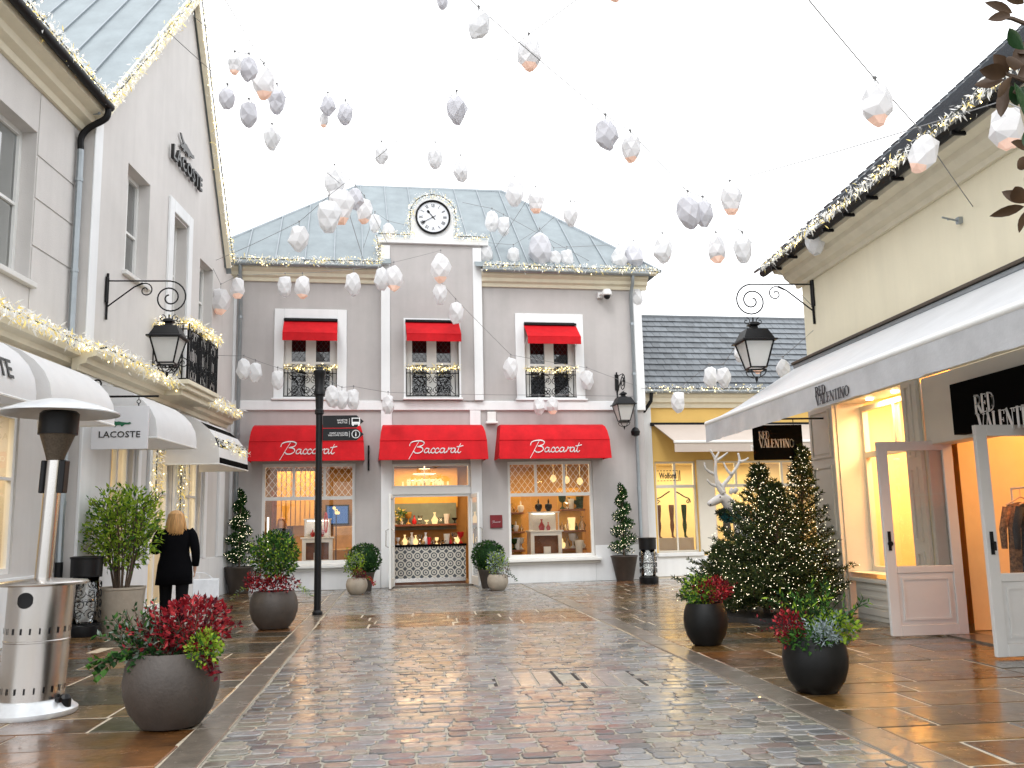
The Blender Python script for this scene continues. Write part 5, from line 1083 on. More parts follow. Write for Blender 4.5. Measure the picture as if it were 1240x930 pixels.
t = thing('wall_loudspeaker', 'small black loudspeaker on the right down pipe of the clock house', 'loudspeaker', FAC.P(9.78, -.2, 3.6)); mb = MB(FM); mb.lathe([(.04, -.1), (.1, -.08), (.12, .02), (.07, .1), (.02, .13)], (9.78, -.25, 3.62), 12); mb.build('horn', 'black', t, smooth=40); bx(t, 'mount', 'black', FM, (9.8, -.25, 3.55, 9.86, -.1, 3.62))
# post with direction arms
G0 = Vector((-1.81, 15.53, 0)); PM = Matrix.Translation(G0)
t = thing('signpost', 'tall black signpost with two arrow shaped direction arms', 'signpost', G0)
mb = MB(PM); mb.lathe([(.085, 0), (.085, .05), (.058, .08), (.055, 3.28), (.075, 3.30), (.075, 3.36), (.06, 3.38), (.07, 3.6), (.095, 3.62), (.095, 3.68), (.075, 3.72), (.09, 3.95), (.105, 3.98), (.105, 4.03), (.06, 4.05), (.045, 4.10)], n=16); mb.build('pole', 'black', t, smooth=35)
def arm(z0, z1, l, lab, icon):
    mb = MB(PM); mb.prism([(.06, z0), (l-.12, z0), (l, (z0+z1)/2), (l-.12, z1), (.06, z1)], -.02, .02, axis=1); o = mb.build('direction_arm', 'black', t, label=lab); zc = (z0+z1)/2
    mb = MB(PM); mb.box(.50, -.024, z0+.05, .505, -.021, z1-.05)
    if icon == 'bus':
        frame(mb, .54, .68, zc-.055, zc+.06, .014, -.025, -.021); mb.box(.554, -.025, zc-.045, .666, -.021, zc-.01); mb.box(.55, -.025, zc-.075, .575, -.021, zc-.056); mb.box(.645, -.025, zc-.075, .67, -.021, zc-.056)
    else:
        mb.tube([(.61+.065*cos(a*pi/10), -.023, zc+.065*sin(a*pi/10)) for a in range(20)], .006, 4, closed=True); mb.box(.602, -.026, zc-.035, .618, -.021, zc+.015); mb.box(.602, -.026, zc+.025, .618, -.021, zc+.04)
    mb.build('icon', 'lettw', o)
    return o
a1 = arm(3.06, 3.265, .74, 'upper arm with a bus sign', 'bus'); a2 = arm(2.845, 3.045, .74, 'lower arm with an information sign', 'i')
text(t, 'small_lettering', 'NAVETTE\nSHUTTLE', PM, .47, 3.17, -.024, .028, 'lettw', align='RIGHT'); text(t, 'small_lettering', "POINT D'ACCUEIL\nWELCOME CENTRE", PM, .48, 2.955, -.024, .026, 'lettw', align='RIGHT')
# patio heater
HM = Matrix.Translation((-3.085, 7.71, 0)) @ Matrix(((1, 0, .045, 0), (0, 1, 0, 0), (0, 0, 1, 0), (0, 0, 0, 1)))
t = thing('patio_heater', 'tall stainless steel patio heater with broad hood', 'patio heater', (-3.085, 7.71, 0))
mb = MB(HM); mb.lathe([(.33, 0), (.34, .015), (.34, .04), (.33, .05), (.31, .06), (.27, .11), (.255, .12), (0, .12)], n=40); mb.build('base_ring', 'steelw', t, smooth=35)
mb = MB(HM); mb.lathe([(.235, .121), (.235, .55), (.24, .555), (.24, .565), (.235, .57), (.24, .96), (.24, .98)], n=48); bd = mb.build('gas_cabinet', 'steel', t, smooth=35)
mb = MB(HM); mb.lathe([(.05, .981), (.33, .981), (.335, .99), (.335, 1.0), (.32, 1.01), (.05, 1.035)], n=48); mb.build('table_disc', 'steel', t, smooth=35)
mb = MB(HM)
for z in (.18, .62):
    for k in range(22):
        a = 2*pi*k/22; Rz = Matrix.Rotation(a, 4, 'Z'); 
        for v0 in [0]:
            vs = [Rz @ Vector(p) for p in ((.238, -.006, z), (.238, .006, z), (.2385, .006, z+.045), (.2385, -.006, z+.045))]; vs = [v*1.012 if False else Vector((v.x*1.012, v.y*1.012, v.z)) for v in vs]; mb.add(vs, [(0, 1, 2, 3)])
mb.build('vent_slots', 'black', bd, kind='stuff', recalc=False)
mb = MB(HM)
a0_ = -pi/2-.1; vs = []
for i in range(9):
    q = -.24+.48*i/8; e = sqrt(max(0, 1-(q/.26)**2))*.06; vs += [(.2455*cos(a0_+q), .2455*sin(a0_+q), .875-e), (.2455*cos(a0_+q), .2455*sin(a0_+q), .875+e)]
mb.add(vs, [(2*i, 2*i+2, 2*i+3, 2*i+1) for i in range(8)]); mb.build('hand_opening', 'black', bd, recalc=False)
mb = MB(HM); mb.tube([(.235, -.12, .12), (.27, -.14, .12)], .02, 6); mb.lathe([(.04, .02), (.05, .05), (.05, .12), (.03, .15)], (.27, -.05, 0), 10); mb.build('wheel', 'black', t)
mb = MB(HM); mb.tube([(0, 0, 1.03), (0, 0, 1.98)], .065, 20); mb.build('pole', 'steel', t, smooth=40)
mb = MB(HM); mb.box(-.09, -.05, 1.70, -.055, .05, 1.96); mb.box(.055, -.05, 1.70, .10, .05, 1.96); mb.build('valve_box', 'black', t, bevel=.006)
mb = MB(HM); mb.lathe([(.065, 1.96), (.075, 2.0), (.14, 2.19)], n=24); mb.build('burner_cone', 'mesh', t, smooth=40)
mb = MB(HM); mb.lathe([(.15, 2.17), (.15, 2.34), (.13, 2.36)], n=24); mb.build('burner_head', 'black', t, smooth=40)
mb = MB(HM); mb.lathe([(.0, 2.465), (.12, 2.455), (.30, 2.41), (.44, 2.355), (.455, 2.345), (.455, 2.335), (.43, 2.34), (.29, 2.39), (.12, 2.43), (0, 2.44)], n=56); mb.build('hood', 'steelw', t, smooth=40)
# litter bins
def bin_(px, py, lab, s=1.):
    g = G(px, py); Mx = Matrix.Translation(g); t = thing('litter_bin', lab, 'litter bin', g, 'scrollwork litter bins')
    h = 1.08*s; r = .20*s
    mb = MB(Mx); mb.lathe([(r+.02, 0), (r+.03, .02), (r+.03, .14*s), (r, .15*s)], n=24); mb.build('base', 'black', t, smooth=35)
    mb = MB(Mx); mb.lathe([(r+.005, h-.27*s), (r+.01, h-.04), (r+.02, h-.03), (r+.02, h-.01), (r-.03, h), (0, h)], n=24); mb.build('hood', 'black', t, smooth=35)
    mb = MB(Mx); mb.lathe([(r-.03, .14*s), (r-.015, .4*s), (r-.03, h-.26*s)], n=18); mb.build('plastic_sack', 'glassc', t, smooth=True)
    mb = MB(Mx)
    for k in range(8):
        a = 2*pi*k/8
        for (c0, rr, st, tn) in ((.28, .07, 0, 1.3), (.42, .075, pi, -1.3), (.58, .07, 0, -1.3), (.7, .06, pi, 1.3)):
            pts = spiral(0, c0*s, rr*s, .012, st, tn, 0, 16); mb.tube([((r+.004)*cos(a+p[0]/r), (r+.004)*sin(a+p[0]/r), p[2]) for p in pts], .006, 4)
    for z in (.16, .47, .8): mb.tube([((r+.004)*cos(q*pi/12), (r+.004)*sin(q*pi/12), z*s) for q in range(24)], .006, 4, closed=True)
    mb.build('scrollwork', 'iron', t)
bin_(101, 770, 'black scrollwork litter bin with clear sack by the left wall'); bin_(786, 706, 'black scrollwork litter bin by the right end of the clock house', .96)
# ================================================================== PLANTERS
def pot_round(t, g, r, h, m, n=36):
    mb = MB(Matrix.Translation(g)); mb.lathe([(r*.52, 0), (r*.62, .01), (r*.86, h*.22), (r*.98, h*.45), (r, h*.62), (r*.95, h*.82), (r*.84, h*.97), (r*.82, h), (r*.76, h), (r*.76, h*.93)], n=n); mb.build('pot', m, t, smooth=35)
    mb = MB(Matrix.Translation(g)); mb.lathe([(r*.77, h*.92), (r*.3, h*.95), (0, h*.95)], n=16); mb.build('soil', 'soil', t)
def pot_taper(t, g, r0, r1, h, m, n=32):
    mb = MB(Matrix.Translation(g)); mb.lathe([(r0, 0), (r0+.005, .01), (r1-.01, h-.04), (r1, h-.03), (r1, h), (r1-.03, h), (r1-.03, h-.05)], n=n); mb.build('pot', m, t, smooth=35)
    mb = MB(Matrix.Translation(g)); mb.lathe([(r1-.03, h-.05), (0, h-.04)], n=16); mb.build('soil', 'soil', t)
R = random.Random(5)
def fol(t, name, mats, gen, label=None):
    mb = MB(); gen(mb); return mb.build(name, mats, t, recalc=False, label=label, kind='stuff')
def sprays(mb, g, z0, rad, n, L, size, mis, nseg=7, el=(.5, 1.4), az=(0, 6.28), stem=None, asp=.45, droop=.35):
    for _ in range(n):
        a = R.uniform(*az); e = R.uniform(*el); rr = rad*R.random()
        spray(mb, (g[0]+rr*cos(a), g[1]+rr*sin(a), g[2]+z0), (cos(a)*cos(e), sin(a)*cos(e), sin(e)), L*R.uniform(.6, 1.15), nseg, size, mis, R, stem, asp, droop)
# 1 large foreground planter
g = G(206, 879); t = thing('potted_plant', 'large round grey pot with crimson nandina and mixed evergreens in the left foreground', 'potted plant', g, 'round pots with mixed planting')
pot_round(t, g, .335, .52, 'concrete'); k = .5
fol(t, 'crimson_foliage', ['lfr', 'lfp', 'lfb', 'bark'], lambda mb: (sprays(mb, (g.x+.10, g.y, g.z), k, .18, 46, .35, .048, [0, 0, 1, 2], 8, (.45, 1.45), stem=3), leaves(mb, (g.x+.15, g.y-.02, g.z+k+.20), (.26, .26, .20), 900, .05, [0, 0, 1, 2], R, .7)))
fol(t, 'dark_green_foliage', ['lfd', 'lfm', 'lfv', 'bark'], lambda mb: (sprays(mb, (g.x-.12, g.y, g.z), k, .18, 34, .36, .045, [0, 0, 1, 2], 9, (.5, 1.4), (1.8, 4.6), 3), leaves(mb, (g.x-.10, g.y, g.z+k+.05), (.24, .26, .18), 800, .045, [0, 0, 0, 2], R, .6)))
fol(t, 'trailing_ivy', ['lfd', 'lfm', 'bark'], lambda mb: [spray(mb, (g.x+dx, g.y-.18, g.z+k+.02), (cos(a)*1.0, -.3, .12), L, 12, .055, [0, 1], R, 2, .8, dr) for dx, a, L, dr in ((-.22, pi, .30, .6), (-.2, pi*.97, .28, .7), (-.24, pi, .25, 1.2), (-.2, pi, .3, 1.3), (-.1, pi*1.1, .16, 2.2))])
fol(t, 'light_green_foliage', ['lfl', 'lfm'], lambda mb: (leaves(mb, (g.x+.27, g.y-.20, g.z+k+.05), (.12, .12, .13), 420, .034, [0, 0, 0, 1], R, .7, asp=.7)))
fol(t, 'burgundy_trailing_foliage', ['lfb', 'lfr', 'bark'], lambda mb: [spray(mb, (g.x+.24+R.uniform(-.04, .04), g.y-.2, g.z+k-.01), (.5, -.4, .1), R.uniform(.16, .26), 6, .05, [0, 1], R, 2, .5, 1.8) for _ in range(7)])
# 2 second round pot
g2 = G(331, 761); t = thing('potted_plant', 'round grey pot with tall green bush over crimson leaves beside the signpost', 'potted plant', g2, 'round pots with mixed planting')
pot_round(t, g2, .34, .52, 'concrete')
fol(t, 'green_bush', ['lfm', 'lfd', 'lfl', 'bark'], lambda mb: (leaves(mb, (g2.x, g2.y, g2.z+1.02), (.34, .34, .36), 2400, .055, [0, 0, 1, 1, 2], R, .5), sprays(mb, g2, .8, .25, 30, .45, .05, [0, 0, 2], 7, (.7, 1.5), stem=3)))
fol(t, 'crimson_foliage', ['lfr', 'lfb', 'lfp'], lambda mb: (leaves(mb, (g2.x+.05, g2.y-.14, g2.z+.62), (.33, .26, .13), 700, .045, [1, 1, 0, 2], R, .3), leaves(mb, (g2.x-.26, g2.y-.14, g2.z+.66), (.14, .16, .15), 260, .045, [1, 0, 2], R, .3)))
fol(t, 'trailing_grass', ['lfl', 'lfv'], lambda mb: [spray(mb, (g2.x+sx*.3, g2.y-.1, g2.z+.56), (sx*.8, -.3, .2), .3, 9, .06, [0, 1], R, None, .22, 1.6) for sx in (-1, 1, 1, 1, -1, 1)])
# 3 tall bamboo-like shrub by the left wall
g3 = G(145, 764); t = thing('potted_shrub', 'tall light green leafy shrub in a straight sided grey pot against the left wall', 'potted plant', g3)
pot_taper(t, g3, .28, .335, .62, 'concretel')
fol(t, 'stems', ['bark'], lambda mb: [mb.tube(rail([(g3.x+.1*cos(a), g3.y+.1*sin(a), .58), (g3.x+.2*cos(a), g3.y+.2*sin(a), 1.1), (g3.x+.36*cos(a)*R.uniform(.6, 1), g3.y+.36*sin(a), R.uniform(1.5, 1.95))], 4), [.011]*4+[.008]*4+[.004], 5) for a in [R.uniform(0, 6.28) for _ in range(22)]])
fol(t, 'foliage', ['lfl', 'lfm', 'lfl', 'bark'], lambda mb: (leaves(mb, (g3.x, g3.y, 1.46), (.54, .48, .64), 2700, .08, [0, 0, 1, 2], R, .35, asp=.42), [spray(mb, (g3.x+.22*cos(a), g3.y+.22*sin(a), R.uniform(.85, 1.7)), (cos(a)*.6, sin(a)*.6, .75), R.uniform(.3, .5), 7, .07, [0, 0, 1], R, 3, .4, .1) for a in [R.uniform(0, 6.28) for _ in range(60)]]))
# spiral topiaries
def spiral_tree(px, py, lab, h0=.60, H=2.33, r0=.30):
    g = G(px, py); t = thing('spiral_topiary', lab, 'potted tree', g, 'spiral topiaries with fairy lights'); pot_taper(t, g, .20, .33, h0, 'concrete')
    mb = MB(); mb.tube([(g.x, g.y, h0-.05), (g.x, g.y, H-.1)], .022, 6); mb.build('trunk', 'bark', t)
    mb = MB(); bl = MB(); N = 26*5
    for i in range(N):
        f = i/N; rr = (r0*(1-f)**.8+.06); a = f*2*pi*4.3+1.0; z = h0+.1+(H-h0-.15)*f; c = (g.x+cos(a)*rr*.52, g.y+sin(a)*rr*.52, z)
        leaves(mb, c, (rr*.6, rr*.6, .10), 46, .05, [0, 0, 0, 1], R, .6, up=.2)
        for _ in range(2):
            q = Vector((R.gauss(0, 1), R.gauss(0, 1), R.gauss(0, .6))).normalized(); p = Vector(c)+Vector((q.x*rr*.56, q.y*rr*.56, q.z*.09)); r = .0065
            bl.add([p+Vector(v)*r for v in ((1,0,0),(-1,0,0),(0,1,0),(0,-1,0),(0,0,1),(0,0,-1))], [(0,2,4),(2,1,4),(1,3,4),(3,0,4),(2,0,5),(1,2,5),(3,1,5),(0,3,5)])
    mb.build('foliage', ['lfd', 'lfm'], t, recalc=False); bl.build('fairy_lights', 'bulbw', t, kind='stuff', recalc=False)
spiral_tree(289, 719, 'spiral clipped tree with fairy lights in a grey pot left of the left shop window'); spiral_tree(757, 703, 'spiral clipped tree with fairy lights in a grey pot right of the right shop window')
def box_ball(px, py, lab, z=.70, r=.37):
    g = G(px, py); t = thing('clipped_box_ball', lab, 'potted plant', g, 'clipped box balls flanking the entrance'); pot_taper(t, g, .15, .24, .42, 'concrete', 20)
    fol(t, 'foliage', ['lfd', 'lfm'], lambda mb: (leaves(mb, (g.x, g.y, z), (r, r, r*.95), 2600, .05, [0, 0, 0, 1], R, .86), mb.ball((g.x, g.y, z), r*.8, 14, 9, 0)))
box_ball(441, 716, 'clipped round box ball left of the entrance behind a small beige pot'); box_ball(592, 712, 'clipped round box ball right of the entrance behind a small beige pot')
for (px, py, lab, kd) in ((432, 720, 'small beige pot with crimson heather left of the entrance', 0), (603, 715, 'small beige pot with variegated shrub right of the entrance', 1)):
    g = G(px, py); t = thing('potted_plant', lab, 'potted plant', g, 'small beige pots by the entrance'); pot_round(t, g, .23, .34, 'concretel', 24)
    if kd == 0:
        fol(t, 'variegated_foliage', ['lfl', 'lfm', 'lfv'], lambda mb: (leaves(mb, (g.x-.05, g.y, .62), (.24, .2, .28), 520, .05, [0, 0, 1, 2], R, .5), sprays(mb, g, .6, .12, 12, .45, .05, [0, 2], 6, (.9, 1.5))))
        fol(t, 'crimson_heather', ['lfr', 'lfb'], lambda mb: leaves(mb, (g.x+.05, g.y-.16, .42), (.15, .1, .14), 260, .035, [0, 1], R, .6))
        fol(t, 'trailing_foliage', ['lfp', 'lfl'], lambda mb: [spray(mb, (g.x+.16, g.y-.08, .36), (.8, -.4, .1), .3, 7, .05, [0, 0, 1], R, None, .6, 1.7) for _ in range(7)])
    else:
        fol(t, 'variegated_foliage', ['lfl', 'lfv', 'lfs'], lambda mb: leaves(mb, (g.x, g.y, .58), (.25, .22, .28), 700, .05, [0, 1, 2], R, .5))
        fol(t, 'burgundy_foliage', ['lfb', 'lfv'], lambda mb: leaves(mb, (g.x+.12, g.y-.1, .38), (.16, .12, .12), 220, .04, [0, 1], R, .6)); fol(t, 'trailing_foliage', ['lfm', 'lfd'], lambda mb: [spray(mb, (g.x+.18, g.y-.06, .34), (.8, -.3, .1), .28, 7, .04, [0, 1], R, None, .6, 1.8) for _ in range(5)])
# right foreground pots
g = G(856, 781); t = thing('potted_plant', 'black round pot with crimson heather standing before the lit spruces', 'potted plant', g, 'black round pots on the right'); pot_round(t, g, .245, .46, 'potblk')
fol(t, 'green_foliage', ['lfm', 'lfd', 'lfl'], lambda mb: (leaves(mb, (g.x-.07, g.y, .60), (.20, .2, .18), 700, .045, [0, 1, 2], R, .5), sprays(mb, g, .45, .16, 14, .25, .04, [0, 2], 6)))
fol(t, 'crimson_heather', ['lfr', 'lfb', 'lfp'], lambda mb: (leaves(mb, (g.x+.10, g.y-.06, .60), (.2, .16, .15), 700, .04, [0, 0, 1, 2], R, .5), sprays(mb, (g.x+.08, g.y, 0), .5, .15, 16, .24, .035, [0, 1, 2], 7, (.4, 1.3))))
g = G(990, 838); t = thing('potted_plant', 'black round pot with silver and variegated planting in the right foreground', 'potted plant', g, 'black round pots on the right'); pot_round(t, g, .255, .44, 'potblk')
fol(t, 'upright_fern', ['lfm', 'lfd', 'lfl'], lambda mb: sprays(mb, (g.x+.04, g.y+.06, 0), .42, .12, 26, .46, .05, [0, 0, 1, 2], 11, (.7, 1.5), stem=1, asp=.3))
fol(t, 'variegated_foliage', ['lfl', 'lfv', 'lfm'], lambda mb: leaves(mb, (g.x+.15, g.y-.08, .50), (.18, .16, .12), 620, .042, [0, 0, 1, 2], R, .6, asp=.65)); fol(t, 'silver_foliage', ['lfs', 'lfv'], lambda mb: (leaves(mb, (g.x+.0, g.y-.2, .46), (.10, .08, .11), 380, .05, [0, 0, 1], R, .4, asp=.2), sprays(mb, (g.x, g.y-.16, 0), .4, .08, 14, .2, .03, [0], 7, asp=.25)))
fol(t, 'crimson_heather', ['lfb', 'lfr', 'lfp'], lambda mb: (leaves(mb, (g.x-.21, g.y-.03, .50), (.12, .12, .15), 380, .035, [0, 1, 1, 2], R, .5), sprays(mb, (g.x-.2, g.y, 0), .42, .06, 12, .26, .03, [0, 1], 7))); fol(t, 'low_foliage', ['lfm', 'lfd'], lambda mb: leaves(mb, (g.x-.1, g.y-.1, .42), (.2, .18, .09), 420, .045, [0, 0, 1], R, .6))
# ================================================================== LIT SPRUCES AND STAG
def spruce(g, H, Rm, lab, n_br=150, lights=420, seed=1, lean=0):
    q = random.Random(seed); t = thing('spruce_tree', lab, 'tree', g, 'spruces wrapped in fairy lights')
    mb = MB(); mb.tube([(g.x, g.y, 0), (g.x+lean*.5, g.y, H*.5), (g.x+lean, g.y, H*.98)], [.05, .03, .008], 7); mb.build('trunk', 'bark', t)
    nd = MB(); bl = MB(); tips = []
    for i in range(n_br):
        f = (i+.5)/n_br; z = .16+(H-.2)*(f**1.15); a = i*2.399+q.gauss(0, .2); L = Rm*(1-f)**.98*q.uniform(.5, 1.25)+.07; e = -.05+.75*f+q.gauss(0, .08)
        p = Vector((g.x+lean*z/H, g.y, z)); d = Vector((cos(a)*cos(e), sin(a)*cos(e), sin(e))); ns = max(4, int(L/.07)); pts = [p.copy()]
        for s_ in range(ns):
            d = (d+Vector((q.gauss(0, .05), q.gauss(0, .05), .035))).normalized(); p = p+d*L/ns; pts.append(p.copy())
            fr = s_/ns
            sidev = d.cross(Vector((0, 0, 1))).normalized()
            if s_ >= ns*.15:
                for sg in (-1, 1):
                    tl = L*.36*(1-fr*.75)*q.uniform(.6, 1.1)+.03; td = (d*.75+sidev*sg*.75+Vector((0, 0, q.gauss(0, .12)))).normalized(); m_ = max(3, int(tl/.028))
                    for kk in range(m_):
                        pp = p+td*tl*(kk+.5)/m_
                        for _ in range(3): leaf(nd, pp, (td*.7+Vector((q.gauss(0, .6), q.gauss(0, .6), q.gauss(.15, .5)))).normalized(), .062, 1 if q.random() < .30 else 0, q, .22)
                    if q.random() < .75: tips.append(p+td*tl*q.uniform(.4, 1))
            for _ in range(3): leaf(nd, p, (d*.7+Vector((q.gauss(0, .6), q.gauss(0, .6), q.gauss(.2, .5)))).normalized(), .065, 1 if q.random() < .25 else 0, q, .22)
        nd.tube(pts, .006, 3, 2, cap=False); tips.append(p)
    nd.build('crown', ['needle', 'needle2', 'bark'], t, recalc=False)
    q.shuffle(tips)
    for p in tips[:lights]:
        r = .0048; p = p+Vector((q.gauss(0, .03), q.gauss(0, .03), q.gauss(0, .03)))
        bl.add([p+Vector(v)*r for v in ((1,0,0),(-1,0,0),(0,1,0),(0,-1,0),(0,0,1),(0,0,-1))], [(0,2,4),(2,1,4),(1,3,4),(3,0,4),(2,0,5),(1,2,5),(3,1,5),(0,3,5)])
    bl.build('fairy_lights', 'bulbw', t, kind='stuff', recalc=False)
spruce(G(929, 748), 2.14, .98, 'lit spruce in the middle below the black hanging sign', 190, 1000, 1)
spruce(G(972, 746), 2.40, .64, 'tallest lit spruce against the corner of the right shop', 170, 700, 2, .16)
spruce(G(880, 742), 1.0, .68, 'low lit spruce on the left under the white stag', 130, 520, 3)
spruce(G(948, 752), 1.85, .86, 'lit spruce in front between the middle and the tallest one', 140, 800, 4)
mb = MB(); bp_ = [G(x, y) for x, y in ((846, 757), (930, 772), (1012, 762), (1003, 741), (900, 738), (852, 742))]; n = 24
mb.prism([(4.95+1.0*cos(2*pi*k/n)+.03*R.gauss(0, 1), 12.95+.95*sin(2*pi*k/n)) for k in range(n)], .002, .07, axis=2); solo(mb, 'mulch_bed', 'gravelb', 'low black mulch bed under the lit spruces', 'planting bed')
DY = 15.0; DW = Wall(0, DY, 1, 0)
def dp(X, Y, o=0): u, z = DW.uz(770+X*.172, 540+Y*.172); return (u, DY+o, z)
t = thing('stag_statue', 'white stag statue with antlers and dark collar behind the lit spruces', 'statue', (dp(760, 500)[0]+.5, DY, 0))
def skin(name, parent, nodes, edges, mats, sub=2, root=0):
    me = bpy.data.meshes.new(name); rr = rootloc(parent); me.from_pydata([Vector(n[0])-rr for n in nodes], edges, []); me.materials.append(M[mats]); o = bpy.data.objects.new(name, me); col.objects.link(o); o.parent = parent
    md = o.modifiers.new('skin', 'SKIN'); md.use_smooth_shade = True
    for i, n in enumerate(nodes):
        sv = me.skin_vertices[0].data[i]; r = n[1]; sv.radius = (r, r) if not isinstance(r, tuple) else r; sv.use_root = (i == root)
    ss = o.modifiers.new('smooth', 'SUBSURF'); ss.levels = sub; ss.render_levels = sub; return o
hx, _, hz = dp(560, 385); nx, _, nz_ = dp(500, 415); bx0, _, bz0 = dp(660, 400); wx = dp(760, 520)[0]
nod = [((wx+.35, DY, 1.05), .24), ((wx, DY, 1.08), .25), ((wx+.75, DY, 1.10), .24), ((bx0+.22, DY, bz0-.34), .17), ((bx0+.03, DY, bz0-.08), .12), ((dp(612, 355)[0], DY, dp(612, 355)[2]), .105), ((hx+.0, DY, hz-.005), .078), ((nx+.01, DY, nz_-.0), .046),
 ((wx, DY-.14, .75), .10), ((wx+.02, DY-.14, .42), .05), ((wx, DY-.14, .05), .04), ((wx, DY+.14, .75), .10), ((wx-.03, DY+.14, .42), .05), ((wx-.02, DY+.14, .05), .04),
 ((wx+.8, DY-.14, .8), .13), ((wx+.92, DY-.14, .45), .055), ((wx+.85, DY-.14, .05), .04), ((wx+.8, DY+.14, .8), .13), ((wx+.95, DY+.14, .45), .055), ((wx+.88, DY+.14, .05), .04), ((wx+1.0, DY, 1.15), .05)]
skin('body', t, nod, [(0, 1), (0, 2), (1, 3), (3, 4), (4, 5), (5, 6), (6, 7), (1, 8), (8, 9), (9, 10), (1, 11), (11, 12), (12, 13), (2, 14), (14, 15), (15, 16), (2, 17), (17, 18), (18, 19), (2, 20)], 'statue')
for pts in ([(690, 335), (705, 305), (700, 290)],): 
    for o_ in (-.09, .09): mb = MB(); mb.tube([(dp(x, y)[0]-.03, DY+o_*1.2, dp(x, y)[2]) for x, y in pts], [.03, .045, .008], 6); mb.build('ear', 'statue', t, smooth=True)
for nm, off, L in (('l', -.06, [[(605, 335), (572, 290), (556, 230), (550, 180), (548, 100), (510, 30)], [(548, 100), (575, 45)], [(552, 110), (590, 85), (635, 50)], [(552, 205), (510, 185), (480, 160), (470, 118)], [(565, 285), (520, 270), (490, 240)]]), ('r', .08, [[(628, 335), (624, 285), (650, 250), (690, 200), (745, 110), (738, 45)], [(745, 110), (780, 100), (810, 80)], [(685, 200), (655, 165), (635, 115)], [(622, 285), (600, 255), (590, 232)]])):
    mb = MB()
    for k, pts in enumerate(L):
        P = rail([dp(x, y, off*(1+.8*i/len(pts))) for i, (x, y) in enumerate(pts)], 4); n = len(P); r = .046 if k == 0 else .030; mb.tube(P, [r*(1-.68*i/n) for i in range(n)], 7)
    mb.build('antler', 'statue', t, smooth=True)
mb = MB(); mb.ball((nx+.045, DY-.055, nz_+.0), .012, 6, 4); mb.ball((hx+.06, DY-.075, hz+.055), .014, 6, 4); mb.build('eye_and_nostril', 'black', t)
cx_, _, cz_ = dp(650, 455); mb = MB(); leaves(mb, (cx_+.02, DY, cz_-.04), (.22, .18, .07), 1300, .05, [0, 0, 1], R, .6, asp=.3); mb.build('dark_collar', ['pine', 'lfd'], t, recalc=False)
cx2, _, cz2 = dp(660, 505); mb = MB(); leaves(mb, (cx2+.05, DY, cz2), (.22, .2, .07), 800, .05, [0], R, .7, asp=.5); mb.build('teal_scarf', ['teal'], t, recalc=False)
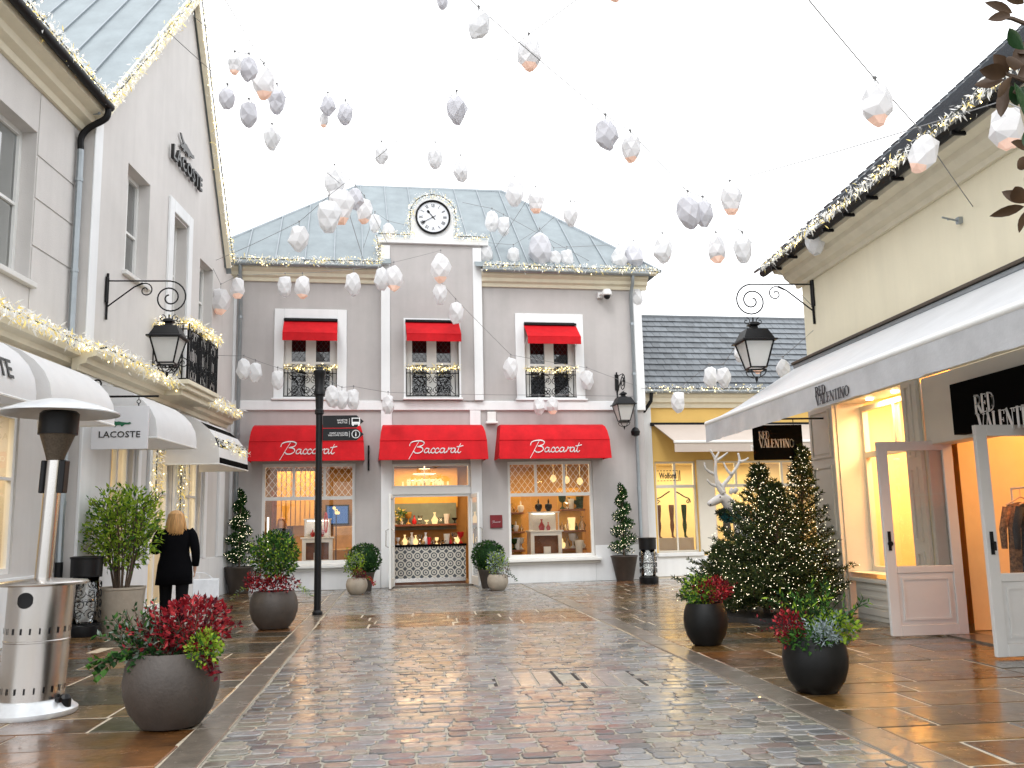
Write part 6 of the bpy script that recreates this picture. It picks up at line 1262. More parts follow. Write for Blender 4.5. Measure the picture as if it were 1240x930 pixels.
# ================================================================== PEOPLE
def person(px, py, lab, h=1.70, ang=0., coat='coat', hairm='hair', hl=.34, z0=0, g=None, stride=.12, la='bent', wide=1.):
    g = g or G(px, py, z0); k = h/1.70; Rz = Matrix.Translation(g) @ Matrix.Rotation(ang, 4, 'Z') @ Matrix.Scale(k, 4) @ Matrix.Scale(wide, 4, (1, 0, 0)); t = thing('person', lab, 'person', g)
    P = lambda x, y, z: Rz @ Vector((x, y, z))    # local +y = facing
    A = []; E = []
    def ad(p, r, par=None):
        A.append((P(*p), r*k)); 
        if par is not None: E.append((par, len(A)-1))
        return len(A)-1
    pv = ad((0, 0, .93), .115); sp_ = ad((0, .0, 1.12), .105, pv); ch = ad((0, 0, 1.30), .12, sp_); nk = ad((0, -.0, 1.45), .052, ch); hd0 = ad((0, .01, 1.53), .062, nk); hd = ad((0, .02, 1.60), .082, hd0); ad((0, .01, 1.66), .058, hd)
    for sg, st in ((-1, stride), (1, -stride)):
        hp = ad((sg*.095, 0, .84), .085, pv); kn = ad((sg*.10, st*.55+.02, .48), .055, hp); an = ad((sg*.10, st, .09), .036, kn); ad((sg*.105, st+.13, .035), .032, an)
    hands = []
    for sg in (-1, 1):
        sh = ad((sg*.16, 0, 1.38), .055, ch)
        if sg < 0 and la == 'bent': el = ad((sg*.24, -.02, 1.12), .043, sh); w = ad((sg*.12, .20, 1.18), .028, el); hn = ad((sg*.08, .26, 1.20), .026, w); dr = Vector((.4, .8, .1))
        else: el = ad((sg*.235, -.03, 1.11), .043, sh); w = ad((sg*.25, .03, .86), .028, el); hn = ad((sg*.25, .05, .80), .027, w); dr = Vector((0, .2, -1))
        base = A[hn][0]; hands.append(base)
        for f, (o_, l) in enumerate(((-.021, .062), (-.007, .072), (.007, .068), (.021, .052))):
            p0 = Vector((0, o_, 0)); hp0 = Rz.inverted() @ base; q1 = hp0+dr.normalized()*.045+Vector((0, o_, 0)) if dr.z < -.5 else hp0+dr.normalized()*.045+Vector((0, 0, o_)); q2 = q1+dr.normalized()*l*.5; q3 = q2+(dr.normalized()+Vector((-sg*.5, .0, 0))).normalized()*l*.5
            a = ad(tuple(q1), .009, hn); b = ad(tuple(q2), .008, a); ad(tuple(q3), .007, b)
        hp0 = Rz.inverted() @ base; th0 = hp0+dr.normalized()*.01+Vector((0, .032, 0)); a = ad(tuple(th0), .010, hn); ad(tuple(th0+dr.normalized()*.035+Vector((0, .012, 0))), .008, a)
    body = skin('body', t, A, E, 'skin', 1)
    # face
    mb = MB(Rz); mb.add([(-.014, .095, 1.575), (.014, .095, 1.575), (0, .09, 1.615), (0, .118, 1.58)], [(0, 1, 3), (1, 2, 3), (2, 0, 3)])
    for sg in (-1, 1): mb.ball((sg*.083, .0, 1.585), .022, 6, 5, sc=(.4, .7, 1.2))
    mb.build('nose_and_ears', 'skin', body)
    mb = MB(Rz)
    for sg in (-1, 1): mb.ball((sg*.031, .088, 1.61), .010, 8, 5, sc=(1.2, .6, .7))
    mb.build('eyes', 'black', body); mb = MB(Rz); mb.ball((0, .092, 1.545), .02, 8, 4, sc=(1.1, .4, .3)); mb.build('mouth', 'redgift', body)
    # coat: rings
    mb = MB(Rz); n = 20; vs = []; prof = [(1.462, .060, .055), (1.45, .10, .075), (1.425, .165, .10), (1.38, .200, .115), (1.28, .20, .125), (1.12, .178, .118), (1.02, .185, .125), (.90, .212, .14), (.76, .222, .15), (.60, .230, .155), (.595, .20, .13)]
    for (z, a, b) in prof:
        for q in range(n): an = 2*pi*q/n; w = 1+.02*sin(an*5+z*9); vs.append((a*cos(an)*w, b*sin(an)*w, z))
    mb.add(vs, [(i*n+q, i*n+(q+1) % n, (i+1)*n+(q+1) % n, (i+1)*n+q) for i in range(len(prof)-1) for q in range(n)]); cb_ = mb.build('coat', coat, t, smooth=True, recalc=False)
    for sg in (-1, 1):
        mb = MB(Rz)
        pts = [(sg*.15, 0, 1.40), (sg*.20, -.005, 1.33), (sg*.235, -.02, 1.2), (sg*.245, -.025, 1.11), (sg*.19, .09, 1.13), (sg*.125, .19, 1.175)] if (sg < 0 and la == 'bent') else [(sg*.15, 0, 1.40), (sg*.20, -.005, 1.33), (sg*.235, -.025, 1.2), (sg*.25, -.03, 1.1), (sg*.258, .0, .98), (sg*.255, .03, .87)]
        P_ = rail(pts, 3); mb.tube(P_, [.075-.03*i/(len(P_)-1) for i in range(len(P_))], 12); mb.build('sleeve', coat, cb_, smooth=True)
    for sg, st in ((-1, stride), (1, -stride)):
        mb = MB(Rz); P_ = rail([(sg*.095, 0, .90), (sg*.10, st*.3, .68), (sg*.10, st*.55+.02, .48), (sg*.10, st*.85, .22), (sg*.10, st, .06)], 3); mb.tube(P_, [.098-.042*i/(len(P_)-1) for i in range(len(P_))], 12); mb.build('trouser_leg', 'trouser', t, smooth=True)
        mb = MB(Rz); mb.ball((sg*.103, st+.06, .045), .05, 10, 6, sc=(.9, 2.4, .85)); mb.build('shoe', 'black', t, smooth=True)
    # hair: cap and hanging lengths
    mb = MB(Rz); n = 22; vs = []; prof = [(1.715, .02, .02), (1.70, .062, .065), (1.66, .092, .100), (1.60, .104, .112), (1.53, .108, .115), (1.46, .118, .115), (1.38, .130, .112), (1.70-hl, .135, .10), (1.68-hl, .10, .06)]
    q0 = random.Random(9)
    for i, (z, a, b) in enumerate(prof):
        for q in range(n):
            an = 2*pi*q/n; front = max(0, sin(an)); w = 1+q0.gauss(0, .025)+.03*sin(q*3.1); yb = b*sin(an)*w-.02
            if z < 1.64: yb = min(yb, .035-.02*i*.3)
            vs.append((a*cos(an)*w, yb, z+(q0.gauss(0, .012) if i > 5 else 0)))
    mb.add(vs, [(i*n+q, i*n+(q+1) % n, (i+1)*n+(q+1) % n, (i+1)*n+q) for i in range(len(prof)-1) for q in range(n)]); 
    for q in range(70):
        a = q0.uniform(pi, 2*pi); r1 = .115; mb.tube([(.09*cos(a), .10*sin(a)-.02, 1.66), (r1*cos(a), r1*sin(a)-.02, 1.52), ((r1+.018)*cos(a+.1), (r1)*sin(a)-.02, 1.40), ((r1+.02)*cos(a+q0.gauss(0, .1)), (r1-.01)*sin(a)-.02, 1.70-hl-q0.uniform(-.03, .03))], [.006, .009, .009, .003], 4, cap=False)
    mb.build('hair', hairm, t, smooth=True, recalc=False); return t, hands, Rz
pw, hands, Rz = person(209, 757, 'blonde woman in a black coat walking away with a white shopping bag', 1.70, radians(14), wide=1.17)
hnd = hands[1]; BM = Matrix.Translation(hnd) @ Matrix.Rotation(radians(14), 4, 'Z'); t = thing('shopping_bag', 'white paper shopping bag held in the right hand of the walking woman', 'bag', hnd+Vector((0, 0, -.3)))
mb = MB(BM); mb.box(-.02, -.06, -.42, .36, .08, -.14); mb.build('bag_body', 'bag', t, bevel=.005); mb = MB(BM)
for y in (-.05, .07): mb.tube(rail([(.07, y, -.14), (.06, y*.5, -.06), (.02, 0, -.035), (.16, y*.5, -.05), (.27, y, -.14)], 4), .005, 4)
mb.build('handles', 'bag', t)
gp = FAC.P(1.12, .9, .02); person(0, 0, 'auburn haired woman in black standing inside behind the left shop window', 1.66, radians(175), hairm='hairr', g=gp, stride=.02, hl=.30)
# ================================================================== SHOP GOODS
def FP(u, d, z): return FAC.P(u, d, z)
R = random.Random(31)
def cabinet(Wm, u, d, z, w, dp_, h, lab, m='wpaint'):
    t = thing('display_cabinet', lab, 'display cabinet', Wm @ Vector((u, d, z)))
    mb = MB(Wm); frame(mb, u-w/2, u+w/2, z, z+h*.55, .09, d-dp_/2, d-dp_/2+.05, wb=.05); mb.build('front_frame', m, t)
    bx(t, 'side', m, Wm, (u-w/2, d-dp_/2+.051, z, u-w/2+.04, d+dp_/2, z+h*.55)); bx(t, 'side', m, Wm, (u+w/2-.04, d-dp_/2+.051, z, u+w/2, d+dp_/2, z+h*.55)); bx(t, 'top', m, Wm, (u-w/2-.04, d-dp_/2-.04, z+h*.55, u+w/2+.04, d+dp_/2, z+h*.55+.04), bevel=.006)
    bx(t, 'back', 'walnut', Wm, (u-w/2+.05, d, z, u+w/2-.05, d+.03, z+h*.55-.02)); bx(t, 'price_card', 'wpaint', Wm, (u-.08, d-dp_/2-.03, z+.0, u+.10, d-dp_/2-.01, z+.22))
    mb = MB(Wm); zz = z+h*.55+.04
    for a, b in ((-1, -1), (1, -1), (1, 1), (-1, 1)): mb.tube([(u+a*(w/2-.06), d+b*(dp_/2-.06), zz), (u+a*(w/2-.06), d+b*(dp_/2-.06), z+h)], .014, 4)
    mb.box(u-w/2+.03, d-dp_/2+.03, z+h, u+w/2-.03, d+dp_/2-.03, z+h+.03); mb.build('case_frame', m, t); g = MB(Wm); g.box(u-w/2+.06, d-dp_/2+.055, zz, u+w/2-.06, d-dp_/2+.06, z+h); g.build('case_glass', 'glass', t)
    bx(t, 'case_back', 'frost', Wm, (u-w/2+.06, d+dp_/2-.07, zz, u+w/2-.06, d+dp_/2-.06, z+h)); bx(t, 'case_light', 'whitebulb', Wm, (u-w/2+.1, d+dp_/2-.16, z+h-.03, u+w/2-.1, d+dp_/2-.12, z+h-.005)); return zz
CN = {'glassc': 'clear', 'warmglow': 'amber glowing', 'redgift': 'red', 'wpaint': 'white', 'black': 'black', 'lfd': 'dark green', 'amber': 'amber', 'lfm': 'green', 'frost': 'frosted', 'woodp': 'tan'}
KN = ['goblet', 'vase', 'tumbler', 'decanter', 'stemmed bowl']; ON = ['first', 'second', 'third', 'fourth', 'fifth', 'sixth', 'seventh', 'eighth', 'ninth', 'tenth', 'eleventh', 'twelfth', 'thirteenth', 'fourteenth', 'fifteenth', 'sixteenth', 'seventeenth', 'eighteenth', 'nineteenth', 'twentieth']
def vase(Wm, u, d, z, h, m, lab, gp, kind=None):
    k = kind if kind is not None else R.randrange(5); r = h*.3; lab = lab.replace('@', CN.get(m, 'small')+' '+KN[k])
    pr = [[(r*.6, 0), (r*.7, .02), (r*.15, h*.2), (r*.12, h*.45), (r*.8, h*.6), (r, h)], [(r*.7, 0), (r, h*.35), (r*.3, h*.7), (r*.2, h*.85), (r*.45, h)], [(r*.8, 0), (r*.9, h*.5), (r*1.1, h)], [(r*.5, 0), (r, h*.3), (r*.9, h*.55), (r*.2, h*.62), (r*.25, h*.8), (.004, h)], [(r*.9, 0), (r*.2, h*.15), (r*.2, h*.3), (r*1.2, h*.55), (r*1.3, h*.7)]][k]
    mb = MB(Wm); mb.lathe(pr, (u, d, z), 10); solo(mb, 'ornament', m, lab, 'ornament', gp, smooth=50)
LV = {1: ['board'], 3: ['lowest board', 'middle board', 'top board']}
def shelfrow(u0, u1, d, zs, lab, short, wd=.3, w=None, mats=('glassc', 'warmglow', 'redgift', 'wpaint', 'glassc', 'black', 'amber'), n=7, h=.2):
    t = thing('shelf_unit', lab, 'shelf', FP((u0+u1)/2, d, zs[0]))
    for z in zs: bx(t, 'shelf', 'walnut', FM, (u0, d-wd/2, z, u1, d+wd/2, z+.05), bevel=.004)
    bx(t, 'back_panel', 'teali' if len(zs) == 1 else 'amber', FM, (u0, d+wd/2+.002, zs[0]-.1, u1, d+wd/2+.03, zs[-1]+.6))
    for j, z in enumerate(zs):
        for k in range(n):
            m = R.choice(mats); vase(FM, u0+(u1-u0)*(k+.5)/n+R.uniform(-.03, .03), d+R.uniform(-.05, .05), z+.052, h*R.uniform(.55, 1.25), m, f'@, {ON[k]} along the {LV[len(zs)][j]} of the {short}', f'goods on the {lab}')
# left room
zz = cabinet(FM, 1.98, .9, .62, .72, .5, 1.0, 'white display cabinet with lit glass case in the left shop window')
for (u, h, m, lab) in ((1.86, .2, 'redgift', 'red glass figure on the left side in the left display case'), (2.06, .30, 'redgift', 'red glass stag figure on the right side in the left display case')): vase(FM, u, .85, zz, h, m, lab, 'red figures in the left display case', 3)
t = thing('television', 'flat television with blue picture on the rear wall of the left shop', 'television', FP(2.7, 2.9, 1.7)); ta, tb = FAC.uz(394, 636, 2.9), FAC.uz(423, 611, 2.9); bx(t, 'casing', 'black', FM, (ta[0], 2.9, ta[1], tb[0], 2.94, tb[1])); bx(t, 'screen', 'screen', FM, (ta[0]+.04, 2.89, ta[1]+.04, tb[0]-.04, 2.899, tb[1]-.04))
t = thing('wooden_chair', 'tan panelled seat behind the left shop window', 'chair', FP(2.6, 1.6, 0)); bx(t, 'backrest', 'woodp', FM, (2.35, 1.7, .9, 2.85, 1.76, 1.45), bevel=.01); bx(t, 'seat', 'woodp', FM, (2.33, 1.3, .85, 2.87, 1.7, .9), bevel=.01)
for a, b in ((2.36, 1.32), (2.8, 1.32), (2.36, 1.66), (2.8, 1.66)): bx(t, 'leg', 'woodp', FM, (a, b, 0.02, a+.04, b+.04, .85))
mb = MB(FM); mb.tube([(2.42, .8, .62), (2.42, .8, 1.85)], .012, 6); mb.lathe([(.05, 0), (.02, .02)], (2.42, .8, .62), 10); o = solo(mb, 'floor_lamp', 'black', 'thin black stand with glowing crystals in the left shop window', 'lamp'); mb = MB(FM)
for k in range(4): mb.ball((2.42+.05*cos(k*1.6), .8+.05*sin(k*1.6), 1.78+.06*(k % 3)), .04, 8, 5)
q = mb.build('crystal', 'warmglow', None); q.parent = o
for k, (u0, u1) in enumerate(((.75, 1.25), (1.3, 1.7))): bx(B, 'wall_panel', 'walnut' if k == 0 else 'amber', FM, (u0, 2.6, .1, u1, 2.65, 2.4))
for k in range(9): bx(B, 'curtain_fold', 'amber', FM, (.9+k*.12, 2.3+.03*(k % 2), 1.5, 1.0+k*.12, 2.36+.03*(k % 2), 2.9))
mb = MB(FM); mb.tube([(.84, .4, .7), (.84, .4, 1.7)], .02, 8); solo(mb, 'tube_light', 'whitebulb', 'upright white tube light at the left edge of the left shop window', 'lamp')
mb = MB(FM); mb.tube([(2.18+.03*cos(k*pi/8), .6, 1.55+.24*sin(k*pi/8)) for k in range(16)], .016, 6, closed=True); solo(mb, 'red_ring', 'redgift', 'upright red ring ornament beside the signpost in the left shop window', 'ornament')
# entrance room
t = thing('patterned_counter', 'shop counter faced with grey and cream patterned tiles in the entrance', 'counter', FP(4.68, .6, 0)); bx(t, 'front', 'pattern', FM, (3.83, .50, .17, 5.55, .56, .92)); bx(t, 'top', 'blackm', FM, (3.80, .46, .92, 5.57, 1.0, .97), bevel=.006); bx(t, 'foot_rail', 'steel', FM, (3.83, .49, .08, 5.55, .55, .17)); bx(t, 'kick_board', 'walnut', FM, (3.83, .56, 0.02, 5.55, .6, .1))
for k in range(19):
    u = 3.92+k*.086+R.uniform(-.015, .015); vase(FM, u, .65+R.uniform(-.06, .15), .971, R.uniform(.09, .32), R.choice(('glassc', 'warmglow', 'frost', 'redgift', 'glassc', 'wpaint', 'woodp')), f'@, {ON[k]} from the left on the patterned counter', 'goods on the patterned counter')
vase(FM, 4.66, .52, .972, .17, 'redgift', 'wide red bowl at the front of the patterned counter', 'goods at the counter front', 2)
shelfrow(3.82, 5.55, 2.2, (1.42,), 'walnut shelf in the entrance', 'shelf in the entrance', .3, n=10, h=.26); mb = MB(FM); leaves(mb, (4.05, 2.1, 1.72), (.18, .1, .16), 160, .07, [0, 0, 1], R, .4); solo(mb, 'flower_bouquet', ['lfm', 'clothy'], 'yellow and green bouquet at the left end of the walnut shelf', 'bouquet')
bx(B, 'wall_panel', 'amber', FM, (3.8, 2.40, 1.9, 5.6, 2.45, 2.95))
t = thing('chandelier', 'glowing crystal chandelier seen through the transom over the entrance', 'chandelier', FP(4.6, 1.3, 2.9))
mb = MB(FM); 
for rr, z in ((.42, 2.55), (.3, 2.72), (.14, 2.85)): mb.tube([(4.62+rr*cos(k*pi/12), 1.3+rr*sin(k*pi/12), z) for k in range(24)], .012, 5, closed=True)
mb.tube([(4.62, 1.3, 2.3), (4.62, 1.3, 3.0)], .015, 5); mb.build('arms', 'steel', t); 
for k in range(14):
    mb = MB(FM); a = k*2*pi/14; mb.lathe([(.004, -.14), (.035, -.02), (.03, .02), (.008, .06)], (4.62+.42*cos(a), 1.3+.42*sin(a), 2.55), 6); mb.build('crystal_drop', 'warmglow', t)
for k in range(10):
    mb = MB(FM); mb.tube([(4.05+k*.125, .9, 2.36), (4.05+k*.125, .9, 2.36+.16)], .022, 6); o = solo(mb, 'crystal_column', 'warmglow', 'glowing crystal column standing in the transom window', 'ornament', 'crystal columns in the transom window')
bx(B, 'transom_shelf', 'walnut', FM, (3.8, .8, 2.335, 5.57, 1.0, 2.355))
# right room
zz = cabinet(FM, 7.62, .9, .62, .80, .5, 1.06, 'white display cabinet with lit glass case in the right shop window')
for (u, h, m, lab) in ((7.55, .28, 'redgift', 'red gift ornament on the left side in the right display case'), (7.72, .2, 'redgift', 'red gift ornament on the right side in the right display case')): vase(FM, u, .85, zz, h, m, lab, 'red gifts in the right display case', 1)
for (u, lab) in ((7.48, 'black figurine on the left side on top of the right display case'), (7.74, 'black figurine on the right side on top of the right display case')): vase(FM, u, .85, 1.72, .32, 'black', lab, 'black figurines on the right display case', 3)
shelfrow(6.58, 7.12, 1.1, (.72, 1.18, 1.66), 'left walnut shelves in the right shop window', 'left shelves, right window', .4, n=5, h=.24, mats=('glassc', 'frost', 'redgift', 'wpaint', 'glassc', 'lfd'))
shelfrow(8.08, 8.72, 1.1, (.72, 1.18, 1.72), 'right walnut shelves in the right shop window', 'right shelves, right window', .4, n=5, h=.3, mats=('glassc', 'warmglow', 'amber', 'frost', 'glassc', 'lfd', 'glassc'))
for k in range(3):
    mb = MB(FM); mb.lathe([(.01, -.1), (.07, -.05), (.09, 0), (.05, .08), (.01, .1)], (7.9+.35*k, .9, 2.55-.04*k), 10); mb.tube([(7.9+.35*k, .9, 2.6), (7.9+.35*k, .9, 3.0)], .005, 4); solo(mb, 'pendant_lamp', 'warmglow', ['left', 'middle', 'right'][k]+' glowing pendant lamp behind the right shop window transom', 'pendant lamp', 'pendant lamps in the right window')
vase(FM, 8.45, .62, .64, .34, 'frost', 'large pale round vase standing at the right in the right shop window', 'vases', 2)
# ================================================================== LANTERNS ON WIRES
LAN = {}
def lantern(key, px, py, hpx, dist, tone, lab, tilt=0.):
    H = SR(hpx*.95, dist); c = AT(px, py, dist); top = c+Vector((0, 0, H*.5)); LAN[key] = top+Vector((0, 0, H*.16))
    q = random.Random(hash_(key)); t = thing('paper_lantern', lab, 'lantern', c, 'faceted paper lanterns strung over the street')
    n = 6; rings = [(.10, .5), (.27, .40), (.345+q.uniform(-.02, .03), .13), (.35+q.uniform(-.04, .03), -.14), (.25, -.35), (.13, -.5)]; rots = q.uniform(0, 6.28); Rt = Matrix.Translation(c) @ Matrix.Rotation(radians(tilt), 4, Vector((Rv.y, -Rv.x, 0)).cross(Vector((0, 0, 1)))*0+Fv) 
    vs = []
    for i, (r, z) in enumerate(rings):
        for k in range(n):
            a = rots+2*pi*(k+.5*(i % 2))/n+q.gauss(0, .06); r2 = r*(1+q.gauss(0, .09)); vs.append((r2*cos(a)*H, r2*sin(a)*H, (z+q.gauss(0, .025))*H))
    def tri(i0, i1):
        f = []
        for i in range(i0, i1):
            for k in range(n):
                a, b, c_, d = i*n+k, i*n+(k+1) % n, (i+1)*n+k, (i+1)*n+(k+1) % n
                if i % 2 == 0: f += [(a, b, c_), (b, d, c_)]
                else: f += [(a, b, d), (a, d, c_)]
        return f
    m1 = 'lantp' if tone == 'p' else 'lantw'
    mb = MB(Rt); mb.add(vs, tri(0, 4 if tone == 'o' else 5)+[tuple(range(n))]); mb.build('shade', m1, t, recalc=False)
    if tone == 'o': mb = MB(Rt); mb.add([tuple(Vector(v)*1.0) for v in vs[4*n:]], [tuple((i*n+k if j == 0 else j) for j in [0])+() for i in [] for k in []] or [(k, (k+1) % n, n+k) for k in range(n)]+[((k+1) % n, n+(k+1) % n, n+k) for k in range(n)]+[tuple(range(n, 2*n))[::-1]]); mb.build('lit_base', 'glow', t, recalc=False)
    mb = MB(); mb.tube([top-Vector((0, 0, H*.02)), LAN[key]], .006, 4); mb.tube([LAN[key]-Vector((.0, .015, 0)), LAN[key]+Vector((0, .015, .02))], .016, 5); mb.build('hook', 'wire', t)
def hash_(k): return sum((i+1)*ord(c)*7 for i, c in enumerate(str(k)))
W_ = {}   # wires: name -> (start, end, [lanterns])
def wire(nm, A, Bp, lans, lab):
    # A, Bp: (px, py, dist) or points; lanterns (px, py, height px, tone, label, tilt)
    A3 = A if isinstance(A, Vector) else AT(*A); B3 = Bp if isinstance(Bp, Vector) else AT(*Bp)
    dA, dB = (A3-CO).dot(Fv), (B3-CO).dot(Fv)
    pxA = 620+FPX*(A3-CO).dot(Rv)/dA; pyA = 465-FPX*(A3-CO).dot(Uv)/dA; pxB = 620+FPX*(B3-CO).dot(Rv)/dB; pyB = 465-FPX*(B3-CO).dot(Uv)/dB
    keys = []; LL = hypot(pxB-pxA, pyB-pyA)
    for i, l in enumerate(lans):
        f = ((l[0]-pxA)*(pxB-pxA)+(l[1]-l[2]*.66-pyA)*(pyB-pyA))/LL**2; f = min(max(f, .02), .98)
        # perspective correct distance along a straight wire
        d = 1/((1-f)/dA+f/dB); k = f'{nm}{i}'; lantern(k, l[0], l[1], l[2], d, l[3], l[4], l[5] if len(l) > 5 else 0); keys.append((f, k))
    keys.sort(); pts = [A3]+[LAN[k] for _, k in keys]+[B3]; out = []
    for a, b in zip(pts[:-1], pts[1:]):
        for s_ in range(4): out.append(a+(b-a)*s_/4-Vector((0, 0, .03*(b-a).length*.15*sin(pi*s_/4))))
    out.append(pts[-1]); mb = MB(); mb.tube(out, .0055, 4); solo(mb, 'overhead_wire', 'wire', lab, 'wire', 'wires strung over the street')
rw = lambda x, y: RW.P(*((lambda uz: (uz[0], 0, uz[1]))(RW.uz(x, y))))
fw = lambda x, y: FAC.P(*((lambda uz: (uz[0], 0, uz[1]))(FAC.uz(x, y))))
lw = lambda x, y: LW.P(*((lambda uz: (uz[0], 0, uz[1]))(LW.uz(x, y))))
wire('A', (238, -60, 10), fw(470, 296), [(319, 101, 40, 'o', 'largest lantern of the upper left cluster with orange lit base'), (335, 122, 34, 'p', 'lilac lantern just below right of the largest one at upper left'), (405, 221, 36, 'w', 'big grey lantern over the left hip of the zinc roof'), (430, 241, 28, 'p', 'pale lantern just left of the clock house ridge end'), (441, 256, 32, 'o', 'orange based lantern over the zinc panels left of the clock')], 'wire from the upper left over the left roof hip')
wire('B', (205, 40, 10), fw(445, 330), [(275, 119, 28, 'p', 'lilac lantern nearest the left gable peak garland'), (301, 139, 32, 'p', 'narrow lilac lantern under the upper left cluster'), (329, 168, 30, 'w', 'grey lantern hanging lowest of the upper left cluster'), (412, 250, 46, 'o', 'biggest orange based lantern before the left slope of the zinc roof')], 'wire close to the left gable running to the clock house')
wire('C', (235, 20, 11), (660, 235, 23.), [(284, 78, 26, 'o', 'small orange based lantern topmost of the upper left cluster'), (301, 84, 32, 'p', 'tall lilac lantern second of the upper left cluster'), (397, 128, 26, 'p', 'lilac lantern in the small upper middle trio'), (392, 146, 18, 'o', 'tiny orange based lantern in the upper middle trio'), (418, 138, 28, 'p', 'grey lilac lantern rightmost of the upper middle trio'), (462, 187, 26, 'w', 'thin lantern alone in the sky left of the clock'), (527, 190, 30, 'w', 'lantern in the sky directly above the clock'), (558, 206, 30, 'w', 'lantern in the sky just right above the clock'), (623, 234, 34, 'w', 'clear white lantern at the right end of the zinc ridge')], 'wire from the upper left to the right ridge end')
wire('D', (735, -28, 9), lw(262, 315), [(641, 66, 42, 'o', 'large lantern at the crossing of two wires top centre'), (553, 133, 38, 'p', 'lilac based lantern between the crossing and the clock'), (398, 262, 42, 'w', 'long white lantern before the left slope seams'), (362, 289, 34, 'w', 'white lantern low before the left hip panels')], 'wire crossing from the top centre down to the left gable')
wire('E', (548, -22, 8.5), rw(985, 372), [(580, 31, 38, 'w', 'grey tilted lantern near the top edge left of the crossing', 20), (734, 163, 40, 'p', 'lilac lantern in the sky right of the zinc roof', -8), (764, 180, 36, 'o', 'orange based lantern in the sky right of the zinc roof'), (834, 257, 42, 'p', 'left one of the overlapping lilac pair right of centre', -15), (852, 259, 34, 'p', 'right one of the overlapping lilac pair right of centre'), (900, 302, 34, 'w', 'grey lantern left of the right shop cornice tip')], 'wire from the top centre down to the right shop corner')
wire('F', fw(640, 290), (1262, 143, 7.5), [(691, 261, 28, 'w', 'faint white lantern beyond the right hip of the zinc roof'), (885, 242, 38, 'o', 'orange based lantern on the long thin wire right of centre'), (1219, 155, 56, 'o', 'very large orange based lantern among the magnolia leaves')], 'long thin wire rising to the upper right')
wire('G', (955, -30, 7), rw(1178, 250), [(1062, 127, 54, 'o', 'large orange based lantern alone in the upper right sky'), (1117, 187, 50, 'o', 'large tilted orange based lantern before the right roof edge', 22)], 'wire from the top edge to the right shop wall')
wire('H', fw(600, 300), rw(1075, 250), [(649, 244, 30, 'o', 'orange based lantern at the right ridge end of the zinc roof'), (803, 303, 34, 'w', 'grey lantern beyond the right eaves corner of the clock house'), (868, 302, 34, 'o', 'orange based lantern left of the black right corner lamp'), (987, 290, 38, 'w', 'white lantern before the right shop cornice end')], 'wire from the clock house roof to the right shop cornice')
wire('I', fw(440, 300), fw(780, 322), [(454, 271, 24, 'w', 'small white lantern left of the clock coping'), (470, 282, 24, 'w', 'narrow white lantern at the left end of the clock coping'), (588, 309, 26, 'w', 'small white lantern at the right end of the clock coping'), (622, 311, 24, 'w', 'small white lantern over the right eaves garland'), (654, 303, 44, 'p', 'largest white lantern over the right zinc panels'), (671, 316, 26, 'w', 'small lantern just right of the largest over the right panels'), (687, 316, 28, 'w', 'slim lantern second right of the largest over the right panels'), (750, 314, 30, 'w', 'white lantern left one of the pair at the right eaves corner'), (768, 312, 34, 'p', 'white lantern right one of the pair at the right eaves corner')], 'wire in front of the zinc roof under the clock')
wire('J', lw(258, 325), fw(779, 470), [(267, 365, 34, 'o', 'orange based lantern beside the left balcony garland'), (288, 349, 26, 'o', 'small orange based lantern at the left down pipe of the clock house'), (345, 347, 26, 'w', 'white lantern above the left upper window, left of two'), (366, 348, 28, 'o', 'white lantern above the left upper window, right of two'), (428, 344, 30, 'w', 'white lantern left of the centre bay'), (462, 338, 28, 'w', 'white lantern on the left pilaster, left of two'), (477, 337, 32, 'o', 'orange based lantern on the left pilaster, right of two'), (534, 325, 36, 'o', 'orange based lantern under the clock, upper of two'), (533, 356, 26, 'w', 'white lantern under the clock, lower of two'), (552, 379, 28, 'w', 'white lantern at the top right of the middle upper window'), (619, 447, 28, 'w', 'white lantern at the left edge of the right upper window surround'), (711, 460, 24, 'w', 'white lantern at the right edge of the right upper window surround')], 'wire across the front of the clock house above the windows')
wire('K', lw(252, 430), fw(776, 480), [(295, 447, 26, 'w', 'white lantern by the left down pipe at window height, left of two'), (309, 451, 24, 'w', 'white lantern by the left down pipe at window height, right of two'), (336, 460, 24, 'w', 'white lantern at the foot of the left window surround'), (402, 480, 28, 'w', 'white lantern beside the signpost top, first of three'), (414, 484, 24, 'w', 'white lantern beside the signpost top, middle of three'), (428, 484, 26, 'w', 'white lantern beside the signpost top, last of three'), (470, 490, 24, 'w', 'white lantern on the string course left of the middle window'), (653, 492, 22, 'w', 'white lantern below the right upper window, left of two'), (669, 491, 22, 'o', 'white lantern below the right upper window, right of two')], 'wire across the clock house at the string course')
wire('L', fw(560, 245), fw(776, 350), [(596, 268, 26, 'w', 'white lantern right of the clock, left of two'), (610, 274, 24, 'w', 'white lantern right of the clock, right of two'), (770, 361, 26, 'w', 'white lantern against the right down pipe below the cornice')], 'wire over the right half of the zinc roof')
wire('N', fw(776, 470), rw(985, 400), [(821, 487, 26, 'w', 'white lantern under the eaves of the yellow shop'), (860, 457, 26, 'w', 'white lantern before the slate tiles, left of two'), (877, 457, 26, 'w', 'white lantern before the slate tiles, right of two'), (896, 427, 24, 'w', 'white lantern before the slate tiles beside the corner lamp'), (917, 441, 24, 'o', 'orange based lantern half hidden behind the corner lamp'), (949, 447, 24, 'w', 'white lantern just above the tip of the long right awning')], 'wire from the clock house to the right shop over the yellow shop')
wire('O', (470, -60, 9), (820, -18, 8), [(536, 1, 22, 'p', 'lilac lantern cut by the top edge left of centre'), (744, -12, 30, 'o', 'orange based lantern cut by the top edge right of centre')], 'wire running along the very top of the view')
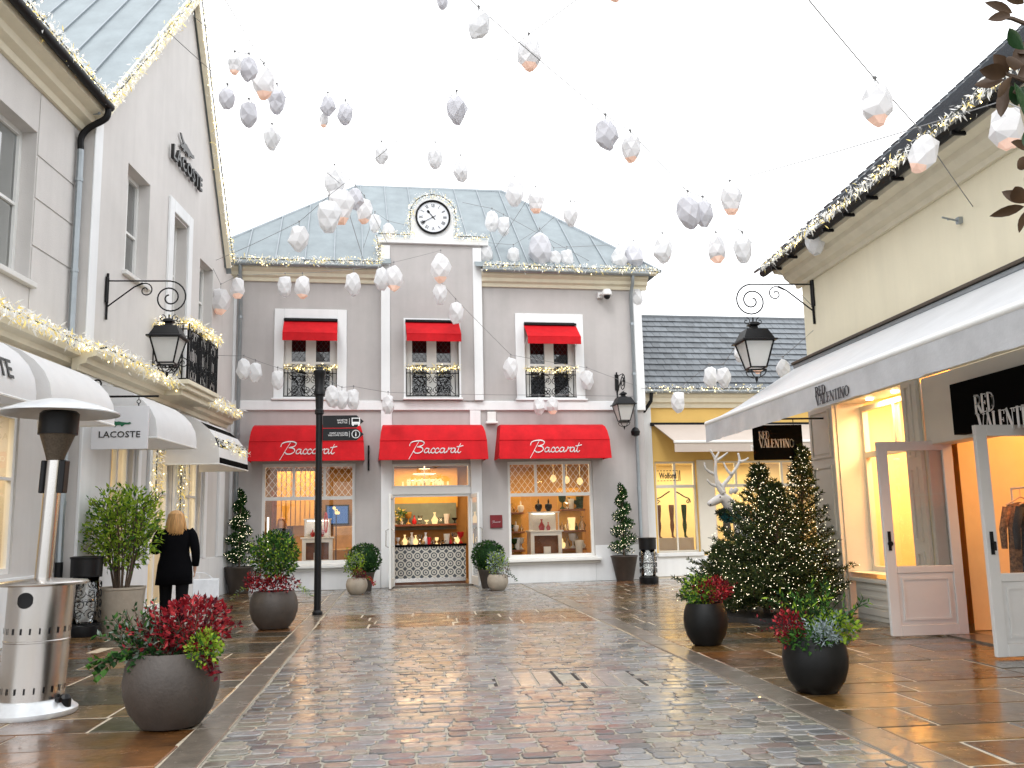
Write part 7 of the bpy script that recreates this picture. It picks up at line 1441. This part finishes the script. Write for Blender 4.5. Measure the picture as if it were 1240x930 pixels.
# ================================================================== MAGNOLIA at the upper right
R = random.Random(77); MD = 4.2
root = AT(1330, 120, MD+.3); t = thing('magnolia_tree', 'dark magnolia branches with bronze backed leaves entering at the upper right', 'tree', Vector((root.x+.3, root.y, 0)))
mb = MB(); mb.tube([(root.x+.3, root.y, 0), (root.x+.28, root.y, 1.6), (root.x+.1, root.y, 2.9), (root.x, root.y, root.z+.6)], [.09, .08, .06, .03], 8)
def br(*pts): mb.tube([root]+[AT(x, y, MD+o) for x, y, o in pts], [.02]+[.012-.002*i for i in range(len(pts))], 5)
br((1270, 40, .1), (1225, 22, 0), (1208, 20, 0)); br((1270, 110, 0), (1235, 95, 0), (1215, 88, 0)); br((1280, 240, .1), (1248, 245, 0), (1236, 240, 0)); br((1270, 130, 0), (1228, 110, 0)); br((1280, 180, 0), (1240, 195, 0))
TW = [(R.uniform(1310, 1480), R.uniform(-160, 400), R.uniform(-.5, .9)) for _ in range(20)]
for x, y, o in TW: br(((x+1330)/2, (y+120)/2-15, o/2), (x, y, o))
mb.build('branches', 'bark', t)
def mleaf(a, b, w, m, off=0., curl=.12):
    A = AT(a[0], a[1], MD+off); Bp = AT(b[0], b[1], MD+off+R.uniform(-.05, .05)); ax = Bp-A; L = ax.length; d = ax.normalized(); s_ = d.cross(Fv).normalized(); n_ = d.cross(s_)*R.choice((-1, 1))
    s_ = (s_*cos(R.uniform(-.6, .6))+n_*sin(R.uniform(-.6, .6))).normalized(); mb = MB(); W2 = SR(w, MD)/2; vs = []; prof = [(0, .05), (.12, .45), (.3, .85), (.5, 1), (.7, .85), (.88, .45), (1, .02)]
    for f, k in prof:
        c = A+ax*f+n_*curl*L*4*f*(1-f)*.3; vs += [c-s_*W2*k+n_*W2*k*.35, c, c+s_*W2*k+n_*W2*k*.35]
    n = len(prof); mb.add(vs, [(3*i+j, 3*i+j+1, 3*i+j+4, 3*i+j+3) for i in range(n-1) for j in range(2)]); mb.build('leaf', m, t, smooth=True, recalc=False)
for a, b, w, m in [((1226, 16), (1192, 3), 12, 'magn'), ((1224, 18), (1196, 24), 12, 'magn'), ((1240, 4), (1214, -4), 12, 'magn'), ((1218, 92), (1186, 85), 20, 'magn'), ((1216, 96), (1180, 103), 14, 'magn'), ((1220, 90), (1203, 66), 16, 'magn'), ((1222, 98), (1212, 142), 15, 'magn'), ((1226, 92), (1208, 118), 12, 'magn'),
   ((1228, 86), (1242, 50), 22, 'magn'), ((1232, 92), (1262, 78), 22, 'magn'), ((1228, 100), (1240, 140), 20, 'magg'), ((1240, 60), (1222, 34), 16, 'magg'), ((1236, 106), (1262, 124), 20, 'magg'), ((1224, 104), (1232, 128), 16, 'magg'), ((1240, 78), (1218, 72), 18, 'magn'), ((1250, 60), (1228, 62), 16, 'magn'),
   ((1240, 246), (1213, 232), 14, 'magn'), ((1240, 250), (1198, 262), 13, 'magn'), ((1242, 246), (1229, 226), 18, 'magn'), ((1244, 254), (1234, 282), 12, 'magn'), ((1250, 250), (1262, 232), 18, 'magg'), ((1244, 180), (1224, 172), 14, 'magn'), ((1248, 190), (1232, 204), 16, 'magn'), ((1248, 182), (1240, 160), 14, 'magg'), ((1246, 240), (1240, 215), 14, 'magg')]: mleaf(a, b, w, m, R.uniform(-.1, .1))
for x, y, o in TW:
    a0_ = R.uniform(0, 6)
    for k in range(7):
        a = a0_+k*.9; mleaf((x, y), (x+cos(a)*R.uniform(34, 48), y+sin(a)*R.uniform(30, 46)), R.uniform(15, 21), R.choice(('magn', 'magn', 'magg')), o)
del S, cam
